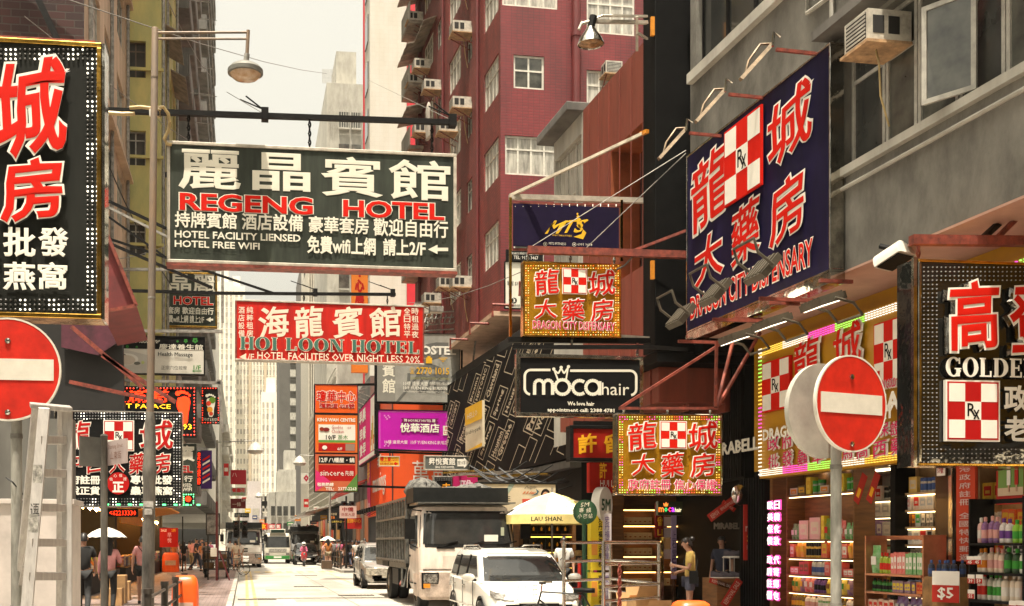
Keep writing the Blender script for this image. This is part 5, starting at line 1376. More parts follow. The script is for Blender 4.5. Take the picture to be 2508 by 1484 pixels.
for i,(u,v)in enumerate(((1668,775),(1753,717),(1868,660))):
 yr,z=r_at(u,v,8.0);floodlight('square floodlight tilted up at the blue sign, %s from the black fin'%['nearest','second','third'][i],yr,8.0,z,R(-40),0)
for i,(u,v)in enumerate(((1803,826),(1890,790),(2015,740))):
 yr,z=r_at(u,v,8.55);floodlight('lit floodlight facing down under the blue sign, %s'%['farthest, by the red bracket','the middle of three','nearest to the black mirror pharmacy sign'][i],yr,8.55,z,R(-72),0,True)
LMPM=mat('aged lamp bracket',(.22,.16,.10),.45,.5,var=.3,scale=8)
for i,(u,v)in enumerate(((1640,345),(1735,250),(1850,140))):
 yr,z=r_at(u+35,v-20,8.1)
 e=thing('sign_lamp','old trough lamp on a red arm above the blue sign, %s'%['lowest in the picture','the middle one','uppermost'][i],'sign lamp',rw(8.1,yr,z),RA,'trough lamps above the blue sign')
 b=MB();b.bar((.1,0,0),(XF-8.1,0,-.02),.045,.045,RUSTS);b.bar((XF-8.15,0,-.02),(XF-8.15,0,-.3),.04,.04,RUSTS);b.build('arm',e)
 b=MB();b.prismx([(-.05,0.0),(-.03,.05),(.03,.05),(.05,0)],-.72,.0,LMPM);o=b.build('trough',e);o.rotation_euler=(0,R(-48),0);o.location=(.05,0,.05)
 b=MB();b.tube([(.08,.09,.12),(-.1,.09,.1),(-.28,.09,-.15),(-.35,.09,-.4)],.018,LMPM);b.tube([(.12,-.09,.15),(.02,-.09,.2),(.0,-.09,0)],.02,CHRM);b.build('yoke',e,smooth=50)
# --- gold shop fascia
s=Sign('dispensary_sign','long golden dispensary fascia over the shop with raised red characters and lamp rows',(1862,1000,2520,1010),plane=(rw(XS-.28,17),nL),thick=.22)
z0,z1=r_at(1865,1172,XS-.28)[1],r_at(1865,850,XS-.28)[1]
s.o.z=z0;s.root.location.z=z0;s.h=z1-z0
s.panel(mat('gold fascia board',(.46,.23,.008),.35,.15,var=.1,scale=.6),None,depth=.22)
def fx(c,u0,v0,u1,v1,m=RED,ob=.05,bd=.014,out=WHITE,brush=.3,rs=.05):
 x0,x1=s.px(u0,(v0+v1)/2)[0],s.px(u1,(v0+v1)/2)[0];um=(u0+u1)/2;zz0,zz1=s.px(um,v1)[1],s.px(um,v0)[1]
 e=ob-bd;vs,fs,a0,a1,b0,b1=glyphs(c,bd);sx,sz=(x1-x0)/(a1-a0),(zz1-zz0)/(b1-b0);y=-rs
 if out:letter(s.g,c,x0-e*sx,x1+e*sx,zz0-e*sz,zz1+e*sz,y,out,ob,2,rs*.7,brush=brush)
 letter(s.g,c,x0,x1,zz0,zz1,y-rs*.7-.006,m,bd,2,.0012,brush=brush)
fx('龍',1956,830,2018,930,brush=.3);fx('城',2053,795,2122,900);fx('大',1956,952,2000,1012);fx('藥',2030,930,2090,1000);fx('房',2110,910,2170,985)
fx('DRAGON CITY DISPENSARY',1880,1020,2205,1052,m=WHITE,out=None,bd=.04,brush=0)
for t,u0,u1,v0,v1 in(('政',1888,1916,1066,1103),('府',1924,1950,1060,1097),('註',1960,1985,1056,1093),('冊',1996,2022,1052,1090),('保',2160,2188,1035,1068),('證',2192,2218,1030,1065),('批',1890,1915,1112,1146),('發',1924,1950,1103,1141),('蟲',1962,1988,1098,1138),('草',1998,2028,1095,1135),('馬',2072,2098,1088,1126),('高',2108,2136,1084,1122),('西',2148,2182,1080,1118),('藥',2192,2220,1070,1112)):
 fx(t,u0,v0,u1,v1,m=PINKT,bd=.008,ob=.045,rs=.04)
fx('SAFE',2165,955,2262,1003,m=WHITE,out=None,bd=.04,brush=0);fx('& B WIN GOLD CITY',2150,928,2230,950,m=PINKT,out=WHITE,bd=.01,ob=.08,brush=0)
for(u0,u1,vt0,vb0,vt1,vb1)in((1876,1940,892,1006,876,995),(2153,2222,800,938,775,925),(2360,2440,700,870,660,850)):
 x0,x1=s.px(u0,950)[0],s.px(u1,940)[0];rx_m(s,x0,x1,(s.px(u0,vb0)[1]+s.px(u1,vb1)[1])/2,(s.px(u0,vt0)[1]+s.px(u1,vt1)[1])/2,raise_=.06)
s.done()
b=MB();rd=random.Random(3);cl=[glow(c,.8,name='fascia '+n)for c,n in(('#fff0d8','pale led'),('#fff0d8','pale led'),('#ff50c0','pink led'),('#ffd050','amber led'),('#a8ff60','lime led'))]
N=int(s.w/.075)
for row in range(4):
 for zc in(.05+row*.034,s.h-.05-row*.034):
  for i in range(N):
   x=-s.w/2+.06+i*.075;c=cl[(int(i/11)*7+(3 if zc>1 else 0))%5]
   b.box(x-.012,x+.012,-.03,-.003,zc-.007,zc+.007,c)
for k in range(int(s.h/.07)):
 for row in range(3):b.box(-s.w/2+.02+row*.045,-s.w/2+.045+row*.045,-.036,-.0305,.06+k*.07,.085+k*.07,cl[(k//6)%5])
b.build('led_border',s.root)
# --- Golden sign
s=Sign('pharmacy_sign','black mirror pharmacy sign with white serif lettering at the right edge',(2248,642,2690,1143),12.3,thick=.34)
s.panel(BLKMIR,GOLDT,.035,depth=.34,fm2=CHRM)
b=MB();b.box(-s.w/2-.04,-s.w/2-.004,.05,.36,0,s.h,BLKMIR);b.box(-s.w/2-.05,-s.w/2-.004,.0,.049,-.01,s.h+.02,CHRM);b.build('mirror_side',s.root)
chars(s,[('高',2312,692,2432,860),('登',2458,698,2580,865)],RED,WHITE,bold=.022,ob=.055,raise_=.10,back=CHRM,brush=.2,res=3)
x0,x1,z0,z1=s._r((2306,880,2535,925));y=s.y()-.05
serif(s.g,'GOLDEN',x0,x1,z0,z1,y-.004,WHITE,.01);serif(s.g,'GOLDEN',x0,x1,z0,z1,y+.03,INK,.03)
s.rx((2312,937,2437,1078),REDD,WHITE,INK,.05)
chars(s,[('政',2450,945,2510,1010),('府',2520,945,2580,1010),('老',2450,1020,2510,1082),('牌',2520,1020,2580,1082)],WHITE,bold=.03,raise_=.04)
s.leds((2262,655,2690,1132),mat('dim clear led',(.30,.29,.27),.25,var=0),10.5,4,.009);s.done()
zb=zat(2270,592,12.4);b=MB();xh=s.px(2270,640)[0];chain(b,(xh,.17,s.h),(xh,.17,zb-s.o.z),RUSTS,.03);chain(b,(xh+1.4,.17,s.h),(xh+1.4,.17,zb-s.o.z),RUSTS,.03);b.build('hanging_chain',s.root)
def ex4(b):
 b.bar(atY(2405,585,12.4),atY(2520,480,13.2),.06,.06,BLKM);b.bar(atY(2440,585,12.4),atY(2520,505,12.6),.05,.05,RUSTS)
beam('steel_bracket','rusty red arm over the black mirror pharmacy sign at right',atY(2232,588,12.4),atY(2600,592,12.4),.11,RUSTS,extra=ex4)
b=MB();yy_,zz_=r_at(2192,640,8.9);c=rw(8.9,yy_,zz_)
b.M=Tm(c.x,c.y,c.z,RA+R(25))@Matrix.Rotation(R(-22),4,'X');WHD=mat('white lamp hood',(.6,.56,.48),.35,var=.1)
b.loft([[(.2*r_*math.cos(math.pi*i/12),y,.2*r_*math.sin(math.pi*i/12))for i in range(13)]for y,r_ in((-.2,.8),(-.18,1),(.18,1),(.2,.8))],WHD);b.box(-.17,.17,-.16,.16,-.02,-.003,BLKM);b.tube([(0,0,.2),(0,.1,.3)],.04,BLKM)
o=b.build('soffit_lamp',smooth=40);tag(o,'white hooded lamp on the pink soffit beside the black mirror pharmacy sign','lamp')
# --- shop-front lettering at ground level
NEO=glow('#ff4ca8',.8,'#401028','pink neon edge')
s=Sign('neon_lettering','two glowing columns of pink-edged characters down the ribbed black pillar',(1886,1345,1919,1350),plane=(rw(XS-.1,19.7),nL),thick=.05)
z0,z1=r_at(1900,1472,XS-.1)[1],r_at(1900,1222,XS-.1)[1];s.o.z=max(z0,.3);s.root.location.z=s.o.z;s.h=z1-s.o.z
cell=s.h/8.6
for ci,t in enumerate(('歐美保健 政府註冊','日韓化妝 代寄郵包')):
 for k,c in enumerate(t):
  if c==' ':continue
  zz=s.h-(k+1-(.4 if k>4 else 0))*cell;xx=-s.w/2+ci*s.w/2
  letter(s.g,c,xx-.01,xx+s.w/2-.01,zz+.01,zz+cell-.02,-.03-.002*k,NEO,.05,1,.02);letter(s.g,c,xx+.015,xx+s.w/2-.03,zz+.03,zz+cell-.04,-.056-.002*k,glow('#fff4e8',1.0,'#c0b0a0','white lit letter'),.01,1,.006)
s.done()
s=Sign('wall_banner','narrow red shop banner of pale stacked characters beside the dark door pillar',(2342,1200,2388,1210),plane=(rw(XS-.12,15),nL),thick=.05,cat='banner')
z0,z1=r_at(2365,1375,XS-.12)[1],2.78;s.o.z=z0;s.root.location.z=z0;s.h=z1-z0
s.panel(flat((.44,.05,.02),'banner red'),None)
LAV=flat((.55,.40,.36),'pale banner ink');t='香港政府註冊 全國特快郵遞';cell=s.h/(len(t)-.4)
for k,c in enumerate(t):
 if c!=' ':letter(s.g,c,-s.w*.3,s.w*.3,s.h-(k+1)*cell+.015+(.4*cell if k>6 else 0)-0,s.h-k*cell-.015+(.4*cell if k>6 else 0),-.01,LAV,.01,1)
s.done()
s=Sign('number_plate','small white street-number plate beside the dark door pillar',(2294,1170,2314,1175),plane=(rw(XS-.12,15),nL),thick=.02,cat='plate')
s.o.z=2.55;s.root.location.z=2.55;s.h=.26;s.panel(WHITE,None);letter(s.g,'山東街',-s.w*.4,s.w*.4,.14,.23,-.006,REDD,.01,1);letter(s.g,'57號',-s.w*.36,s.w*.36,.03,.12,-.006,REDD,.01,1);s.done()
s=Sign('shop_sign','pale angular raised shop lettering on the black ribbed fascia',(1768,1060,1866,1125),plane=(rw(XS,21),nL),thick=.05)
z0,z1=r_at(1815,1108,XS)[1],r_at(1815,1076,XS)[1];s.o.z=z0;s.root.location.z=z0
letter(s.g,'MiRABELL',-s.w*.75,s.w*.45,0,z1-z0,-.02,CRM,.03,1,.015);s.done()
# convex mirror
b=MB();c=rw(XS-.35,19.75,r_at(1885,1205,XS-.35)[1]);b.M=Tm(c.x,c.y,c.z,R(20));b.lathe([(.0,.07),(.08,.062),(.15,.035),(.19,0),(.2,-.02),(.1,-.05)],STEEL,22,axis='q');b.tube([(0,.03,0),(.25,.3,.1)],.015,BLKM)
o=b.build('convex_mirror',smooth=50);tag(o,'round convex mirror above the glowing pillar characters','mirror')
# --- signs further right of centre, above the lorry
s=Sign('billboard','cream hair-care billboard with a smiling long-haired woman above the market parasol',(1168,1181,1365,1262),29.7,thick=.3,cat='billboard')
s.panel(flat((.62,.52,.36),'cream billboard'),BLKM,.05)
s.polyp([(1250,1181),(1263,1182),(1225,1240),(1212,1260),(1205,1260)][::-1],flat((.30,.36,.30),'grey green swoosh'))
s.text('Delight',(1286,1190,1312,1199),INK,.0,1,shear=.3);s.text('B B Star',(1282,1203,1312,1210),flat((.5,.1,.02),'rust ink'),.02,1,shear=.2)
s.polyp([(1312,1197),(1320,1203),(1316,1210),(1300,1215),(1316,1206)],flat((.05,.12,.16),'teal swoosh'))
s.rectp((1279,1222,1304,1238),flat((.55,.08,.05),'coral tile'));s.text('BEAUTE',(1180,1215,1250,1226),INK,.0,1)
SK=flat((.62,.34,.22),'printed skin');HB=flat((.015,.012,.012),'printed black hair')
s.disc(1336,1214,12,17,HB);s.polyp([(1325,1215),(1347,1215),(1349,1238),(1324,1238)][::-1],HB);s.disc(1336,1215,8,11,SK);s.polyp([(1331,1224),(1341,1224),(1352,1245),(1318,1245)][::-1],SK)
s.disc(1336,1220,4,2,WHITE,10);s.disc(1332,1212,1.2,.8,INK,6);s.disc(1340,1212,1.2,.8,INK,6);s.done('printed_panel')
s=Sign('shop_sign','magenta sign with one pale character beside the cream billboard',(1111,1163,1170,1210),36,thick=.2);s.panel(flat((.40,.015,.10),'crimson pink board'),None);s.text('雅',(1124,1175,1158,1208),flat((.65,.45,.5),'pale pink ink'),.02);s.done()
s=Sign('shop_sign','black lamp-bordered sign with an orange character above the lorry',(1061,1166,1112,1212),37,thick=.2);s.panel(INK,GALV,.04);s.text('去',(1082,1183,1104,1204),flat((.75,.3,.02),'orange ink'),.03);s.leds((1064,1172,1110,1208),DOTOFF,4,2,.02);s.done()
b=MB()
for k in range(9):b.bar(atY(1085+20*k,1158+(k*7)%12,34+k%3),atY(1210+22*k,1150+(k*5)%20,33),.05,.05,GALV if k%3 else GOLDT)
for k in range(10):
 a,c=atY(1150+12*k,1140+(k*11)%30,33),atY(1290+16*k,1130+(k*17)%60,31);m_=(a+c)/2-Vector((0,0,.35));b.tube([a,(a+m_)/2-Vector((0,0,.08)),m_,(c+m_)/2-Vector((0,0,.08)),c],.02,WIRED,4)
o=b.build('cable_bundle');tag(o,'tangle of pipes and sagging cables over the stalls behind the parasol','cables')
# far street signs
def small(name,label,rect,Y,col,items,frame=None,cat='sign',thick=.2):
 s=Sign(name,label,rect,Y,thick=thick,cat=cat);s.panel(flat(col),frame,.05)
 for t,r,c,bl in items:s.text(t,r,flat(c),bl,1)
 s.done();return s
small('shop_sign','red sign with a raw meat picture on the far left side of the street',(565,1151,603,1186),90,(.40,.02,.03),[('八',(569,1158,580,1168),(.7,.6,.5),.0)])
small('shop_sign','pale green sign with red and lime characters beyond the meat sign',(566,1194,602,1214),100,(.36,.38,.32),[('餐廳花',(568,1195,601,1206),(.6,.02,.02),.03),('之趴车',(571,1207,597,1213),(.2,.45,.02),.0)])
small('shop_sign','dark maroon upper-floor sign far down the left side',(565,1221,602,1245),95,(.14,.02,.02),[('一條',(569,1230,590,1240),(.6,.5,.4),.0),('1/F',(592,1222,600,1229),(.7,.65,.55),.0)])
small('shop_sign','slim dark sign with pale characters under the maroon one',(574,1256,610,1267),98,(.03,.03,.03),[('品牌手袋中心',(577,1258,607,1265),(.5,.5,.45),.0)])
small('road_banner','far red banner with yellow characters across the road',(603,1281,656,1297),130,(.55,.03,.01),[('圓瑰玫',(612,1283,652,1295),(.8,.45,.03),.04)])
small('road_banner','far pink-red banner with white characters next to the yellow lettered one',(657,1283,688,1296),135,(.45,.05,.06),[('圓冷氣',(660,1285,686,1294),(.75,.7,.65),.02)])
small('shop_sign','pale pink building-name plate beyond the orange directory',(832,1239,873,1269),66,(.55,.40,.36),[('中僑',(838,1242,866,1253),(.25,.02,.02),.02),('商業大廈',(836,1256,869,1264),(.25,.02,.02),.0)])
small('shop_sign','red market-centre sign beneath the pale pink plate',(845,1268,886,1295),68,(.42,.02,.015),[('服飾中心',(848,1270,884,1281),(.7,.3,.03),.02)])
small('shop_sign','black price sign with amber arrows by the far right crossing',(802,1248,848,1281),72,(.015,.015,.015),[('午市套餐',(805,1256,825,1262),(.6,.5,.3),.0),('$58',(805,1264,820,1272),(.7,.2,.03),.02),('<< 山東街入口 <<',(804,1275,845,1280),(.8,.6,.1),.0)])
small('shop_sign','white sign with a red oval on the far right block',(737,1158,762,1184),120,(.6,.57,.5),[('0',(743,1162,757,1180),(.4,.02,.05),.05)])
BC=[('red',(.45,.02,.02)),('white',(.6,.58,.5)),('yellow',(.65,.42,.04)),('green',(.04,.18,.06)),('dark blue',(.03,.05,.15)),('orange',(.6,.18,.02))]
for i,(u,v,w_,h_,Y)in enumerate(((548,1135,12,30,110),(590,1215,16,9,140),(600,1245,14,12,150),(570,1275,22,8,105),(618,1262,12,10,180),(722,1262,14,14,130),(744,1222,12,20,115),(768,1240,14,12,100),(785,1262,16,10,90),(703,1278,16,9,160),(760,1275,18,8,108),(636,1272,12,8,200))):
 n_,c_=BC[i%6];s=Sign('shop_sign','%s plain %s sign board far down the street on the %s side'%(('upper','lower')[i//6]if i<12 else '',n_,'left' if u<660 else 'right'),(u,v,u+w_,v+h_),Y,thick=.2,group='distant sign boards');s.panel(flat(c_),None);s.g.box(-s.w*.35,s.w*.35,-.02,-.006,s.h*.35,s.h*.65,flat((.6,.55,.45))if i%6!=1 else REDD);s.done('stripe')
# street furniture
LPM=mat('weathered brown lamp post paint',(.20,.135,.085),.6,.2,var=.35,scale=5,bump=.2,bscale=30,col2=(.12,.105,.09),stretch=(1,1,.25))
LPG=mat('grey lower post paint',(.16,.145,.12),.65,.2,var=.4,scale=4,bump=.2,bscale=30,stretch=(1,1,.3))
def post_pts(Y):return Vector((xat(361,Y),Y,.13)),atY(380,68,Y)
p0,p1=post_pts(19.0)
e=thing('street_lamp','tall brown street lamp post with bracket arm and round bowl lamp at left','street lamp',p0)
d=(p1-p0);at=lambda z:d*((z-.13)/d.z)
b=MB();zs=[(.13,.105),(2.6,.10),(2.75,.115),(2.85,.115),(3.0,.10),(3.6,.085),(3.75,.062)]
b.tube([at(z)for z,r in zs],[r for z,r in zs],LPG,14);b.build('base_section',e,smooth=40)
b=MB();b.tube([at(3.75),at(7),at(10),at(p1.z)],[.062,.06,.055,.05],LPM,14);b.cyl(at(9.2),at(9.22),.062,m=LPM);b.cyl(at(5.6),at(5.63),.066,m=GALV);b.build('pole',e,smooth=40)
L_=lambda u,v:atY(u,v,19.0)-p0
b=MB();b.tube([L_(380,80),L_(610,79)],.022,LPM,8);b.tube([L_(382,95),L_(608,95)],.02,LPM,8);b.tube([L_(608,74),L_(605,132)],.03,LPM,8);b.tube([L_(605,132),L_(602,158)],.045,GALV,8);b.build('arm',e,smooth=40)
c=L_(601,178)
b=MB();b.lathe([(.03,.17),(.14,.155),(.24,.10),(.29,.045),(.29,-.02),(.25,-.03)],mat('lamp hood grey',(.15,.145,.125),.5,.3,var=.2),22,c=c);b.build('hood',e,smooth=35)
b=MB();b.lathe([(.262,-.01),(.25,-.05),(.19,-.10),(.1,-.13),(0,-.14)],mat('amber lamp bowl',(.32,.19,.09),.12,var=.5,scale=6,col2=(.55,.42,.30),coat=.6),20,c=c);b.build('bowl',e,smooth=60)
b=MB()
for k,(z,w)in enumerate(((2.05,.16),(1.95,.12))):b.box(*[(at(z).x-w/2,at(z).x+w/2)[j]for j in(0,1)],-.112,-.10,z,z+.12,mat('torn pale sticker',(.42,.40,.36),.6,var=.3,scale=12))
b.build('sticker',e)
PLG=mat('grey sign pole',(.34,.33,.29),.6,.3,var=.35,scale=6,bump=.2,bscale=40,stretch=(1,1,.3))
NER=mat('no entry red',(.50,.018,.008),.45,var=.16,scale=7,spec=.3);NEW=mat('no entry white',(.60,.56,.48),.45,var=.08,scale=6);BACKG=mat('sign back grey',(.42,.40,.34),.5,.2,var=.15,scale=4)
def no_entry(label,c,r,nrm,polx,group,second=None):
 az=math.atan2(nrm[0],-nrm[1])
 e=thing('no_entry_sign',label,'road sign',(c.x,c.y,.13),az,group)
 zc=c.z-.13
 b=MB();b.lathe([(0,.012),(r*.965,.012),(r*.965,.004),(r*.965,-.012),(0,-.012)],NER,48,c=(0,0,zc),axis='q');b.lathe([(r*.966,-.014),(r,-.014),(r,.014),(r*.966,.014)],NEW,48,c=(0,0,zc),axis='q',cap=False)
 b.build('disc',e,smooth=30)
 b=MB();w,h=r*.86,r*.205;b.box(-w,w,-.0165,-.0125,zc-h,zc+h,NEW);b.build('white_bar',e,bev=.0)
 b=MB()
 for dz in(-.83,.55):b.lathe([(.022,.012),(.02,.022),(.006,.026)],CHRM,8,c=(0,0,zc+dz*r),axis='q')
 b.build('bolt',e)
 b=MB();px_,py_=polx;b.cyl((px_,py_,0),(px_,py_,zc+r*.7),.04,n=14,m=PLG)
 for z in(.6,1.0,zc-r-.12):b.cyl((px_,py_,z),(px_,py_,z+.035),.046,n=12,m=GALV)
 b.build('pole',e,smooth=40)
 b=MB()
 for dz in(-.5,.5):b.box(px_-.05,px_+.05,.012,py_,zc+dz*r-.02,zc+dz*r+.02,GALV)
 b.build('clamp',e)
 if second:
  b=MB();b.lathe([(0,.012),(r,.012),(r,-.03),(r*.95,-.03),(r*.95,-.012),(0,-.012)],BACKG,40,c=(second[0],second[1],zc+second[2]),axis='q');b.build('sign_back',e,smooth=30)
 return e
c=atY(20,905,8.6);no_entry('no-entry disc facing straight at the camera on a grey pole behind the stepladder',c,.375,(0,-1),(.045,.07),'no-entry signs')
c=atY(2083,989,8.05);no_entry('no-entry disc turned sideways before the gold dispensary shop with a second grey disc back',c,.365,(.31,-.95),(-.02,.12),'no-entry signs',(-.02,.25,-.03))
b=MB();b.tube([atY(38,1290,8.7),atY(60,1215,8.7),atY(30,1180,8.6),atY(15,1170,8.7)],.006,WIRED,4);o=b.build('wire_tie');tag(o,'black wire twisted round the left no-entry pole','wire')
# stepladder
c=atY(118,1484,8.1)
e=thing('stepladder','aluminium stepladder standing at the left corner in front of the no-entry disc','stepladder',(c.x,8.1,.13))
P=lambda u,v,Y:atY(u,v,Y)-Vector((c.x,8.1,.13))
def ext(a,bb):return bb+(bb-a)*((-(bb.z))/(bb.z-a.z))
b=MB();t,q=P(109,1000,8.0),P(66,1484,7.75);b.bar(t,ext(t,q),.075,.035,ALU);b.build('rail',e,bev=.004)
b=MB();t2,q2=P(165,1000,8.35),P(164,1484,8.2);b.bar(t2,ext(t2,q2),.07,.035,ALU);b.build('rail',e,bev=.004)
b=MB();t3,q3=P(88,995,8.25),P(42,1484,8.75);b.bar(t3,ext(t3,q3),.055,.03,ALU);b.build('rear_leg',e,bev=.004)
b=MB();t4,q4=P(150,995,8.55),P(146,1484,9.1);b.bar(t4,ext(t4,q4),.055,.03,ALU);b.build('rear_leg',e,bev=.004)
for v in(1070,1152,1237,1322,1403,1490):
 f=(v-1000)/484.0;a,bb=t+(q-t)*f,t2+(q2-t2)*f;b=MB()
 dd=Vector((0,.0,0));n=(bb-a).normalized();w=Vector((0,.04,0))
 b.add([a-w,bb-w,bb+w,a+w]+[k-Vector((0,0,.055))for k in(a-w,bb-w,bb+w,a+w)],[(0,1,2,3),(7,6,5,4),(0,4,5,1),(1,5,6,2),(2,6,7,3),(3,7,4,0)],ALU)
 b.build('step',e,bev=.003)
b=MB();a=[P(75,988,8.0),P(178,998,8.3),P(172,993,8.65),P(72,984,8.4)];b.add([*a,*[k-Vector((0,0,.035))for k in a]],[(0,1,2,3),(7,6,5,4),(0,4,5,1),(1,5,6,2),(2,6,7,3),(3,7,4,0)],ALU);b.build('top_cap',e,bev=.006)
b=MB();b.bar(P(75,1310,7.85),P(48,1440,8.7),.025,.012,ALU);b.bar(P(76,1312,7.83),P(76,1440,7.8),.02,.012,ALU);b.build('spreader',e)
b=MB();STK=mat('printed ladder sticker',(.40,.38,.34),.5,var=.4,scale=30)
for f in(.37,.62):a=t+(q-t)*f;b.box(a.x-.03,a.x+.03,a.y-.022,a.y-.0195,a.z-.16,a.z+.1,STK)
b.build('sticker',e)
g=MB();g.keep=True
for k,ch in enumerate('逗福'):a=t+(q-t)*(.52+.08*k);letter(g,ch,a.x-.03,a.x+.03,a.z-.05,a.z+.04,a.y-.024,INK,.0,1,.002)
g.build('marker_writing',e)
# hoarding and cabinet behind it
HGR=mat('grey hoarding metal',(.18,.175,.155),.6,.3,var=.3,scale=2,stretch=(1,1,.3))
x1=xat(178,11.0);b=MB();b.box(-9,x1,11.0,11.2,.13,2.78,HGR)
for k in range(12):b.box(x1-.35-k*.4,x1-.31-k*.4,10.97,10.998,.13,2.78,HGR)
b.box(-9,x1,10.96,10.999,1.55,1.6,GALV)
o=b.build('hoarding');tag(o,'grey sheet-metal hoarding behind the stepladder and left no-entry pole','hoarding')
x1=xat(176,9.4);b=MB();CAB=mat('white cabinet paint',(.56,.50,.46),.5,var=.15,scale=3)
b.box(-5.5,x1,9.4,9.9,.13,1.93,CAB);b.box(-5.52,x1+.02,9.38,9.92,1.932,1.97,CAB)
for k in range(4):b.box(x1-.8-k*.9,x1-.79-k*.9,9.395,9.3995,.2,1.9,INK)
o=b.build('utility_cabinet',bev=.008);tag(o,'white roadside utility cabinet behind the stepladder feet','cabinet')
# street name post
c=Vector((xat(255,14),14,.13));e=thing('street_name_post','grey street-name post with two angled plates before the black dispensary board','street sign',c)
b=MB();b.cyl((0,0,0),(0,0,zat(250,1068,14)-.13),.042,n=12,m=LPG);b.ball((0,0,zat(250,1068,14)-.13),(.045,.045,.03),LPG);b.build('post',e,smooth=40)
zt,zb=zat(250,1082,14)-.13,zat(250,1140,14)-.13
NPL=mat('street name plate',(.50,.40,.37),.5,var=.1);NPD=mat('street plate back',(.12,.115,.10),.6,.2,var=.2)
b=MB();b.M=Tm(.045,0,0,R(-62));b.box(0,.58,-.012,.012,zb,zt,NPL);g=b.build('name_plate',e)
g2=MB();g2.keep=True;g2.M=Tm(.045,0,0,R(-62));BR=flat((.20,.10,.07),'faded brown ink');letter(g2,'Shantung Street',.06,.5,zb+.17,zb+.24,-.02,BR,.0,1);letter(g2,'山東街',.12,.46,zb+.06,zb+.15,-.02,BR,.0,1);g2.build('plate_lettering',e)
b=MB();b.M=Tm(-.045,0,0,R(40));b.box(-.28,0,-.012,.012,zb-.02,zt+.05,NPD);b.build('name_plate',e)
# railing
ps=[Vector((xat(u,Y),Y,.13))for u,Y in((362,12.0),(403,14.3),(430,16.2),(452,18.3))]
e=thing('pedestrian_railing','short run of dark kerbside railing at bottom left before the orange barrier','railing',ps[0]);RLM=mat('dark railing paint',(.055,.045,.035),.5,.3,var=.3,scale=6)
for p in ps:
 b=MB();q=p-ps[0];b.cyl(q,q+Vector((0,0,.98)),.042,n=12,m=RLM);b.cyl(q+Vector((0,0,.97)),q+Vector((0,0,1.02)),.05,n=12,m=RLM);b.build('post',e,smooth=40)
for z in(.25,.48,.71,.92):
 b=MB();b.tube([p-ps[0]+Vector((0,0,z))for p in ps],.02,RLM,8);b.build('rail',e,smooth=60)
# orange barriers
OPL=mat('orange plastic',(.78,.10,.012),.35,var=.1,scale=3)
def barrier(label,x,y,w,h,d,rz=0):
 e=thing('plastic_barrier',label,'barrier',(x,y,.13),rz,'orange plastic barriers')
 b=MB();n=8;rings=[]
 for z,k in((0,1),(.1,1),(h*.6,.97),(h*.85,.93),(h*.95,.82),(h,.6)):
  rings.append([(w/2*k*math.copysign(abs(math.cos(a))**.5,math.cos(a)),d/2*k*math.copysign(abs(math.sin(a))**.5,math.sin(a)),z)for a in[2*math.pi*i/20 for i in range(20)]])
 b.loft(rings,OPL);b.build('shell',e,smooth=50)
 b=MB();b.box(-w*.3,w*.3,-d/2-.012,-d/2+.03,h*.35,h*.6,mat('pale reflective strip',(.6,.4,.3),.3));b.build('reflector',e);return e
barrier('rounded orange plastic barrier behind the dark railing at bottom left',xat(454,17.6),17.6,.42,1.0,.5)
barrier('orange plastic barrier whose top peeps over the bottom edge at right',xat(1692,14.6),14.6,.52,.72,.5)
barrier('small orange bin-like barrier among the shoppers on the left pavement',xat(418,60),60,.9,1.0,.5)
# cart, board, poles on the left kerb
CRT=mat('dark cart metal',(.03,.026,.022),.6,.3,var=.3,scale=6)
c=Vector((xat(530,50),50,.13));e=thing('hand_cart','loaded black hand cart parked on the left kerb beside the maroon pole','cart',c)
b=MB()
for z in(.35,.75,1.1):b.box(-.55,.55,-.6,.6,z,z+.05,CRT)
for x in(-.53,.53):
 for y in(-.58,.58):b.bar((x,y,.2),(x,y,1.3),.04,.04,CRT)
b.build('frame',e)
for x in(-.45,.45):
 for y in(-.45,.45):w=MB();w.lathe([(.03,-.05),(.16,-.05),(.17,0),(.16,.05),(.03,.05)],INK,12,c=(x,y,.17),axis='x');w.build('wheel',e,smooth=40)
for k,(x,z,w_,h_)in enumerate(((-.3,.41,.4,.25),(.2,.41,.5,.3),(-.2,.81,.5,.25),(.3,.81,.3,.2))):
 b=MB();b.box(x-w_/2,x+w_/2,-.3,.3,z,z+h_,mat('faded cardboard',(.28,.18,.09),.8,var=.25));o=b.build('cardboard_box',bev=.01);o.location=c;tag(o,['brown carton low on the cart, left','large brown carton low on the cart, right','brown carton on the upper cart shelf','small brown carton on the upper cart shelf'][k],'box','cartons on the hand cart')
c=Vector((xat(531,46),46,.13));e=thing('maroon_post','thin maroon post leaning by the left kerb with a small white bag','post',c);MRN=mat('maroon paint',(.13,.015,.02),.5,var=.2)
b=MB();b.bar((0,0,0),(0,0,zat(531,1228,46)-.13),.09,.09,MRN);b.bar((.5,.1,0),(.1,0,1.2),.05,.05,MRN);b.build('post',e);b=MB();b.box(-.25,0,-.08,-.05,.95,1.3,WHITE);b.build('bag',e,bev=.02)
s=Sign('notice_board','square grey flaking board on a dark frame by the left kerb',(504,1257,539,1311),47,thick=.1,cat='board')
s.panel(mat('flaking board',(.32,.31,.28),.8,var=.45,scale=4),CRT,.05)
b=MB();b.bar((-.2,.05,-s.o.z+.13),(-.2,.05,-.004),.06,.06,CRT);b.bar((.2,.05,-s.o.z+.13),(.2,.05,-.004),.06,.06,CRT);b.build('leg',s.root);s.done()
TLM=mat('black signal casing',(.012,.012,.012),.5,var=.2)
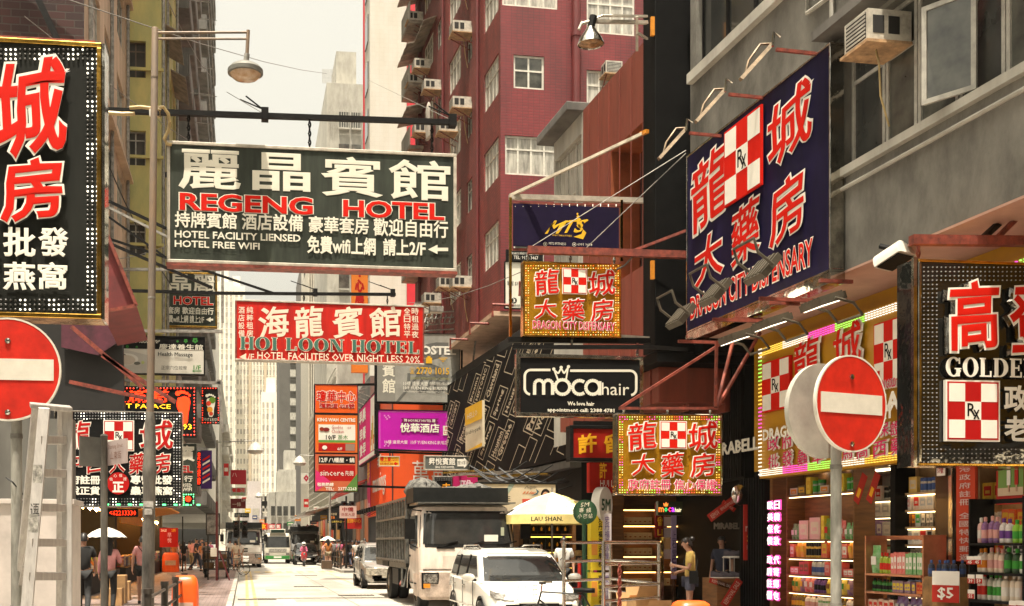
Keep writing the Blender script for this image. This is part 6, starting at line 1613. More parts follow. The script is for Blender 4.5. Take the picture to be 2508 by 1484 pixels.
def signal(label,u,vt,vb,Y,hb=None,lit='#ff3020'):
 c=Vector((xat(u,Y),Y,.13));e=thing('traffic_light',label,'traffic light',c,0,'traffic lights at the crossing')
 zt=zat(u,vt,Y)-.13;b=MB();b.cyl((0,0,0),(0,0,zt),.06,n=8,m=GALV if not hb else TLM);b.build('pole',e,smooth=40)
 for sx in(-.3,.16):
  b=MB();b.box(sx,sx+.32,-.2,.05,zt-1.25,zt-.3,TLM)
  for k in range(3):b.lathe([(.11,0),(.13,.16),(.12,.16),(.1,0)],TLM,10,c=(sx+.16,-.2,zt-.46-k*.3),axis='q')
  b.build('signal_head',e)
  b=MB();b.lathe([(.1,.01),(0,.02)],mat('unlit signal lens',(.06,.01,.008),.2),10,c=(sx+.16,-.2,zt-.46),axis='q');b.build('lamp',e)
signal('black traffic light on the left kerb before the white lorry',585,1262,1400,64)
signal('black traffic light on the right kerb before the far crossing crowd',848,1215,1385,67,1)
signal('slim traffic light further back beside the right railing',820,1255,1375,82,1)
def warn(label,u,v,Y):
 c=atY(u,v,Y);e=thing('warning_sign',label,'road sign',(c.x,Y,.13),0,'triangular warning signs');zc=c.z-.13;r=.38
 b=MB();b.cyl((0,.04,0),(0,.04,zc+.2),.045,n=8,m=GALV);b.build('pole',e)
 b=MB();b.prism([(-r,zc-r*.6),(r,zc-r*.6),(0,zc+r)],-.02,.0,NER);b.prism([(-r*.66,zc-r*.42),(r*.66,zc-r*.42),(0,zc+r*.66)],-.026,-.021,WHITE);b.prism([(-.05,zc-.12),(.05,zc-.12),(.04,zc+.1),(-.04,zc+.1)],-.03,-.027,INK);b.build('plate',e)
warn('red-edged warning triangle by the left kerb near the white lorry',608,1292,85);warn('red-edged warning triangle beyond the minibus on the right',753,1294,98)
def lamp_far(label,u,vt,Y,hu,side=1):
 c=Vector((xat(u,Y),Y,.1));e=thing('street_lamp',label,'street lamp',c,0,'far street lamps');zt=zat(u,vt,Y)-.1
 b=MB();b.cyl((0,0,0),(0,0,zt),.09,.06,n=8,m=PLG);b.tube([(0,0,zt-.1),(side*1.9,0,zt)],.03,PLG);b.build('pole',e,smooth=40)
 b=MB();b.lathe([(.05,.45),(.25,.3),(.42,0),(.3,-.15),(0,-.2)],mat('pale lamp bowl',(.45,.43,.38),.3),14,c=(side*1.9,0,zt-.5));b.build('bowl',e,smooth=50)
lamp_far('far lamp with hanging bowl above the left shops',532,1078,58,0);lamp_far('far lamp beside the orange directory leaning left',808,1115,72,0,-1);lamp_far('distant lamp among the blocks at the bend',675,1205,130,0,-1)
# hanging reflector lamp at top
c=atY(1447,95,20.3);e=thing('reflector_lamp','big silvery bell lamp on a pale bracket before the red flank','lamp',c)
b=MB();b.lathe([(.05,.24),(.08,.2),(.12,.13),(.21,.0),(.245,-.1),(.235,-.105),(.19,.0),(.05,.1)],CHRM,24);b.build('bell',e,smooth=40);b=MB();b.lathe([(.225,-.09),(.12,-.125),(0,-.135)],mat('amber lens',(.4,.22,.1),.15,var=.4,scale=8),18);b.build('lens',e,smooth=60)
b=MB();b.cyl((0,0,.2),(.05,0,.42),.07,n=10,m=BLKM);b.build('socket',e)
b=MB();Q=lambda u,v,Y=20.3:atY(u,v,Y)-c
b.bar(Q(1420,70),Q(1425,52),.03,.03,PALEF);b.tube([Q(1418,72),Q(1424,58),Q(1445,52)],.03,PALEF);b.bar(Q(1445,52),Q(1585,55,20.8),.06,.06,PALEF);b.bar(Q(1475,38),Q(1585,40,20.8),.04,.04,PALEF);b.bar(Q(1560,40),Q(1560,125,20.6),.05,.05,PALEF);b.bar(Q(1560,80),Q(1585,95,20.8),.04,.04,PALEF);b.tube([Q(1445,52),Q(1475,38),Q(1500,38)],.02,PALEF);b.build('bracket',e)
# overhead wires at left
for i,(a,c_)in enumerate((((140,-10,22),(800,180,70)),((390,-40,24),(520,190,60)),((60,40,20),(530,380,60)),((255,380,31),(420,700,38)),((255,640,31),(480,560,50)),((1000,742,50),(1290,660,33)),((935,470,60),(1110,400,40)))):
 p,q=atY(*a),atY(*c_);m_=(p+q)/2-Vector((0,0,.25));b=MB();b.tube([p,(p+m_)/2-Vector((0,0,.06)),m_,(m_+q)/2-Vector((0,0,.06)),q],.012 if i!=3 else .018,WIRE if i!=3 else WIRED,4)
 o=b.build('overhead_wire');tag(o,['thin wire from the top edge slanting over the lamp arm','steep thin wire behind the lamp post top','thin wire passing low behind the lamp post','black cable dropping beside the beige front','thin wire crossing the green wall','thin wire from the lattice to the upper gold sign','thin wire near the red block edge'][i],'wire')
# minibus stop
STG=mat('minibus stop green',(.022,.085,.035),.5,var=.35,scale=6,stretch=(4,4,.5))
c=Vector((xat(1433,21),21,.13));e=thing('bus_stop_sign','round dark green hand-painted minibus stop sign marked 5M on a green pole','bus stop',c);zc=zat(1433,1254,21)-.13;r=.235
b=MB();b.lathe([(0,.012),(r,.012),(r,-.012),(0,-.012)],STG,32,c=(0,0,zc),axis='q');b.build('disc',e);b=MB();b.cyl((0,.05,0),(0,.05,zc),.045,n=10,m=STG);b.build('pole',e,smooth=40)
g=MB();g.keep=True;PW=flat((.62,.58,.45),'chalky paint')
for t,x0,x1,z0,z1 in(('5M',-.09,.07,.1,.18),('專',-.12,-.03,-.01,.08),('綫',.02,.11,-.01,.08),('小',-.15,-.07,-.12,-.03),('巴',-.04,.04,-.12,-.04),('站',.06,.14,-.12,-.03)):letter(g,t,x0,x1,zc+z0,zc+z1,-.02,PW,.01,1,brush=.5)
g.build('painted_lettering',e)
c=Vector((xat(1474,22.2),22.2,.13));e=thing('bus_stop_sign','white rounded lit-box minibus stop with 5M above yellow swimming-class panels','bus stop',c)
BX=mat('white stop box',(.66,.62,.54),.4,var=.1);zt=zat(1474,1200,22.2)-.13
b=MB();b.M=Tm(0,0,zt-.3,R(-54));b.loft([[(x,.3*.75*math.cos(a),.36*math.sin(a))for a in[2*math.pi*i/20 for i in range(20)]]for x in(-.1,.1)],BX);b.build('light_box',e,smooth=40)
g=MB();g.keep=True;g.M=Tm(0,0,zt-.3,R(-54))@FACE_R(.105,0,0);letter(g,'5M',-.15,.15,-.12,.12,0,STG,.03,2);g.build('face_lettering',e);g=MB();g.keep=True;g.M=Tm(0,0,zt-.3,R(-54))@FACE_L(-.105,0,0);letter(g,'5M',-.15,.15,-.12,.12,0,STG,.03,2);g.build('lettering',e)
b=MB();b.cyl((0,0,0),(0,0,zt-.6),.05,n=10,m=STG);b.build('pole',e)
YP=flat((.70,.52,.03),'poster yellow')
for(z0,z1,t)in((.95,2.08,'史丹福游泳學校'),(.12,.9,'室內暖水泳池班')):
 b=MB();b.box(-.26,-.02,-.12,.12,z0,z1,YP);b.box(-.018,.16,-.12,.12,z0,z1,flat((.55,.50,.50),'lilac white poster'));b.build('poster_panel',e)
 g=MB();g.keep=True
 for k,ch in enumerate(t):h=(z1-z0-.1)/len(t);letter(g,ch,-.11,-.03,z1-.05-(k+1)*h+.01,z1-.05-k*h,-.125,INK,.02,1);letter(g,ch,.02,.12,z1-.05-(k+1)*h+.01,z1-.05-k*h,-.125,flat((.1,.05,.2),'violet ink'),.0,1)
 g.box(-.25,-.13,-.128,-.122,z0+.3,z0+.6,flat((.72,.30,.05),'orange splash'));g.build('lettering',e)
# cage trolley
pts={'A':(1381,17.6),'B':(1495,18.6),'C':(1478,15.2),'D':(1614,16.2)};c0=Vector((xat(1495,16.5),16.5,.0));CP={k:Vector((xat(u,Y),Y,0))for k,(u,Y)in pts.items()}
e=thing('cage_trolley','open silver pipe cage trolley standing beside the white car','trolley',(c0.x,c0.y,.02))
for k in 'ABCD':
 b=MB();q=CP[k]-c0;b.tube([q+Vector((0,0,.12)),q+Vector((0,0,1.62))],.028,STEEL,8);b.build('upright',e,smooth=50)
 b=MB();b.lathe([(.02,-.03),(.1,-.025),(.11,0),(.1,.025),(.02,.03)],INK,12,c=(q.x,q.y,.11),axis='x');b.build('caster',e)
for z in(1.61,1.31,1.0,.8,.28):
 for a,d_ in(('A','B'),('B','D'),('D','C')):
  if z==.8 and a=='A':continue
  b=MB();b.tube([CP[a]-c0+Vector((0,0,z)),CP[d_]-c0+Vector((0,0,z))],.024,STEEL,8);b.build('rail',e,smooth=50)
b=MB();q=[CP[k]-c0 for k in 'ABDC'];b.add([*[k+Vector((0,0,.25))for k in q],*[k+Vector((0,0,.22))for k in q]],[(0,1,2,3),(7,6,5,4)]+[(i,4+i,4+(i+1)%4,(i+1)%4)for i in range(4)],GALV);b.build('deck',e)
b=MB();chain(b,CP['C']-c0+Vector((.28,.15,1.31)),CP['C']-c0+Vector((.28,.15,.35)),RUSTS,.035);b.build('rusty_chain',e)
CARD=mat('brown cardboard',(.42,.24,.10),.8,var=.15,scale=4)
for k,(u,v,w_,h_,Y)in enumerate(((1572,1484,.34,.5,16.6),(1545,1484,.3,.35,17.0),(1600,1500,.4,.3,16.4))):
 p=Vector((xat(u,Y),Y,.28));b=MB();b.box(-w_/2,w_/2,-.2,.2,0,h_,CARD);b.add([(-w_/2,-.2,h_),(w_/2,-.2,h_),(w_/2-.03,-.3,h_+.2),(-w_/2+.03,-.3,h_+.2)],[(0,1,2,3)],CARD)
 b.add([(-w_/2,.2,h_),(w_/2,.2,h_),(w_/2,.26,h_+.22),(-w_/2,.26,h_+.22)],[(0,1,2,3)],CARD)
 o=b.build('cardboard_box');o.location=p;tag(o,['tall open brown carton in the cage trolley, the middle one','brown carton behind the tall one in the cage trolley','low brown carton nearest the woman in yellow'][k],'box','cartons in the cage trolley')
# market parasol
c=Vector((xat(1352,27.4),27.4,.13));e=thing('market_parasol','big yellow and white stall parasol glowing in the sun behind the lorry','parasol',c);PY=mat('sunlit parasol yellow',(.82,.66,.24),.7,var=.1);PWH=mat('parasol white panel',(.80,.77,.66),.7,var=.06)
zt,zr=zat(1363,1206,27.4)-.13,zat(1363,1262,27.4)-.13;rr=1.24
for i in range(8):
 a0,a1=2*math.pi*(i+.5)/8,2*math.pi*(i+1.5)/8;b=MB();m_=PWH if i%2 else PY;rows=[]
 for f,zz in((0.02,zt),(.35,zt-(zt-zr)*.24),(.7,zt-(zt-zr)*.58),(1,zr)):
  rows.append([(rr*f*math.cos(a0+(a1-a0)*k/4)*(1-.04*math.sin(math.pi*k/4)*f),rr*f*math.sin(a0+(a1-a0)*k/4)*(1-.04*math.sin(math.pi*k/4)*f),zz)for k in range(5)])
 b.loft(rows,m_,cap=False,closed=False);v=[(p[0],p[1],p[2]-.004)for p in rows[-1]];b.loft([v,[(p[0]*1.0,p[1]*1.0,p[2]-.22)for p in v]],PY,cap=False,closed=False);b.build('canopy_panel',e)
b=MB();b.cyl((0,0,0),(0,0,zt+.12),.025,n=8,m=GALV);b.build('pole',e)
g=MB();g.keep=True;g.M=Tm(-.42,-1.2,zr-.22,R(-20));letter(g,'LAU SHAN.',-.4,.35,.05,.16,0,INK,.02,1)
g.M=Tm(0,0,0);PKI=flat((.58,.44,.38),'faint pink ink')
def canopy_pt(x,f):return(x*rr,-math.sqrt(max(0,(f*rr)**2-(x*rr)**2))-.012,zt-(zt-zr)*(.18+(f-.35)/.35*.32 if f<.7 else .5+(f-.7)/.3*.5)+.01)
pr=[canopy_pt(.28+.22*math.cos(t),.78-.17*math.sin(t))for t in[2*math.pi*i/24 for i in range(25)]];g.tube(pr,.012,PKI,4);g.tube([canopy_pt(.28+.1*math.cos(t),.80+.1*math.sin(t))for t in[math.pi*i/8 for i in range(9)]],.01,PKI,4)
g.build('printed_face',e)
# drinks stall below it
c=Vector((xat(1358,28.8),28.8,.13));e=thing('market_stall','lit stall shelves of black boxes beneath the yellow parasol','stall',c)
b=MB();b.box(-1.0,1.35,.3,.4,0,2.4,DARK);b.box(-1.0,-.9,-.25,.3,0,2.4,WOOD);b.box(.42,.5,-.25,.3,0,2.4,WOOD);b.box(1.27,1.35,-.25,.3,0,2.4,WOOD);b.build('frame',e)
b=MB()
for z in(.5,.9,1.3,1.7,2.1):b.box(-.89,.41,-.2,.295,z,z+.03,WOOD);b.box(-.88,.4,-.21,-.19,z+.335,z+.355,glow('#ffc850',2.5,name='amber shelf light'))
b.build('shelf',e)
bx=MB();bx.box(-.09,.09,-.06,.06,0,.26,INK);bx.poly([(-.02,-.062,.08),(.02,-.062,.08),(.025,-.062,.13),(0,-.062,.19),(-.025,-.062,.13)],GLD);bm_=bx.build('gift_box',data=True)
for r_,z in enumerate((.53,.93,1.33,1.73)):
 for k in range(6):o=bpy.data.objects.new('gift_box',bm_);COL.objects.link(o);o.location=c+Vector((-.78+k*.21,0,z));tag(o,'black gift box with gold drop on the %s shelf under the parasol'%['lowest','second','third','top'][r_],'box','black boxes on the parasol stall')
small('shop_sign','little red phone-shop sign beside the parasol stall',(1404,1285,1432,1302),33,(.45,.02,.02),[('Smar',(1407,1289,1430,1298),(.7,.6,.4),.0)])
# shelves of the dessert shop
c=Vector((xat(1585,27.2),27.2,.13));e=thing('display_cabinet','brown wooden wall cabinet stacked with small cream boxes behind the cage trolley','cabinet',c)
b=MB();b.box(-.95,.95,.4,.46,0,3.3,WOOD);b.box(-.95,-.62,-.05,.39,0,3.3,WOOD);b.box(.9,.95,-.05,.39,0,3.3,WOOD);b.box(.24,.28,0,.39,.3,2.35,WOOD);b.build('frame',e)
b=MB()
for z in(.4,.78,1.16,1.54,1.92,2.32):b.box(-.61,.89,0,.38,z,z+.04,WOOD)
b.build('shelf',e)
b=MB()
for z in(.78,1.16,1.54,1.92,2.32):b.box(-.6,.88,.05,.08,z-.03,z-.004,glow('#ffb860',4.0,name='dim amber strip'))
b.build('shelf_light',e)
bx=MB();bx.box(-.058,.058,-.05,.05,0,.17,flat((.66,.48,.22),'cream carton'));bx.poly([(.03*math.cos(a),-.052,.08+.03*math.sin(a))for a in[math.pi+math.pi*i/6 for i in range(7)]],flat((.4,.1,.02),'carton smile'));bm_=bx.build('sweet_box',data=True)
for r_,z in enumerate((.44,.82,1.20,1.58,1.96)):
 for k in range(9):
  if k==6 or(r_==1 and k>6):continue
  o=bpy.data.objects.new('sweet_box',bm_);COL.objects.link(o);o.location=c+Vector((-.53+k*.125+(.09 if k>6 else 0),.12,z));tag(o,'small cream sweet box on the %s shelf of the brown cabinet'%['lowest','second','third','fourth','top'][r_],'box','cream boxes in the brown cabinet')
s=Sign('hanging_banner','narrow vertical dark red banner with three gold characters before the brown cabinet',(1605,1233,1634,1316),24.5,thick=.05,cat='banner');s.panel(flat((.22,.015,.012),'dark red banner'),None);vtext(s,'許留山',(1610,1238,1630,1314),GLD,bold=.02,res=1,brush=.3);s.done()
s=Sign('salon_sign','tiny multicolour hair salon lightbox over the dark red banner',(1612,1228,1672,1262),23.5,thick=.15);s.panel(mat('olive black box',(.03,.035,.01),.4),None)
for t,r,cc in(('m',(1613,1242,1626,1254),'#ff8030'),('o',(1627,1242,1635,1254),'#40d070'),('c',(1636,1242,1643,1254),'#ff4060'),('a',(1644,1242,1652,1254),'#c040ff'),('hair',(1653,1243,1669,1254),'#e0d0a0')):s.text(t,r,glow(cc,1.0),.02,1)
s.polyp([(1626,1240),(1624,1231),(1628,1235),(1631,1229),(1634,1235),(1637,1231),(1635,1240)][::-1],glow('#ff8030',1.0));s.done()
s=Sign('advert_strip','tall thin lilac banner strip hanging beside the woman in yellow',(1644,1262,1657,1418),24,thick=.03,cat='banner');s.panel(flat((.42,.33,.50),'lilac strip'),None);vtext(s,'上石堂E店',(1646,1300,1656,1410),flat((.08,.05,.15),'indigo ink'),bold=.0,res=1);s.done()
b=MB();q=atY(1638,1330,24.3)
for k in range(5):b.box(q.x-.12,q.x+.12,q.y,q.y+.12,q.z-.35+k*.24,q.z-.14+k*.24,flat([(.6,.45,.4),(.6,.35,.15),(.5,.42,.4)][k%3],'box front %d'%(k%3)))
b.box(q.x-.13,q.x-.12,q.y-.02,q.y+.13,.13,q.z+.9,CHRM);b.box(q.x+.12,q.x+.13,q.y-.02,q.y+.13,.13,q.z+.9,CHRM);o=b.build('advert_column');tag(o,'slim steel column of pasted picture boxes beside the lilac strip','column')
# shoe shop display
REDS=flat((.40,.03,.02),'sale red')
s=Sign('sale_poster','tall red removal-sale poster at the dark shoe shop',(1822,1236,1864,1372),20.4,thick=.04,cat='poster');s.panel(REDS,None);s.text('remov',(1826,1288,1862,1302),flat((.65,.5,.4),'pale sale ink'),.01,1);s.text('SALE',(1829,1308,1872,1328),flat((.75,.4,.04),'amber sale ink'),.02,1);s.text('搬遷清',(1828,1334,1862,1346),flat((.5,.25,.2),'dim sale ink'),.0,1);s.done()
b=MB();q0,q1=atY(1738,1268,21.2),atY(1808,1218,21.0)
def tape(u0,v0,u1,v1,w,Y,t):
 a,c_=atY(u0,v0,Y),atY(u1,v1,Y);d_=c_-a;an=math.atan2(d_.z,d_.x);L=d_.length
 g=MB();g.keep=True;g.M=Matrix.Translation(a)@Matrix.Rotation(-an,4,'Y');g.box(0,L,0,.01,-w/2,w/2,REDS);letter(g,t,.05,L-.05,-w*.3,w*.3,-.004,flat((.6,.4,.3),'tape ink'),.01,1,.002)
 o=g.build('sale_tape');return o
for k,a in enumerate(((1737,1270,1812,1214,.16,20.9,'REMOVAL SALE REMOVAL'),(1760,1252,1800,1224,.10,20.8,'REMOVAL SALE REMOVAL SALE'),(1800,1250,1770,1228,.08,20.85,'SALE REMOVAL SALE'),(1738,1420,1800,1440,.10,20.7,'REMOVAL SALE'),(1772,1484,1812,1420,.15,20.6,'REMOVAL SALE'))):
 if a[0]>a[2]:a=(a[2],a[3],a[0],a[1],*a[4:])
 tag(tape(*a),['broad red sale tape slanting across the top of the shoe shop window','narrow red sale tape below the broad one','short crossing strip of red sale tape','low narrow red sale tape by the shoe stand','low broad red sale tape by the shoe stand'][k],'tape','sale tapes on the shoe shop')
s=Sign('shop_sign','dim inner lettering deep in the dark shoe shop',(1748,1280,1820,1296),22.5,thick=.03);letter(s.g,'MiRABELL',-s.w/2,s.w/2,0,s.h,0,flat((.30,.25,.2),'dim lettering'),.06,1);s.done()
c=Vector((xat(1800,20.9),20.9,.13));e=thing('display_stand','wooden stepped shoe stand with a white wire rack in the dark shop','display stand',c);b=MB();b.box(-.45,.5,-.2,.5,0,.82,WOOD);b.build('plinth',e,bev=.01);b=MB()
for x in(-.1,.12,.34,.5):
 b.bar((x,0,.82),(x,0,1.2),.015,.015,WFR);b.bar((x,.3,.82),(x,.3,1.2),.015,.015,WFR)
b.box(-.12,.52,-.02,.32,1.2,1.22,WFR);b.build('wire_rack',e)
sh_=MB();sh_.loft([[(x*w,y,z)for x,z in((-1,0),(1,0),(1,h*.5),(.6,h),(-.6,h),(-1,h*.5))]for y,w,h in((-.13,.03,.05),(-.08,.05,.06),(0,.042,.09),(.07,.04,.11),(.12,.035,.11))],flat((.08,.07,.08),'trainer upper'));sh_.box(-.05,.05,-.14,.13,-.015,-.002,WHITE);sm_=sh_.build('shoe',data=True)
for k in range(9):
 o=bpy.data.objects.new('shoe',sm_);COL.objects.link(o);o.location=c+(Vector((-.05+k*.14,.1,1.24))if k<4 else Vector((-.38+(k-4)*.19,-.05,.84)));o.rotation_euler=(0,0,R(60));tag(o,'dark trainer with white sole on the %s of the shoe stand'%('wire rack' if k<4 else 'wooden plinth'),'shoe','trainers on the stand')
# vehicles (local: x right, -y forward, towards the camera)
TYRE=mat('tyre rubber',(.012,.012,.012),.75,var=.2);RIM=mat('wheel rim',(.32,.29,.24),.4,.7,var=.3,scale=6)
CABP=mat('cream lorry paint',(.66,.57,.49),.32,var=.16,scale=2.5,coat=.4,stretch=(1.5,1.5,.4));CARP=mat('white car paint',(.74,.71,.64),.22,var=.03,coat=.7);BUMP_=mat('dusty bumper',(.48,.38,.31),.5,var=.3,scale=5,detail=8.0)
VGL=mat('windscreen glass',(.012,.013,.013),.04,var=.3,scale=1.5,col2=(.03,.03,.028),spec=.5);CHR=mat('chrome trim',(.6,.58,.54),.15,1.0,var=.1)
HLG=mat('headlight glass',(.32,.30,.27),.08,.4,var=.5,scale=18,coat=.8);AMB=mat('amber lens',());AMBL=mat('indicator amber',(.72,.26,.02),.25,var=.2)
DKP=mat('dark green grey steel',(.009,.010,.009),.6,0,spec=.25,var=.35,scale=6);LGS=mat('worn light steel',(.15,.15,.135),.5,.4,var=.35,scale=8)
def rrect(w,y0,y1,r,z,n=5):
 pts=[]
 for cx,cy,a0 in((w-r,y0+r,-90),(w-r,y1-r,0),(-w+r,y1-r,90),(-w+r,y0+r,180)):
  for i in range(n+1):a=R(a0+90*i/n);pts.append((cx+r*math.cos(a),cy+r*math.sin(a),z))
 return pts
def wheel(parent,x,y,r,w,side):
 b=MB();b.lathe([(r*.58,-w/2),(r*.9,-w/2),(r,-w*.36),(r,w*.36),(r*.9,w/2),(r*.58,w/2),(r*.56,0)],TYRE,24,axis='x',cap=False);t=b.build('wheel',parent,smooth=40);t.location=(x,y,r)
 b=MB();s=side;b.lathe([(r*.60,s*w*.30),(r*.56,s*w*.42),(r*.45,s*w*.30),(r*.25,s*w*.34),(r*.2,s*w*.5),(0,s*w*.52)],RIM,18,axis='x')
 for i in range(8):a=2*math.pi*i/8;b.lathe([(.02,s*w*.3),(.02,s*w*.42),(0,s*w*.43)],LGS,6,c=(0,r*.34*math.cos(a),r*.34*math.sin(a)),axis='x')
 b.build('rim',t,smooth=40);return t
def prof(tab,z):
 for(a,b_)in zip(tab,tab[1:]):
  if a[0]<=z<=b_[0]:
   f=(z-a[0])/(b_[0]-a[0]);return[a[i]+(b_[i]-a[i])*f for i in range(len(a))]
 return list(tab[-1]if z>tab[-1][0]else tab[0])
def front_patch(tab,z0,z1,xw,off,m,b,nx=16,nz=6,sag=0.0,taper=0.0):
 """A strip of curved glass lying on the front of a stack of rounded rectangles (z, yfront, half width, radius)."""
 rows=[]
 for j in range(nz+1):
  row=[]
  for i in range(nx+1):
   f=-1+2*i/nx;z=z0+(z1-z0)*j/nz+(sag*(1-f*f)if j==nz else 0)
   p=prof(tab,z);y0,w,r=p[1],p[2],p[3];x=f*(w-xw+taper*(1-j/nz))
   ov=abs(x)-(w-r);y=y0+(r-math.sqrt(max(0,r*r-ov*ov))if ov>0 else 0)
   row.append((x,y-off,z))
  rows.append(row)
 b.loft(rows,m,cap=False,closed=False)
def lorry(label,loc,full=True,paint=None,load=True):
 e=thing('lorry',label,'lorry',loc);pt=paint or CABP
 tab=[(.45,.10,1.10,.14),(.62,.03,1.16,.18),(.95,.0,1.185,.22),(1.45,.02,1.195,.26),(1.62,.07,1.19,.28),(2.35,.30,1.13,.30),(2.50,.38,1.09,.32),(2.56,.5,.98,.34)]
 b=MB();b.loft([rrect(w,y,2.05,r,z)for z,y,w,r in tab],pt);b.build('cab',e,smooth=35)
 b=MB();front_patch(tab,1.52,2.40,.03,.010,BLKM,b);b.build('screen_surround',e,smooth=50)
 b=MB();front_patch(tab,1.60,2.34,.10,.020,VGL,b);b.build('windscreen',e,smooth=50)
 for s in(-1,1):
  b=MB();b.prismx([(.34,1.62),(.62,1.42),(1.55,1.5),(1.6,2.26),(.66,2.3)],s*1.135 if s>0 else-1.205,s*1.205 if s>0 else-1.135,VGL);b.build('side_window',e)
  b=MB();b.prismx([(.55,.62),(1.72,.62),(1.75,2.34),(1.73,2.35),(1.70,.65),(.57,.65)],s*1.19-.012,s*1.19+.012,DKP);b.box(s*1.19-.03,s*1.19+.03,1.45,1.62,1.28,1.33,BLKM);b.build('door',e)
  h=MB();h.tube([(s*1.1,.25,2.4),(s*1.35,.1,2.42),(s*1.42,.05,2.3),(s*1.42,.05,1.6),(s*1.2,.2,1.5)],.018,BLKM);h.box(s*1.42-.12,s*1.42+.12,-.0,.1,1.72,2.2,BLKM);h.build('mirror',e,bev=.02)
  h=MB();h.box(s*.93-.21,s*.93+.21,-.055,.12,.52,.92,BLKM);h.build('headlight_housing',e,bev=.02)
  h=MB();h.box(s*.93-.17,s*.93+.17,-.075,-.056,.66,.88,HLG);g=h.build('headlight',e,bev=.01)
  h=MB();h.box(s*.93+(-.17 if s<0 else .01),s*.93+(-.01 if s<0 else .17),-.075,-.056,.55,.65,AMBL);h.build('indicator',e)
  h=MB();h.loft([[(s*1.2-.1+dx,.75+rr*math.cos(t),.5+rr*math.sin(t))for t in[math.pi*i/10 for i in range(11)]]for dx,rr in((0,.52),(.14 if s>0 else-.0,.52),(.14 if s>0 else 0,.6),(0,.6))],pt,cap=False,closed=False);h.build('wheel_arch',e,smooth=50)
 b=MB();b.loft([rrect(w,y,1.2,.15,z)for z,y,w in((.26,.02,1.08),(.34,-.05,1.17),(.55,-.06,1.18),(.92,-.04,1.18),(.98,.04,1.16))],BUMP_);b.build('bumper',e,smooth=35)
 b=MB();b.box(-.36,.36,-.068,-.04,.36,.5,INK);b.box(-.30,.3,-.075,-.069,.38,.48,CHR);b.build('number_plate',e)
 b=MB();b.box(-.62,.62,-.016,.03,1.0,1.32,pt)
 for z in(1.04,1.2):b.box(-.26,.26,-.024,-.0165,z,z+.09,INK)
 b.box(-1.1,1.1,-.012,.05,.985,.998,INK);b.build('grille',e)
 g=MB();g.keep=True;letter(g,'ISUZU',-.15,.15,1.42,1.49,-.0,CHR,.03,1,.006);g.build('badge',e)
 b=MB()
 for x in(-.75,-.1,.7):b.bar((x,-.0,1.55),(x+.5,.05,1.66),.022,.03,BLKM)
 for x in(-.55,.85):b.box(x-.22,x+.22,.005,.045,1.485,1.53,BLKM)
 b.build('wiper',e)
 b=MB();b.box(.40,.74,.055,.06,1.66,1.82,WHITE);b.box(.82,.9,.10,.105,1.8,2.0,flat((.4,.42,.3),'permit card'));o=b.build('paper_notice',e)
 b=MB();b.box(-1.14,1.14,.55,2.05,2.565,2.62,LGS);b.box(-1.2,1.2,.15,.7,2.58,2.61,LGS);b.build('roof_plate',e)
 b=MB();b.box(-1.2,1.2,2.05,2.15,2.5,3.0,DKP);b.box(-1.2,1.2,.95,2.05,2.63,3.0,DKP);b.build('headboard',e,bev=.01)
 Lb=8.9;b=MB();b.box(-1.2,1.2,2.25,Lb,.95,1.12,LGS);b.box(-.45,.45,.5,Lb-.1,.55,.94,DKP);b.build('chassis',e)
 for s in(-1,1):
  b=MB();x=s*1.2
  for k in range(13):yy=2.3+k*(Lb-2.4)/12;b.bar((x,yy,1.1),(x,yy,2.75),.045,.07,LGS)
  for z in(1.15,1.75,2.3,2.78):b.bar((x,2.25,z),(x,Lb,z),.05,.06,LGS)
  b.build('side_bars',e)
  b=MB();b.box(x-s*.05-.01,x-s*.05+.01,2.3,Lb,1.12,2.74,DKP);b.build('side_panel',e)
 b=MB();b.box(-1.2,1.2,2.2,2.29,1.0,2.85,DKP);b.box(-1.22,-.95,2.18,2.24,1.1,2.6,LGS);b.box(-1.2,1.2,Lb,Lb+.06,1.0,2.75,DKP);b.build('end_panel',e)
 for s in(-1,1):
  wheel(e,s*1.02,.78,.47,.28,s)
  for dx in(0,.3):wheel(e,s*(1.0-dx),6.4,.47,.27,s)
 b=MB();b.tube([(-1.15,2.3,1.0),(-1.25,2.3,.5),(-1.25,2.6,.5),(-1.25,2.6,1.0)],.03,LGS);b.build('step_frame',e);b=MB();b.tube([(-1.12,3.2,.62),(-1.2,3.0,.6),(-1.25,2.9,.52)],.05,RUSTS);b.build('exhaust',e);b=MB();b.box(-1.22,-.9,3.6,4.8,.5,.93,DKP);b.build('tank',e);b=MB();b.box(-1.23,-1.19,5.75,7.05,.95,1.1,DKP);b.build('mudguard',e)
 if load:
  rj=random.Random(4);SACK=mat('dusty sack cloth',(.13,.125,.11),.85,var=.5,scale=9,bump=.5,bscale=12);NET=mat('black netting',(.02,.02,.02),.8)
  for k,(x,w_,h_)in enumerate(((-.70,.9,.36),(.62,1.05,.22),(.02,.6,.12))):
   b=MB();rings=[]
   for i in range(9):
    f=-1+2*i/8;s_=math.sqrt(max(.02,1-f*f));rings.append([(x+w_*.55*s_*math.cos(a),2.6+f*.8,2.96+h_*(.3+.7*s_)*max(math.sin(a),-.15))for a in[2*math.pi*j/14 for j in range(14)]])
   b.loft([[(p[0]+rj.uniform(-.05,.05),p[1]+rj.uniform(-.05,.05),p[2]+rj.uniform(-.04,.04))for p in r_]for r_ in rings],SACK);o=b.build('sack',smooth=70);o.location=loc;tag(o,['big netted pale sack heaped over the cab of %s, left'%SHORT,'long netted pale sack over the cab of %s, right'%SHORT,'small flat sack between the two bigger ones on %s'%SHORT][k],'sack','netted sacks on the lorry')
 return e
SHORT='the cream lorry'
lorry('large cream tipper lorry with barred cargo sides, black roof box and sacks on top',(5.32,27.0,0))
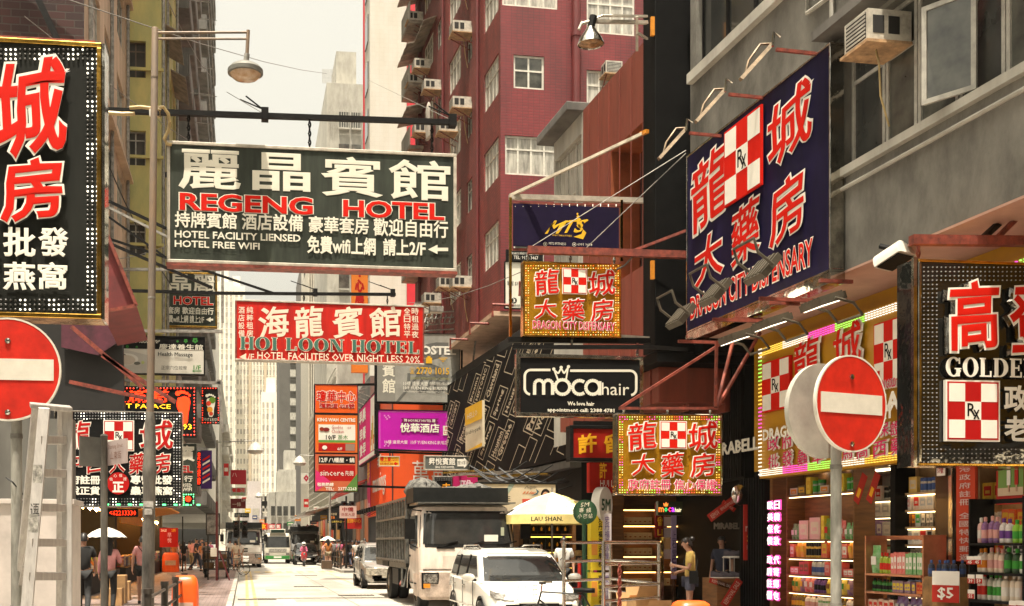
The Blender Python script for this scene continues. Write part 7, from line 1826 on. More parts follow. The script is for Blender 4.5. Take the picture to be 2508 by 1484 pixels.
def car(label,loc,paint=CARP,name='car',cat='car',taxi=False,full=True):
 e=thing(name,label,cat,loc)
 st=[(0.0,.60,.28,.60),(.08,.72,.24,.68),(.3,.82,.2,.77),(.7,.87,.2,.88),(1.1,.89,.2,.98),(1.6,.90,.2,1.02),(2.6,.90,.2,1.03),(3.6,.89,.2,1.05),(4.15,.86,.22,1.06),(4.36,.80,.26,1.02),(4.42,.72,.32,.92)]
 def ring(y,w,zb,bl):
  h=[(w*.80,zb),(w*.97,zb+.14),(w,zb+.30),(w,bl-.24),(w*.975,bl-.06),(w*.90,bl),(w*.5,bl+.035),(0,bl+.045)]
  return[(x,y,z)for x,z in h]+[(-x,y,z)for x,z in h[::-1][1:]]
 b=MB();b.loft([ring(*q)for q in st],paint);b.build('body',e,smooth=32)
 tab=[(.95,.92,.84,.12),(1.15,1.16,.80,.13),(1.35,1.42,.755,.15),(1.5,1.66,.71,.17),(1.58,1.86,.67,.2),(1.63,2.1,.60,.25),(1.655,2.5,.45,.3)]
 back=[4.38,4.33,4.28,4.22,4.15,4.0,3.7]
 b=MB();b.loft([rrect(w,y,bk,r,z)for(z,y,w,r),bk in zip(tab,back)],paint);b.build('cabin',e,smooth=40)
 b=MB();front_patch(tab,.99,1.53,.05,.012,VGL,b,nx=14);b.build('windscreen',e,smooth=60)
 for s in(-1,1):
  b=MB();rows=[]
  for z in(1.07,1.2,1.35,1.48):p=prof(tab,z);rows.append([(s*(p[2]+.008),yy,z)for yy in(p[1]+.30,p[1]+.75,2.55,3.35,3.42,4.12-(z-1.07)*.3)])
  b.loft(rows,VGL,cap=False,closed=False);b.build('side_window',e,smooth=60)
  b=MB()
  for yy in(2.45,3.4):p0,p1=prof(tab,1.04),prof(tab,1.5);b.bar((s*(p0[2]+.012),yy,1.04),(s*(p1[2]+.012),yy+.02,1.5),.03,.07,BLKM)
  for yy in(1.45,2.47,3.45):b.box(s*.9-.006,s*.9+.006,yy,yy+.012,.42,1.0,BLKM)
  b.box(s*.90-.012,s*.90+.012,1.4,3.9,.46,.49,CHR);b.build('door_trim',e)
  for yy in(2.22,3.2):h=MB();h.box(s*.91-.02,s*.91+.02,yy,yy+.18,.86,.89,CHR);h.build('door_handle',e,bev=.008)
  h=MB();h.ball((s*1.02,1.28,1.06),(.13,.09,.08),paint,12,8);h.tube([(s*.86,1.36,1.0),(s*.98,1.3,1.02)],.03,BLKM);h.build('mirror',e,smooth=60)
  h=MB();rows=[[(s*x,y,z)for x,y,z in q]for q in([(.42,.02,.66),(.60,.05,.665),(.745,.16,.69),(.80,.34,.735)],[(.45,.10,.755),(.60,.15,.775),(.72,.27,.80),(.79,.46,.84)])]
  h.loft([[(x+s*.012,y-.022,z+.004)for x,y,z in r_]for r_ in rows],HLG,cap=False,closed=False);h.build('headlight',e,smooth=60)
  wheel(e,s*.80,.82,.32,.21,s);wheel(e,s*.80,3.5,.32,.21,s)
  h=MB();h.lathe([(.335,s*-.02),(.38,s*.0),(.38,s*-.02)],BLKM,22,c=(s*.905,.82,.33),axis='x');h.lathe([(.335,s*-.02),(.38,s*0),(.38,s*-.02)],BLKM,22,c=(s*.905,3.5,.33),axis='x');h.build('wheel_arch',e)
  if full:h=MB();h.tube([(s*.60,2.1,1.60),(s*.63,2.25,1.70),(s*.63,3.6,1.70),(s*.6,3.85,1.62)],.022,CHR);h.build('roof_rail',e,smooth=60)
 b=MB();b.box(-.5,.5,2.25,3.2,1.652,1.662,VGL);b.build('sunroof',e)
 b=MB();b.box(-.36,.36,-.012,.05,.52,.60,BLKM);b.box(-.55,.55,.0,.06,.28,.42,BLKM);b.build('grille',e);b=MB();b.box(-.26,.26,-.03,-.013,.40,.51,WHITE);b.build('number_plate',e)
 b=MB()
 for x in(-.55,.05):b.tube([(x,1.0,1.02),(x+.5,1.04,1.05)],.012,BLKM,5)
 b.build('wiper',e)
 if full:
  b=MB();b.box(-.62,-.15,1.9,2.0,.9,1.38,DKP);b.box(.2,.64,1.9,2.0,.9,1.38,DKP);b.build('seat',e)
 if taxi:b=MB();b.box(-.3,.3,2.4,2.6,1.66,1.80,WHITE);b.build('roof_sign',e)
 return e
car('white people carrier with chrome roof rails parked in front of the cream lorry',(5.13,19.6,0)).scale=(1.0,1,.93)
SILV=mat('silver car paint',(.40,.39,.36),.3,.6,var=.08,coat=.5);DKC=mat('black car paint',(.012,.012,.013),.18,var=.1,coat=.8)
car('silver car half hidden behind the lorry with a patched bumper',(5.02,39.8,0),SILV)
b=MB()
for k in range(5):b.tube([(4.22,39.9,.5+.05*k),(4.6,39.74,.52+.05*k),(5.6,39.74,.5+.05*k)],.03,mat('crumpled tape',(.5,.46,.38),.5,var=.4,scale=12))
o=b.build('bumper_wrap',smooth=60);tag(o,'crumpled pale tape bound round the silver car bumper','tape')
car('black car close behind the red motorbike in the middle distance',(xat(752,84),84,0),DKC,full=False)
car('black taxi van beside the white lorry at far left of the road',(xat(629,92),92,0),DKC,taxi=True,full=False)
SHORT='the distant grey lorry'
lorry('grey lorry loaded with sacks far behind the black car',(xat(748,96),96,0),paint=mat('grey lorry paint',(.34,.33,.31),.4,var=.15))
SHORT='the white lorry'
lorry('white lorry by the far left kerb beyond the traffic light',(xat(597,76),76,0),paint=CARP,load=False)
# minibus
e=thing('minibus','cream and grey public minibus with green skirt and dark destination box coming up the road','minibus',(xat(680,90),90,0))
MBP=mat('minibus cream paint',(.58,.55,.46),.35,var=.06,coat=.4);MBG=mat('minibus green',(.03,.32,.05),.4,var=.05)
tab=[(.35,.06,1.0,.2),(.55,0,1.04,.22),(1.1,0,1.05,.24),(1.3,.04,1.04,.25),(2.1,.2,.98,.25),(2.3,.26,.95,.26),(2.4,.34,.9,.3)]
b=MB();b.loft([rrect(w,y,6.6,r,z)for z,y,w,r in tab],MBP);b.build('body',e,smooth=35)
b=MB();front_patch(tab,1.28,2.12,.08,.012,VGL,b);b.build('windscreen',e,smooth=60)
b=MB();front_patch(tab,.37,.62,.02,.02,MBG,b);b.build('skirt',e,smooth=60)
b=MB();b.box(-.62,.62,.1,.8,2.38,2.72,MBP);b.build('destination_box',e,bev=.04);b=MB();b.box(-.52,.52,.085,.099,2.43,2.67,mat('dark green board',(.01,.03,.02),.3));b.build('destination_board',e)
for s in(-1,1):
 wheel(e,s*.88,.9,.36,.22,s);wheel(e,s*.88,4.8,.36,.22,s)
 b=MB();b.box(s*.78-.14,s*.78+.14,-.03,.1,.68,.86,HLG);b.build('headlight',e,bev=.01);b=MB();b.box(s*1.18-.08,s*1.18+.08,.1,.18,1.6,1.95,BLKM);b.bar((s*1.0,.2,1.9),(s*1.18,.14,1.85),.03,.03,BLKM);b.build('mirror',e)
 b=MB();b.box(s*1.05-.008,s*1.05+.008,.9,6.3,1.35,2.05,VGL);b.build('side_window',e)
b=MB();b.box(-.3,.3,-.03,-.005,.45,.58,WHITE);b.build('number_plate',e);b=MB();b.box(-.7,.7,-.012,.02,.9,1.18,mat('faded lettering band',(.40,.38,.33),.5,var=.4,scale=14));b.build('name_band',e)
# bicycles
def bicycle(label,c,rz,k=1.0,lean=0.0):
 e=thing('bicycle',label,'bicycle',c,rz,'bicycles');FR=mat('black bicycle frame',(.02,.02,.02),.4,.3,var=.2)
 b=MB();J=dict(bb=(0,0,.28),seat=(-.18,0,.82),head=(.48,0,.85),hl=(.5,0,.72),rear=(-.45,0,.33),front=(.62,0,.33))
 for a,d_ in(('bb','seat'),('seat','head'),('bb','hl'),('head','front'),('bb','rear'),('rear','seat')):b.tube([J[a],J[d_]],.016,FR)
 b.build('frame',e,smooth=50)
 for n_ in('rear','front'):
  b=MB();p=J[n_];b.tube([(p[0]+.32*math.cos(t),0,p[2]+.32*math.sin(t))for t in[2*math.pi*i/24 for i in range(25)]],.017,TYRE,6);b.tube([(p[0]+.30*math.cos(t),0,p[2]+.30*math.sin(t))for t in[2*math.pi*i/20 for i in range(21)]],.008,CHR,4)
  for i in range(12):t=2*math.pi*i/12;b.tube([(p[0],0,p[2]),(p[0]+.3*math.cos(t),0,p[2]+.3*math.sin(t))],.003,CHR,3)
  b.build('wheel',e,smooth=50)
 b=MB();b.tube([(.48,0,.85),(.47,0,.98)],.014,CHR);b.tube([(.38,-.28,1.0),(.46,-.15,1.0),(.5,0,.98),(.46,.15,1.0),(.38,.28,1.0)],.013,CHR);b.tube([(.36,-.3,1.0),(.46,-.27,1.0)],.02,BLKM);b.tube([(.36,.3,1.0),(.46,.27,1.0)],.02,BLKM);b.build('handlebar',e,smooth=50)
 b=MB();b.loft([[(x,w*math.cos(a),.88+.04*math.sin(a))for a in[2*math.pi*i/10 for i in range(10)]]for x,w in((-.36,.06),(-.3,.11),(-.2,.09),(-.1,.04),(-.03,.025))],INK);b.build('saddle',e,smooth=60)
 b=MB()
 for z in(.72,.80,.88,.95):b.tube([(.58,-.16,z),(.88,-.16,z),(.88,.16,z),(.58,.16,z),(.58,-.16,z)],.006,CHR,4)
 for i in range(6):
  for sy in(-.16,.16):b.bar((.58+i*.06,sy,.72),(.58+i*.06,sy,.95),.006,.006,CHR)
 b.build('basket',e);return e
bicycle('black bicycle with chrome basket in front of the white car bonnet',(xat(1400,17.4),17.4,0),R(155))
bicycle('black bicycle parked by the left kerb next to the hand cart',(xat(566,58),58,.0),R(0))
# motorbike and rider come with the people
# people
def skinned(verts,edges,radii,root=0,sub=1):
 me=bpy.data.meshes.new('person');me.from_pydata([tuple(v)for v in verts],edges,[])
 o=bpy.data.objects.new('person',me);COL.objects.link(o)
 m=o.modifiers.new('skin','SKIN');m.use_smooth_shade=True
 for i,r in enumerate(radii):
  me.skin_vertices[0].data[i].radius=(r if isinstance(r,tuple)else(r,r));me.skin_vertices[0].data[i].use_root=(i==root)
 if sub:s=o.modifiers.new('subsurf','SUBSURF');s.levels=sub;s.render_levels=sub
 dg=bpy.context.evaluated_depsgraph_get();dg.update()
 r=bpy.data.meshes.new_from_object(o.evaluated_get(dg));bpy.data.objects.remove(o);bpy.data.meshes.remove(me)
 r.polygons.foreach_set('use_smooth',[True]*len(r.polygons))
 if not r.materials:r.materials.append(None)
 return r
POSES={'stand':dict(),'walk':dict(hipL=(.085,-.01,.9),kneeL=(.09,-.17,.50),ankL=(.09,-.22,.09),kneeR=(-.09,.07,.48),ankR=(-.09,.36,.17),elbL=(.23,.10,1.14),wriL=(.24,.10,.90),elbR=(-.23,-.04,1.13),wriR=(-.22,-.22,.95)),'phone':dict(elbL=(.22,-.02,1.12),wriL=(.09,-.25,1.17),elbR=(-.23,.02,1.12),wriR=(-.12,-.22,1.05),nod=.05),'carry':dict(elbL=(.24,.03,1.13),wriL=(.20,-.18,1.02),elbR=(-.22,.06,1.12),wriR=(-.24,.02,.87),kneeL=(.1,-.09,.50),ankL=(.1,-.08,.09),ankR=(-.1,.12,.09)),'umbrella':dict(elbR=(-.24,-.05,1.13),wriR=(-.13,-.22,1.28),kneeL=(.09,-.1,.5),ankL=(.09,-.1,.09),ankR=(-.09,.14,.1)),'sit':dict(dz=-.42,hipL=(.09,-.02,.92),kneeL=(.12,-.44,.94),ankL=(.12,-.46,.51),kneeR=(-.12,-.44,.94),ankR=(-.14,-.5,.51),elbL=(.22,-.08,1.14),wriL=(.12,-.34,1.05),elbR=(-.22,-.08,1.14),wriR=(-.12,-.34,1.05)),}
PM={}
def V3(*a):return Vector(a)
def pose_meshes(pose):
 if pose in PM:return PM[pose]
 k=POSES[pose];g=lambda n,d:V3(*k.get(n,d));nod=k.get('nod',0.0)
 J=dict(pel=V3(0,0,.95),wai=V3(0,.005,1.08),che=V3(0,.0,1.27),nb=V3(0,.01,1.42),nk=V3(0,-.0-nod*.3,1.475),h1=V3(0,-.02-nod,1.545),h2=V3(0,-.012-nod,1.62),h3=V3(0,.0-nod,1.685),nose=V3(0,-.112-nod,1.575-nod*.3),shL=V3(.165,.0,1.385),shR=V3(-.165,0,1.385),elbL=g('elbL',(.22,.03,1.12)),elbR=g('elbR',(-.22,.03,1.12)),wriL=g('wriL',(.235,-.04,.89)),wriR=g('wriR',(-.235,-.04,.89)),hipL=g('hipL',(.085,0,.89)),hipR=g('hipR',(-.085,0,.89)),kneeL=g('kneeL',(.095,-.015,.49)),kneeR=g('kneeR',(-.095,-.015,.49)),ankL=g('ankL',(.1,.02,.09)),ankR=g('ankR',(-.1,.02,.09)))
 ls=list(J);idx={n:i for i,n in enumerate(ls)};vs=[J[n]for n in ls]
 rad=dict(pel=(.135,.10),wai=(.118,.085),che=(.145,.10),nb=(.075,.065),nk=.05,h1=(.066,.075),h2=(.078,.095),h3=(.058,.07),nose=.014,shL=.055,shR=.055,elbL=.038,elbR=.038,wriL=.026,wriR=.026,hipL=.085,hipR=.085,kneeL=.055,kneeR=.055,ankL=.036,ankR=.036)
 rs=[rad[n]for n in ls]
 ed=[('pel','wai'),('wai','che'),('che','nb'),('nb','nk'),('nk','h1'),('h1','h2'),('h2','h3'),('h2','nose'),('che','shL'),('che','shR'),('shL','elbL'),('shR','elbR'),('elbL','wriL'),('elbR','wriR'),('pel','hipL'),('pel','hipR'),('hipL','kneeL'),('hipR','kneeR'),('kneeL','ankL'),('kneeR','ankR')]
 ed=[(idx[a],idx[b_])for a,b_ in ed]
 for s in 'LR':
  w,e_=J['wri'+s],J['elb'+s];d=(w-e_).normalized();sd=1 if s=='L' else-1
  side=d.cross(V3(1,0,0));side=side.normalized()if side.length>.1 else V3(0,-1,0);nrm=d.cross(side)
  def add(p,r,to):vs.append(p);rs.append(r);ed.append((to,len(vs)-1));return len(vs)-1
  pm=add(w+d*.05,(.030,.016),idx['wri'+s])
  for i,(o_,ln_)in enumerate(((-.028,.062),(-.009,.075),(.010,.07),(.028,.055))):
   kn=add(w+d*.092+side*o_,.0095,pm);m_=add(w+d*(.092+ln_*.55)+side*o_*1.1+nrm*(.012*sd),.0085,kn);add(w+d*(.092+ln_)+side*o_*1.1+nrm*(.035*sd),.007,m_)
  t1=add(w+d*.045-side*.036,.011,pm);add(w+d*.085-side*.056,.009,t1)
  a,kn_=J['ank'+s],J['knee'+s];f=V3(0,-1,0)
  toe=add(a+V3(0,-.15,-.045),(.036,.022),idx['ank'+s]);add(a+V3(0,.04,-.045),(.032,.03),idx['ank'+s])
 body=skinned(vs,ed,rs,0)
 def sub(names,edges,grow,extra=None):
  ix={n:i for i,n in enumerate(names)};v=[J[n]if n in J else extra[n]for n in names]
  r=[]
  for n in names:
   b_=rad.get(n,rad.get(n[:-1]if n[-1]=='x' else n,.05));b_=extra[n+'_r']if extra and n+'_r' in extra else b_
   r.append(tuple(x+grow for x in b_)if isinstance(b_,tuple)else(b_+grow,b_+grow))
  return skinned(v,[(ix[a],ix[b_])for a,b_ in edges],r,0)
 lerp=lambda a,b_,f:J[a]+(J[b_]-J[a])*f
 ex={'slL':lerp('shL','elbL',.7),'slR':lerp('shR','elbR',.7),'slL_r':.048,'slR_r':.048,'hem':J['pel']+V3(0,0,-.05),'hem_r':(.15,.11),'ncx':V3(0,.008,1.425),'ncx_r':(.075,.065)}
 shirt=sub(['che','wai','hem','ncx','shL','shR','slL','slR'],[('che','wai'),('wai','hem'),('che','ncx'),('che','shL'),('che','shR'),('shL','slL'),('shR','slR')],.017,ex)
 long_=sub(['che','wai','hem','ncx','shL','shR','elbL','elbR','wriL','wriR'],[('che','wai'),('wai','hem'),('che','ncx'),('che','shL'),('che','shR'),('shL','elbL'),('shR','elbR'),('elbL','wriL'),('elbR','wriR')],.015,ex)
 trousers=sub(['pel','hipL','hipR','kneeL','kneeR','ankL','ankR'],[('pel','hipL'),('pel','hipR'),('hipL','kneeL'),('hipR','kneeR'),('kneeL','ankL'),('kneeR','ankR')],.017)
 ex2={'sL':lerp('hipL','kneeL',.52),'sR':lerp('hipR','kneeR',.52),'sL_r':.085,'sR_r':.085}
 shorts=sub(['pel','hipL','hipR','sL','sR'],[('pel','hipL'),('pel','hipR'),('hipL','sL'),('hipR','sR')],.016,ex2)
 kc=(J['kneeL']+J['kneeR'])/2;ex3={'k':J['pel']+(kc-J['pel'])*.95,'k_r':(.17,.15),'m':J['pel']+(kc-J['pel'])*.45,'m_r':(.155,.125)}
 skirt=sub(['pel','m','k'],[('pel','m'),('m','k')],.016,ex3)
 hc=J['h2'];b=MB();prof_=[]
 for j in range(7):
  t=math.pi*j/12;prof_.append([(.088*math.cos(t)*math.cos(a),.105*math.cos(t)*math.sin(a)+hc.y+.018-.012*(1-j/6),hc.z+(.012 if math.sin(a)<-.35 else-.075 if math.sin(a)>.1 else-.03)*(1-j/6)+.098*math.sin(t))for a in[2*math.pi*i/16 for i in range(16)]])
 b.loft(prof_,BLKM);hair=b.build('hair',data=True,smooth=70)
 b=MB();b.loft(prof_,BLKM);b.loft([[(w*math.cos(a),hc.y+.07+dy+t_*math.sin(a),z)for a in[2*math.pi*i/10 for i in range(10)]]for z,w,t_,dy in((hc.z+.03,.07,.04,0),(hc.z-.08,.09,.04,.0),(hc.z-.22,.085,.03,.02),(hc.z-.32,.06,.02,.03))],BLKM);longh=b.build('hair',data=True,smooth=70)
 b=MB();b.loft(prof_,BLKM);b.ball((0,hc.y+.1,hc.z+.06),.05,BLKM,10,6);bun=b.build('hair',data=True,smooth=70)
 b=MB()
 for s in 'LR':
  a=J['ank'+s];b.loft([[(a.x+w*math.cos(q),a.y+y,max(.004+k.get('dz',0)*0,a.z-.09)+.035*h*(1+math.sin(q)))for q in[2*math.pi*i/10 for i in range(10)]]for y,w,h in((.07,.03,.9),(.03,.04,1.3),(-.08,.046,1.0),(-.17,.042,.8),(-.20,.02,.6))],TYRE)
 shoes=b.build('shoe',data=True,smooth=60)
 face=[]
 for sd in(-1,1):
  b=MB();b.ball((sd*.031,hc.y-.089,hc.z-.012),(.010,.006,.006),INK,8,5);face.append(('eye',b.build('eye',data=True,smooth=70)))
  b=MB();b.ball((sd*.082,hc.y+.01,hc.z-.03),(.010,.022,.032),flat((.45,.24,.16),'ear skin'),8,5);face.append(('ear',b.build('ear',data=True,smooth=70)))
 b=MB();b.ball((0,hc.y-.083,hc.z-.085),(.024,.008,.007),flat((.30,.09,.07),'lips'),8,5);face.append(('mouth',b.build('mouth',data=True,smooth=70)))
 PM[pose]=dict(body=body,shirt=shirt,long=long_,trousers=trousers,shorts=shorts,skirt=skirt,hair=hair,longhair=longh,bun=bun,shoes=shoes,face=face,J=J,dz=k.get('dz',0));return PM[pose]
SKM=[mat('skin tone',(.42,.22,.14),.5,var=.06),mat('tanned skin tone',(.33,.165,.095),.5,var=.06)]
HAIRM=mat('black hair',(.012,.010,.009),.45,var=.2)
CL={n:mat(n+' cloth',c,.85,var=.12,scale=9)for n,c in dict(yellow=(.70,.50,.14),black=(.012,.012,.012),pink=(.62,.28,.27),white=(.62,.60,.55),denim=(.10,.11,.16),khaki=(.25,.20,.12),red=(.45,.02,.02),orange=(.40,.14,.03),grey=(.20,.19,.18),brown=(.14,.08,.05),navy=(.03,.035,.06),rose=(.55,.12,.22),olive=(.10,.10,.05),cream=(.60,.52,.40)).items()}
for n,a,b_ in(('floral',(.42,.14,.03),(.12,.05,.03)),('print',(.16,.13,.12),(.04,.04,.04))):CL[n]=mat(n+' cloth',a,.85,scale=22,col2=b_)
def dressed(parent,name,me,m):
 o=bpy.data.objects.new(name,me);COL.objects.link(o);o.parent=parent
 for s in o.material_slots:s.link='OBJECT';s.material=m
 return o
def person(label,u,Y,ht,pose,facing,top,low,lowk='trousers',hair='hair',sleeve='shirt',group=None,X=None,z=.13,skin=0):
 """facing: degrees, 0 = towards the camera end of the street, 180 = away."""
 P_=pose_meshes(pose);k=ht/1.70
 e=thing('person',label,'person',(X if X is not None else xat(u,Y),Y,z+P_['dz']*k),R(facing),group);e.scale=(k,k,k)
 dressed(e,'body',P_['body'],SKM[skin]);dressed(e,'shirt',P_[sleeve],CL[top]);dressed(e,lowk,P_[lowk],CL[low]);dressed(e,'hair',P_[hair],HAIRM)
 for nm,me in(P_['face']if Y<62 else()):o=bpy.data.objects.new(nm,me);COL.objects.link(o);o.parent=e
 if pose!='sit':o=bpy.data.objects.new('shoes',P_['shoes']);COL.objects.link(o);o.parent=e
 return e
def bag(e,side=1,col=None,strap=True,z=1.0):
 b=MB();m=col or BLKM
 b.box(side*.17-.06,side*.17+.06,-.02,.14,z-.16,z+.08,m)
 if strap:b.tube([(side*.17,.1,z+.06),(side*.05,.13,1.25),(-side*.10,.08,1.44),(-side*.12,-.04,1.42),(side*.02,-.13,1.22),(side*.17,.0,z+.06)],.010,m,5)
 o=b.build('shoulder_bag');o.matrix_basis=Matrix.Translation(e.location)@Matrix.Rotation(e.rotation_euler.z,4,'Z')@Matrix.Scale(e.scale[0],4)
 tag(o,'small shoulder bag on a strap carried by the %s'%' '.join(e['label'].split()[:6]),'bag');return o
e=person('woman in a yellow T-shirt and denim shorts reading her phone on the right pavement',1690,19.3,1.58,'phone',250,'yellow','denim','shorts','bun',skin=0);bag(e,1)
J=PM['phone']['J'];b=MB();q=(J['wriL']+J['wriR'])/2;b.box(q.x-.04,q.x+.04,q.y-.12,q.y-.108,q.z-.01,q.z+.14,WHITE);o=b.build('phone');o.matrix_basis=Matrix.Translation(e.location)@Matrix.Rotation(e.rotation_euler.z,4,'Z')@Matrix.Scale(e.scale[0],4);tag(o,'white phone held by the woman in the yellow T-shirt','phone')
e=person('man in a pink shirt and black shorts walking away behind the lamp post',349,28.5,1.66,'walk',182,'pink','black','shorts');bag(e,-1)
person('dark-clothed man walking away at the far left beside the stepladder',205,23.5,1.68,'walk',185,'black','black')
e=person('woman in a long pink top under a white parasol at left',268,25.0,1.60,'umbrella',178,'pink','black','trousers','longhair','long')
J=PM['umbrella']['J'];hd=J['wriR'];c=e.location+Matrix.Rotation(R(178),3,'Z')@(hd*.94)
u_=thing('umbrella','small white umbrella with a dark scalloped edge held by the woman in pink','umbrella',c);UW=mat('white umbrella cloth',(.60,.58,.50),.7,var=.08);zt=zat(258,1290,25)-c.z;zr=zat(258,1316,25)-c.z;cx=xat(257,25)-c.x
b=MB();b.loft([[(cx+.44*f*math.cos(a)*(1-.05*(i%2)),.44*f*math.sin(a)*(1-.05*(i%2)),z)for i,a in enumerate([2*math.pi*j/16 for j in range(16)])]for f,z in((.02,zt),(.35,zt-(zt-zr)*.18),(.7,zt-(zt-zr)*.5),(1,zr))],UW,cap=False);b.build('canopy',u_,smooth=25)
b=MB();b.tube([(cx+.43*math.cos(a),.43*math.sin(a),zr-.012+.012*(i%2))for i,a in enumerate([2*math.pi*j/32 for j in range(33)])],.012,INK,4);b.build('edge_trim',u_);b=MB();b.tube([(0,0,-.08),(cx,0,zt+.05)],.010,BLKM);b.build('shaft',u_)
# shoppers on the left at the sunny crossing
G1='shoppers on the left pavement'
for a in(('woman in an orange flowered blouse with black trousers in the left crowd',427,64,1.6,'stand',150,'floral','black','trousers','hair'),('woman in black with a yellow sandal colour skirt hem in the left crowd',450,62,1.6,'stand',200,'black','black','skirt','longhair'),('man in black striding to the right in the left crowd',481,61,1.72,'walk',75,'black','navy','trousers','hair'),('long-haired woman in a grey patterned top by the hand cart',505,56,1.6,'stand',10,'print','black','trousers','longhair'),('bearded man in a dark T-shirt behind the striding man',492,70,1.72,'stand',0,'navy','black','trousers','hair'),('person in a rose top and white cap further back on the left',515,76,1.62,'stand',30,'rose','grey','trousers','hair'),('woman in dark clothes in front of the red shop banner',410,66,1.6,'stand',20,'grey','black','trousers','longhair'),('person in a peach top half hidden behind the striding man',470,66,1.66,'walk',170,'pink','khaki','trousers','hair')):
 person(*a,group=G1)
for a in(('woman in a pale patterned dress by the left kerb bicycle',577,63,1.62,'stand',200,'cream','cream','skirt','bun'),('woman in white walking beside the left kerb',588,66,1.6,'walk',200,'white','white','skirt','hair'),('man in a white shirt and dark trousers on the left kerb',563,70,1.74,'walk',190,'white','navy','trousers','hair')):
 person(*a,group='people by the left kerb')
TOPS=['white','black','navy','grey','rose','red','pink','cream','print','brown','olive','orange'];LOWS=['black','navy','denim','khaki','grey']
rc=random.Random(9);seen=set()
for i in range(46):
 left=i<22;u=rc.uniform(378,500)if left else rc.uniform(792,882);Y=rc.uniform(66,88)if left else rc.uniform(67,84);t,l=TOPS[(i*5+i//12)%12],LOWS[(i+i//12)%5];po=rc.choice(('stand','walk','walk','carry'));kk=rc.choice(('trousers','trousers','shorts','skirt'));hh=rc.choice(('hair','longhair','bun'));tx='%s top and %s %s, %s, in the %s crowd'%(t,l,kk,{'hair':'short hair','longhair':'long hair','bun':'hair bun'}[hh],'left' if left else 'right')
 if tx in seen:continue
 seen.add(tx);person('person with a '+tx,u,Y,rc.uniform(1.55,1.76),po,rc.choice((0,20,180,190,90,-80)),t,l,kk,hh,group='distant shoppers on the %s pavement'%('left' if left else 'far right'))
# right-hand crossing crowd
G2='people on the far right pavement'
for a in(('woman in white shorts under a pale parasol on the far right pavement',801,70,1.58,'umbrella',180,'white','cream','shorts','hair'),('person in dark grey beside the parasol woman',818,72,1.7,'stand',170,'grey','black','trousers','hair'),('person in a lilac grey shirt at the far right crossing',832,70,1.66,'stand',20,'rose','grey','trousers','hair'),('woman in a white top and olive skirt at the far right crossing',873,66,1.62,'stand',0,'white','olive','skirt','hair'),('woman in white with a black bag next to the olive skirt',863,68,1.62,'walk',10,'white','navy','trousers','longhair'),('man in a white cap and khaki trousers near the silver car',893,63,1.74,'walk',185,'white','khaki','trousers','hair'),('person in red far back under the red awnings',846,76,1.66,'stand',40,'red','navy','trousers','hair'),('person in black far back by the lit shopfront',854,78,1.7,'stand',120,'black','black','trousers','hair'),('dark figure at the far right shopfront doorway',838,79,1.7,'walk',180,'navy','black','trousers','hair')):
 person(*a,group=G2)
c=Vector((xat(802,70),70,0));u_=thing('umbrella','tiny pale parasol over the woman in white shorts on the far right pavement','umbrella',(c.x,69.8,1.3));b=MB();b.loft([[(.5*f*math.cos(a),.5*f*math.sin(a),z)for a in[2*math.pi*j/14 for j in range(14)]]for f,z in((.02,.75),(.5,.66),(1,.48))],UW,cap=False);b.build('canopy',u_,smooth=30);b=MB();b.tube([(0,0,.05),(0,0,.78)],.012,BLKM);b.build('shaft',u_)
c=Vector((xat(800,66),66,.13));b=MB();b.box(-.3,.3,-.3,.3,0,.5,mat('brown suitcase',(.08,.05,.03),.6));o=b.build('suitcase',bev=.04);o.location=c;tag(o,'dark square case on the far right pavement edge','case')
e=thing('pedestrian_railing','dark kerb railing at the far right corner by the crossing','railing',(5.5,66,.13))
for k in range(9):b=MB();b.cyl((0,k*2.2,0),(0,k*2.2,1.05),.05,n=8,m=RLM);b.build('post',e)
for z in(.3,.65,1.0):b=MB();b.bar((0,0,z),(0,17.6,z),.05,.05,RLM);b.build('rail',e)
# stall keepers
e=person('woman in white with a black shoulder bag standing by the parasol stall',1381,25.5,1.62,'stand',-20,'white','black','trousers','bun');bag(e,-1)
person('seated person in a straw hat and bare legs behind the minibus stop',1418,27,1.62,'sit',60,'black','black','shorts','hair')
c=Vector((xat(1418,27),27,.13));st=thing('stool','plain red plastic stool under the straw-hatted seller','stool',c);b=MB();b.box(-.17,.17,-.17,.17,.38,.42,REDS);b.build('seat',st,bev=.01)
for sx in(-.14,.14):
 for sy in(-.14,.14):b=MB();b.bar((sx*1.15,sy*1.15,0),(sx,sy,.38),.035,.035,REDS);b.build('leg',st)
hz=.13-.42*1.62/1.7+1.64*1.62/1.7;b=MB();b.lathe([(.24,0),(.23,.01),(.1,.03),(.1,.1),(.07,.13),(0,.135)],mat('straw',(.55,.36,.14),.8,var=.2,scale=20),18);o=b.build('straw_hat',smooth=50);o.location=c+Vector((0.0,0,hz-.13+.02));tag(o,'straw sun hat on the seated seller behind the minibus stop','hat')
b=MB()
for k,m_ in enumerate((flat((.45,.03,.02),'red fabric'),flat((.04,.06,.16),'blue fabric'),flat((.10,.2,.05),'green fabric'),flat((.5,.35,.04),'ochre fabric'),flat((.25,.03,.08),'plum fabric'))):
 x=-.3+k*.09;b.loft([[(x+.04*math.cos(a),.04*math.sin(a),z)for a in[2*math.pi*j/8 for j in range(8)]]for z in(1.05,.6,.15)],m_)
o=b.build('fabric_rolls',smooth=60);o.location=(xat(1452,24),24,.13);tag(o,'bundle of upright coloured cloth rolls behind the green minibus stop pole','cloth')
person('man in a white vest and cap behind the lorry mirror',1268,31,1.62,'stand',10,'white','grey','trousers','hair',skin=1)
person('woman in a dark navy top standing inside the dark shoe shop',1768,22.4,1.62,'stand',-40,'navy','black','trousers','hair',z=.13)
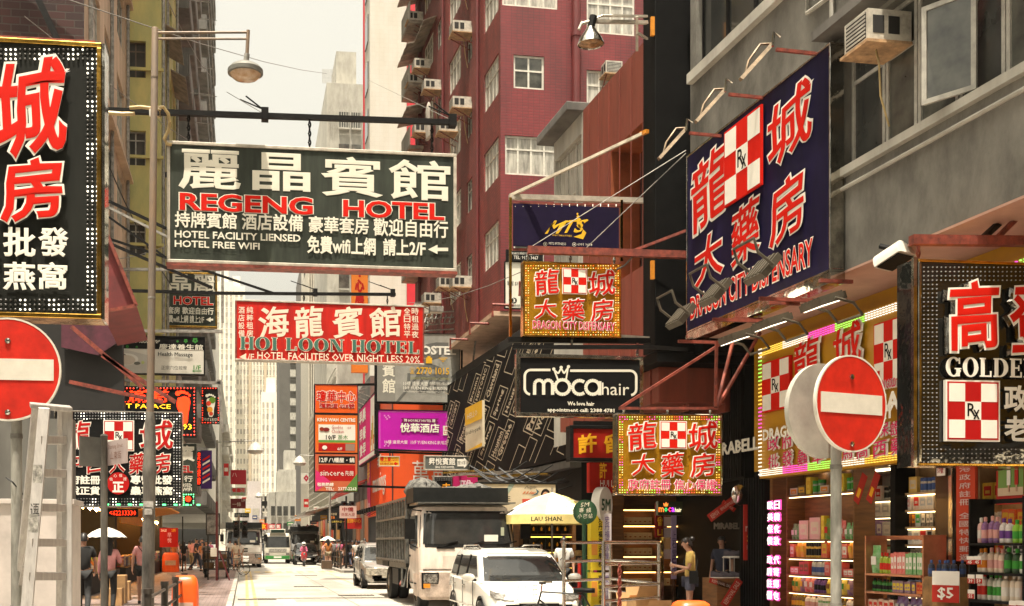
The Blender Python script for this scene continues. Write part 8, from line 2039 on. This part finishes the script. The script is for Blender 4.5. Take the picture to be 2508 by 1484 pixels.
c=rw(XS+1.3,r_at(2146,1330,XS+1.3)[0]);e=person('shop assistant in a pale grey T-shirt bending over the dispensary shelves',0,c.y,1.66,'phone',250,'grey','black','trousers','hair',X=c.x,z=.135)
# motorcyclist
c=Vector((xat(744,80),80,0));mo=thing('motorbike','red and white scooter with windscreen riding in front of the black car','motorbike',c);RDM=mat('red scooter paint',(.50,.02,.03),.3,coat=.5)
b=MB();b.loft([[(w*math.cos(a),y,z+h*math.sin(a))for a in[2*math.pi*j/12 for j in range(12)]]for y,z,w,h in((-.55,.85,.12,.14),(-.45,.75,.22,.3),(-.1,.5,.2,.15),(.3,.6,.2,.2),(.8,.75,.15,.12))],RDM);b.build('fairing',mo,smooth=50)
for y in(-.62,.62):b=MB();b.lathe([(.14,-.05),(.25,-.05),(.27,0),(.25,.05),(.14,.05)],TYRE,18,c=(0,y,.27),axis='x');b.build('wheel',mo,smooth=50)
b=MB();b.ball((0,-.66,.88),(.1,.05,.08),HLG);b.build('headlight',mo,smooth=60);b=MB();b.tube([(-.36,-.4,1.08),(0,-.5,1.02),(.36,-.4,1.08)],.02,BLKM);b.box(-.46,-.36,-.42,-.38,1.2,1.3,BLKM);b.box(.36,.46,-.42,-.38,1.2,1.3,BLKM);b.build('handlebar',mo,smooth=50);b=MB();b.box(-.15,.15,.0,.7,.78,.86,INK);b.build('seat',mo,bev=.03)
e=person('motorcyclist in a pink and red jacket with a white helmet on the red scooter',744,80.3,1.7,'sit',0,'rose','black','trousers','hair','long',z=.36);hz=.36+(-.42+1.615)
b=MB();b.ball((0,0,0),(.14,.16,.15),WHITE,14,9);b.box(-.1,.1,-.165,-.12,-.07,.03,VGL);o=b.build('helmet',smooth=50);o.location=(e.location.x,80.28,hz);tag(o,'white crash helmet with dark visor on the scooter rider','helmet')
# goods and lit shops
PROD={}
def product(kind,c,c2):
 k=(kind,c,c2)
 if k in PROD:return PROD[k]
 m2=flat(c2,rough=.35);m=mat('printed pack %.2f %.2f %.2f'%c+'%.2f%.2f'%c2[:2],c,rough=.3,scale=3.2,col2=tuple(.55*a+.45*b_ for a,b_ in zip(c,c2)),detail=6.0,stretch=(1,1,2));b=MB()
 if kind=='carton':b.box(-.5,.5,-.5,.5,0,1,m);b.box(-.36,.36,-.512,-.501,.25,.8,m2);b.box(-.22,.22,-.52,-.513,.38,.55,m)
 elif kind=='bottle':b.lathe([(.42,0),(.46,.06),(.46,.6),(.40,.72),(.16,.8),(.16,.82)],m,10);b.lathe([(.20,.821),(.20,.98),(.0,1.0)],m2,8);b.lathe([(.465,.18),(.467,.5),(.465,.5)],m2,10)
 elif kind=='pouch':b.loft([[(x*w,t*s,z)for x,s in((-1,0),(-.5,-1),(.5,-1),(1,0),(.5,1),(-.5,1))]for z,w,t in((0,.42,.34),(.3,.48,.4),(.7,.47,.25),(.93,.45,.04),(1,.46,.03))],m);b.box(-.28,.28,-.43,-.36,.3,.6,m2)
 elif kind=='jar':b.lathe([(.44,0),(.47,.05),(.47,.7),(.40,.76)],m,12);b.lathe([(.48,.761),(.48,1.0),(0,1.0)],m2,12);b.lathe([(.474,.15),(.478,.6),(.474,.6)],m2,12)
 PROD[k]=b.build(kind,data=True,smooth=40);return PROD[k]
def hx(r_,g_,b_):return(r_,g_,b_)
CN=dict(gold=hx(.68,.42,.05),white=hx(.70,.66,.58),red=hx(.55,.03,.02),green=hx(.05,.28,.04),black=hx(.02,.02,.02),pink=hx(.62,.32,.28),violet=hx(.13,.05,.22),amber=hx(.65,.22,.02),silver=hx(.42,.41,.38),yellow=hx(.72,.55,.04),cream=hx(.66,.55,.40),brown=hx(.22,.10,.04),lime=hx(.25,.45,.03),blue=hx(.06,.10,.25))
ORD=['bottom','second','third','fourth','fifth','sixth','top']
NP={'carton':'product_carton','bottle':'bottle','pouch':'snack_pouch','jar':'jar'}
rg=random.Random(42);NG=[0]
def goods(rack,M,x0,x1,z,lvl,specs,dp=.14,group=None,y=0.0):
 """specs: list of (kind, colour, colour2, w, h, n)"""
 x=x0;i=0
 while x<x1-.03:
  kind,c,c2,w,h,n=specs[i%len(specs)];i+=1
  for k in range(n):
   if x+w>x1:break
   o=bpy.data.objects.new(NP[kind],product(kind,CN[c],CN[c2]));COL.objects.link(o);o.matrix_basis=M@Tm(x+w/2,y+rg.uniform(-.01,.02),z,rg.uniform(-.08,.08))
   o.scale=(w*.96,min(dp,w*1.1),h*1.16*rg.uniform(.94,1.03));x+=w;NG[0]+=1
   tag(o,'%s %s, %s label, %s shelf of the %s'%(c,{'carton':'carton','bottle':'bottle','pouch':'snack pouch','jar':'jar'}[kind],c2,ORD[lvl],rack),{'carton':'carton','bottle':'bottle','pouch':'snack bag','jar':'jar'}[kind],'goods on the '+(group or rack))
  x+=rg.uniform(0,.012)
def rack(name,label,u0,u1,xr,levels,specs,dp=.34,sw=.03,m=WOOD,light=True,back=True,title=None,front=None,lastu=None):
 ya,yb=r_at(u0,PV,xr)[0],r_at(u1,PV,xr)[0];W=ya-yb
 e=thing(name,label,'shelf',rw(xr,ya,.13),RA+R(-90));L_=.0
 M=Matrix.Translation(e.location)@Matrix.Rotation(RA+R(-90),4,'Z')
 top=max(levels)+.42
 b=MB()
 if back:b.box(0,W,dp,dp+.03,0,top,m)
 else:b.box(.001,W-.001,dp-.03,dp-.002,top-.06,top-.004,m)
 for x in(0,W-sw):b.box(x,x+sw,0,dp,0,top,m)
 b.build('frame',e)
 b=MB()
 for z in levels:b.box(sw,W-sw,-.02,dp,z-.13-.03,z-.13,m)
 b.build('shelf',e)
 if light:
  b=MB()
  for z in levels[1:]:b.box(sw*2,W-sw*2,.02,.05,z-.13-.045,z-.13-.031,glow('#ffdca0',3.0,name='shelf strip light'))
  b.build('strip_light',e)
 for i,z in enumerate(levels):goods(title,M,sw+.01,W-sw-.01,z-.13+.002,i,specs[i%len(specs)],group=title,y=.10)
 return e,M,W
B=lambda k,c,c2,w,h,n:(k,c,c2,w,h,n)
rack('display_rack','wide left shelf rack of sweets, cartons and bottles in the dispensary shop',1926,2092,XS+.12,[.2,.48,.77,1.07,1.37,1.68,2.46],[[B('bottle','black','gold',.09,.24,6),B('bottle','white','red',.10,.26,5),B('bottle','violet','white',.1,.25,4)],[B('bottle','black','gold',.09,.22,5),B('bottle','white','pink',.09,.22,5),B('jar','green','white',.12,.18,3)],[B('pouch','gold','green',.15,.26,2),B('pouch','violet','gold',.14,.27,1),B('pouch','red','white',.16,.26,2),B('bottle','violet','black',.09,.24,4),B('pouch','yellow','brown',.16,.25,2)],[B('carton','red','white',.16,.11,2),B('carton','red','brown',.16,.2,2),B('bottle','silver','blue',.07,.25,7),B('carton','red','pink',.18,.2,3)],[B('carton','red','white',.14,.2,1),B('pouch','amber','gold',.18,.28,2),B('jar','gold','black',.08,.22,7),B('carton','red','gold',.22,.25,1),B('jar','white','silver',.18,.18,2)],[B('pouch','green','white',.12,.24,2),B('jar','silver','green',.1,.2,1),B('carton','pink','cream',.28,.3,1),B('carton','pink','cream',.38,.32,1),B('carton','yellow','gold',.09,.36,1),B('pouch','green','red',.16,.3,2),B('pouch','red','white',.14,.28,2)],[B('carton','silver','amber',.28,.12,1),B('carton','black','gold',.28,.14,1),B('carton','yellow','gold',.16,.26,1),B('jar','silver','green',.14,.2,2)]],title='left shelf rack')
rack('display_rack','bright middle shelf rack of boxed cosmetics in the dispensary shop',2198,2294,XS+.15,[.25,.85,1.3,1.60,1.86,2.11,2.36],[[B('carton','brown','gold',.2,.2,3)],[B('carton','blue','white',.12,.2,4),B('carton','cream','red',.12,.2,4)],[B('carton','black','silver',.08,.2,6),B('carton','brown','amber',.12,.22,3)],[B('carton','white','silver',.14,.18,3),B('carton','white','red',.2,.22,1),B('carton','cream','black',.14,.2,2),B('carton','gold','cream',.13,.2,2)],[B('carton','black','amber',.11,.2,3),B('carton','silver','green',.11,.2,1),B('carton','black','cream',.11,.2,3)],[B('carton','white','pink',.13,.18,2),B('carton','cream','red',.16,.2,1),B('carton','cream','silver',.16,.2,3)],[B('carton','gold','cream',.19,.2,2),B('jar','cream','blue',.09,.19,3)]],title='middle shelf rack',m=mat('pale wood shelf',(.50,.32,.16),.5,var=.15,scale=3))
rack('display_rack','copper-edged front counter rack of tea bags and small boxes before the shop',2118,2262,XS-.55,[.2,.62,.92,1.18],[[B('pouch','violet','white',.13,.24,4),B('carton','amber','brown',.14,.22,4)],[B('carton','cream','red',.12,.16,5),B('pouch','violet','silver',.14,.22,5)],[B('bottle','green','black',.06,.16,9),B('carton','violet','yellow',.09,.14,6),B('carton','amber','red',.08,.14,4)],[B('pouch','green','white',.2,.34,1),B('bottle','lime','red',.07,.26,4),B('carton','red','white',.07,.26,5),B('carton','green','white',.08,.26,5)]],title='copper-edged counter rack',light=False,back=False,m=mat('copper trim',(.55,.25,.14),.3,.7,var=.2))
rack('display_rack','black wire rack of shampoo bottles with red price cards at the right edge',2372,2508,XS-.75,[.22,.55,.92,1.26,1.62],[[B('bottle','green','lime',.11,.26,4),B('bottle','pink','red',.1,.26,3),B('bottle','black','silver',.1,.24,4)],[B('bottle','green','black',.12,.25,4),B('bottle','white','pink',.11,.25,4)],[B('bottle','white','red',.09,.29,2),B('bottle','white','green',.09,.29,3),B('bottle','cream','white',.11,.29,3)],[B('bottle','white','amber',.1,.26,2),B('bottle','cream','pink',.1,.26,3),B('bottle','black','green',.12,.26,2),B('bottle','white','green',.13,.26,3)],[B('bottle','pink','white',.09,.28,1),B('bottle','violet','pink',.10,.28,3),B('bottle','white','violet',.11,.26,2),B('bottle','lime','green',.11,.24,2)]],title='shampoo rack',light=False,back=False,m=BLKM)
rack('display_rack','dim glass-fronted wall shelves behind the shampoo rack',2396,2520,XS+.25,[1.45,1.85,2.2],[[B('carton','gold','red',.14,.16,3),B('carton','silver','black',.12,.14,3)],[B('jar','silver','white',.12,.16,3),B('carton','red','gold',.14,.18,4)],[B('carton','yellow','red',.2,.2,2),B('carton','brown','gold',.2,.22,2)]],title='dim wall shelves',light=True,m=mat('pale wood shelf',()))
rack('display_rack','silver-lit back shelf of black and white gift boxes deep in the shop',2085,2190,XS+1.9,[.9,1.3,1.72,2.1,2.4],[[B('carton','red','gold',.2,.2,3),B('carton','brown','gold',.2,.22,3)],[B('carton','green','white',.2,.22,2),B('carton','black','red',.2,.24,3)],[B('carton','silver','white',.26,.24,2),B('carton','violet','white',.18,.26,2)],[B('carton','black','silver',.3,.24,2),B('carton','white','silver',.25,.26,3)],[B('jar','silver','black',.16,.2,3),B('carton','white','red',.2,.22,2)]],title='silver-lit back shelf',light=True,m=GFR)
# price cards
for i,(u,v,t,w_,h_)in enumerate(((2316,1437,'$5',.36,.4),(2376,1372,'45',.13,.10),(2394,1372,'45',.13,.10),(2378,1418,'39',.12,.11),(2398,1418,'59',.12,.11),(2378,1455,'55',.12,.11),(2482,1484,'25',.15,.12),(2500,1484,'35',.15,.12))):
 xr=XS-.82;yy,zz=r_at(u,v,xr);b=MB();b.keep=True;b.M=Matrix.Translation(rw(xr,yy,zz))@Matrix.Rotation(RA+R(-90)+(R(25)if i==0 else 0),4,'Z')
 b.box(-w_/2,w_/2,0,.01,-h_/2,h_/2,WHITE);b.box(-w_/2,w_/2,-.004,-.001,-h_/2,h_*.05,REDS);letter(b,t,-w_*.3,w_*.3,-h_*.42,-h_*.02,-.006,WHITE,.02,1)
 o=b.build('price_card');tag(o,'red and white price card reading %s %s'%(t,['leaning on the brown bag','at the left end of the top shampoo shelf','second along the top shampoo shelf','on the middle shampoo shelf','beside the 39 card','on the lower shampoo shelf','at the lower right shampoo shelf','rightmost on the lower shampoo shelf'][i]),'price card','price cards')
c=rw(XS-.6,r_at(2318,PV,XS-.6)[0],.13);BG=mat('brown paper sack',(.30,.16,.05),.8,var=.3,scale=4,bump=.4,bscale=8);b=MB();b.M=Tm(0,0,0,RA)
b.loft([[(.22*k*math.copysign(abs(math.cos(a))**.6,math.cos(a)),.3*k*math.copysign(abs(math.sin(a))**.6,math.sin(a)),z)for a in[2*math.pi*j/16 for j in range(16)]]for z,k in((0,1),(.5,1.02),(.95,1),(1.05,.9))],BG);o=b.build('brown_sack',smooth=50);o.location=c;tag(o,'tall brown carton sack of dark bottles beside the price card','sack')
for k in range(6):o=bpy.data.objects.new('bottle',product('bottle',CN['black'],CN['blue']));COL.objects.link(o);o.location=c+Vector((-.12+.12*(k%3),-.16+.3*(k//3),1.05));o.scale=(.09,.09,.22);tag(o,'dark bottle standing in the tall brown sack','bottle','dark bottles in the brown sack')
s=Sign('advert_poster','colour poster of two children in striped clothes above the shampoo rack',(2440,1150,2508,1235),plane=(rw(XS+.05,12),nL),thick=.03,cat='poster');s.panel(REDS,None);w,h=s.w/2,s.h;g=s.g
g.box(-w*.8,w,-.012,-.006,h*.25,h,flat((.18,.30,.08),'poster grass'));g.box(-w*.8,w,-.018,-.013,h*.25,h*.48,flat((.6,.45,.3),'poster sand'))
for x in(-.1,.45):g.box(w*x,w*(x+.25),-.026,-.020,h*.55,h*.98,REDS if x>0 else WHITE);g.box(w*x+.02,w*(x+.25)-.02,-.026,-.020,h*.36,h*.549,flat((.5,.3,.2),'poster skin'))
s.done('printed_panel')
for i,u in enumerate((2118,2150)):
 p=rw(XS+.1,r_at(u,PV,XS+.1)[0],2.7);b=MB();b.M=Matrix.Translation(p)@Matrix.Rotation(RA+R(-90),4,'Z')@Matrix.Rotation(R(30),4,'Y');b.box(-.08,.08,0,.008,-.5,0,REDS);b.box(-.04,.04,-.004,-.001,-.4,-.25,GLD);o=b.build('hanging_tag');tag(o,'red hanging paper tag swinging under the shop ceiling, %s'%['left','right'][i],'tag','red hanging tags')
# left arcade shops, seen in the shade under the signs
def arcade(label,y0,y1,xface,items,glowc,depth=3.0,k=0):
 e=thing('arcade_shop',label,'shop',(xface,(y0+y1)/2,.13));M0=Tm(-xface,-(y0+y1)/2,-.13)
 b=MB();b.M=M0;b.box(xface-depth,xface-depth+.1,y0,y1,.13,4.1,BEIGE);b.box(xface-depth,xface,y1-.15,y1,.13,4.1,DARK);b.box(xface-depth,xface,y0,y0+.12,.13,4.1,DARK);b.box(xface-depth,xface+.02,y0+.121,y1-.151,3.3,4.09,mat('dark shop fascia',(.05,.035,.025),.5));b.build('shell',e)
 b=MB();b.M=M0
 for i in range(int((y1-y0)/1.6)):
  yy=y0+.9+i*1.6
  b.box(xface-.8,xface-.5,yy-.1,yy+.5,3.2,3.27,glow(glowc,45.0,name='arcade lamp '+glowc));b.lathe([(.0,.1),(.09,0),(.0,-.1)],glow('#ffca70',40.0,name='bare bulb'),8,c=(xface-.25,yy+.4,2.75))
 b.build('lamp',e)
 b=MB();b.M=M0
 for z in(.9,1.3,1.7,2.1,2.5):b.box(xface-depth+.1,xface-depth+.45,y0+.3,y1-.3,z,z+.03,WOOD)
 b.box(xface-1.2,xface+.25,y0+.8,y1-.8,.0+.13,.72,DARK);b.build('counter',e)
 rr=random.Random(k);MM=Matrix.Translation((xface,y0,0))@Matrix.Rotation(R(90),4,'Z')
 for lv,z in enumerate((.93,1.33,1.73,2.13,2.53)):
  sp=[B(rr.choice(('carton','bottle','jar','pouch')),c,rr.choice(list(CN)),rr.uniform(.2,.3),rr.uniform(.22,.32),rr.choice((2,3)))for c in rr.sample(list(CN),6)]
  if lv in items:goods(' '.join(label.split()[:3])+' back wall',MM,.5,y1-y0-.5,z,lv,sp,dp=.2,group='arcade shelves',y=depth-.35)
 for lv,z in((0,.73),):
  sp=[B(rr.choice(('carton','pouch','jar')),c,rr.choice(list(CN)),rr.uniform(.25,.35),rr.uniform(.25,.4),2)for c in rr.sample(list(CN),6)]
  goods(' '.join(label.split()[:3])+' counter',MM,1.0,y1-y0-1.0,z,lv,sp,dp=.25,group='arcade counters',y=.1)
 return e
arcade('warm-lit dried goods shop in the shade behind the umbrella',32.6,42,-4.6,(0,1,2,3),'#ffb860',k=1)
arcade('amber-lit bakery under the orange awning on the left',42.3,52,-4.6,(1,2,3),'#ff9830',k=2)
arcade('dim clothing shop beyond the bakery on the left',52.3,65.5,-4.6,(2,),'#ffc890',k=3)
b=MB();OAW=mat('orange awning cloth',(.72,.28,.03),.7,var=.15);b.prismx([(0,0),(9,0),(9,.06),(0,.06)],-1.7,0,OAW);b.prism([(-1.72,-.35),(-1.66,-.35),(-1.66,0),(-1.72,0)],0,9,OAW)
o=b.build('shop_awning');o.location=(-2.9,43,2.95);o.rotation_euler=(0,R(-8),0);tag(o,'glowing orange awning over the bakery behind the lamp post','awning')
s=Sign('sale_banner','red shop banner with white SALE and yellow lettering behind the left crowd',(391,1293,436,1340),60,thick=.06,cat='banner');s.panel(REDD,None);s.text('SALE',(394,1296,408,1302),WHITE,.02,1);s.text('2折',(420,1295,431,1303),YLW,.02,1);vtext(s,'早悅',(410,1304,420,1330),flat((.7,.4,.45),'pink ink'),bold=.02,res=1);s.done()
b=MB();p=Vector((xat(420,60.2),60.2,.13));b.box(p.x-.6,p.x-.54,60.15,60.2,.13,3.0,BLKM);b.box(p.x+.54,p.x+.6,60.15,60.2,.13,3.0,BLKM);o=b.build('banner_stand');tag(o,'two black posts holding the red SALE banner','stand')
for i,(u,Y,w_,h_)in enumerate(((282,29,.55,.7),(275,28,.5,.42),(300,30.5,.4,.5))):
 b=MB();b.box(-w_/2,w_/2,-.25,.25,0,h_,CARD);o=b.build('cardboard_box',bev=.01);o.location=(xat(u,Y),Y,.13);tag(o,['tall brown carton on the left pavement behind the street-name post','low brown carton left of the street-name post','brown carton by the dried goods shop'][i],'box','cartons on the left pavement')
# origins at the base of single-mesh things; slots
bpy.context.view_layer.update()
for o in list(COL.objects):
 if o.type=='MESH' and o.parent is None and o.get('kind')not in('structure',)and o.matrix_basis.is_identity if hasattr(o.matrix_basis,'is_identity')else False:
  me=o.data
  xs=[v.co.x for v in me.vertices];ys_=[v.co.y for v in me.vertices];zs_=[v.co.z for v in me.vertices]
  c=Vector(((min(xs)+max(xs))/2,(min(ys_)+max(ys_))/2,min(zs_)))
  if me.users==1:me.transform(Matrix.Translation(-c));o.location=c
# street haze
hm=bpy.data.materials.new('street haze');hm.use_nodes=True;hn,hl=hm.node_tree.nodes,hm.node_tree.links
hn.remove(hn['Principled BSDF']);pv=hn.new('ShaderNodeVolumePrincipled');pv.inputs['Color'].default_value=(.95,.90,.80,1);pv.inputs['Density'].default_value=0.00014;pv.inputs['Anisotropy'].default_value=0.2
hl.new(pv.outputs[0],hn['Material Output'].inputs['Volume'])
b=MB();b.box(-90,110,-90,460,-1.2,92,hm);o=b.build('haze');o['kind']='stuff'
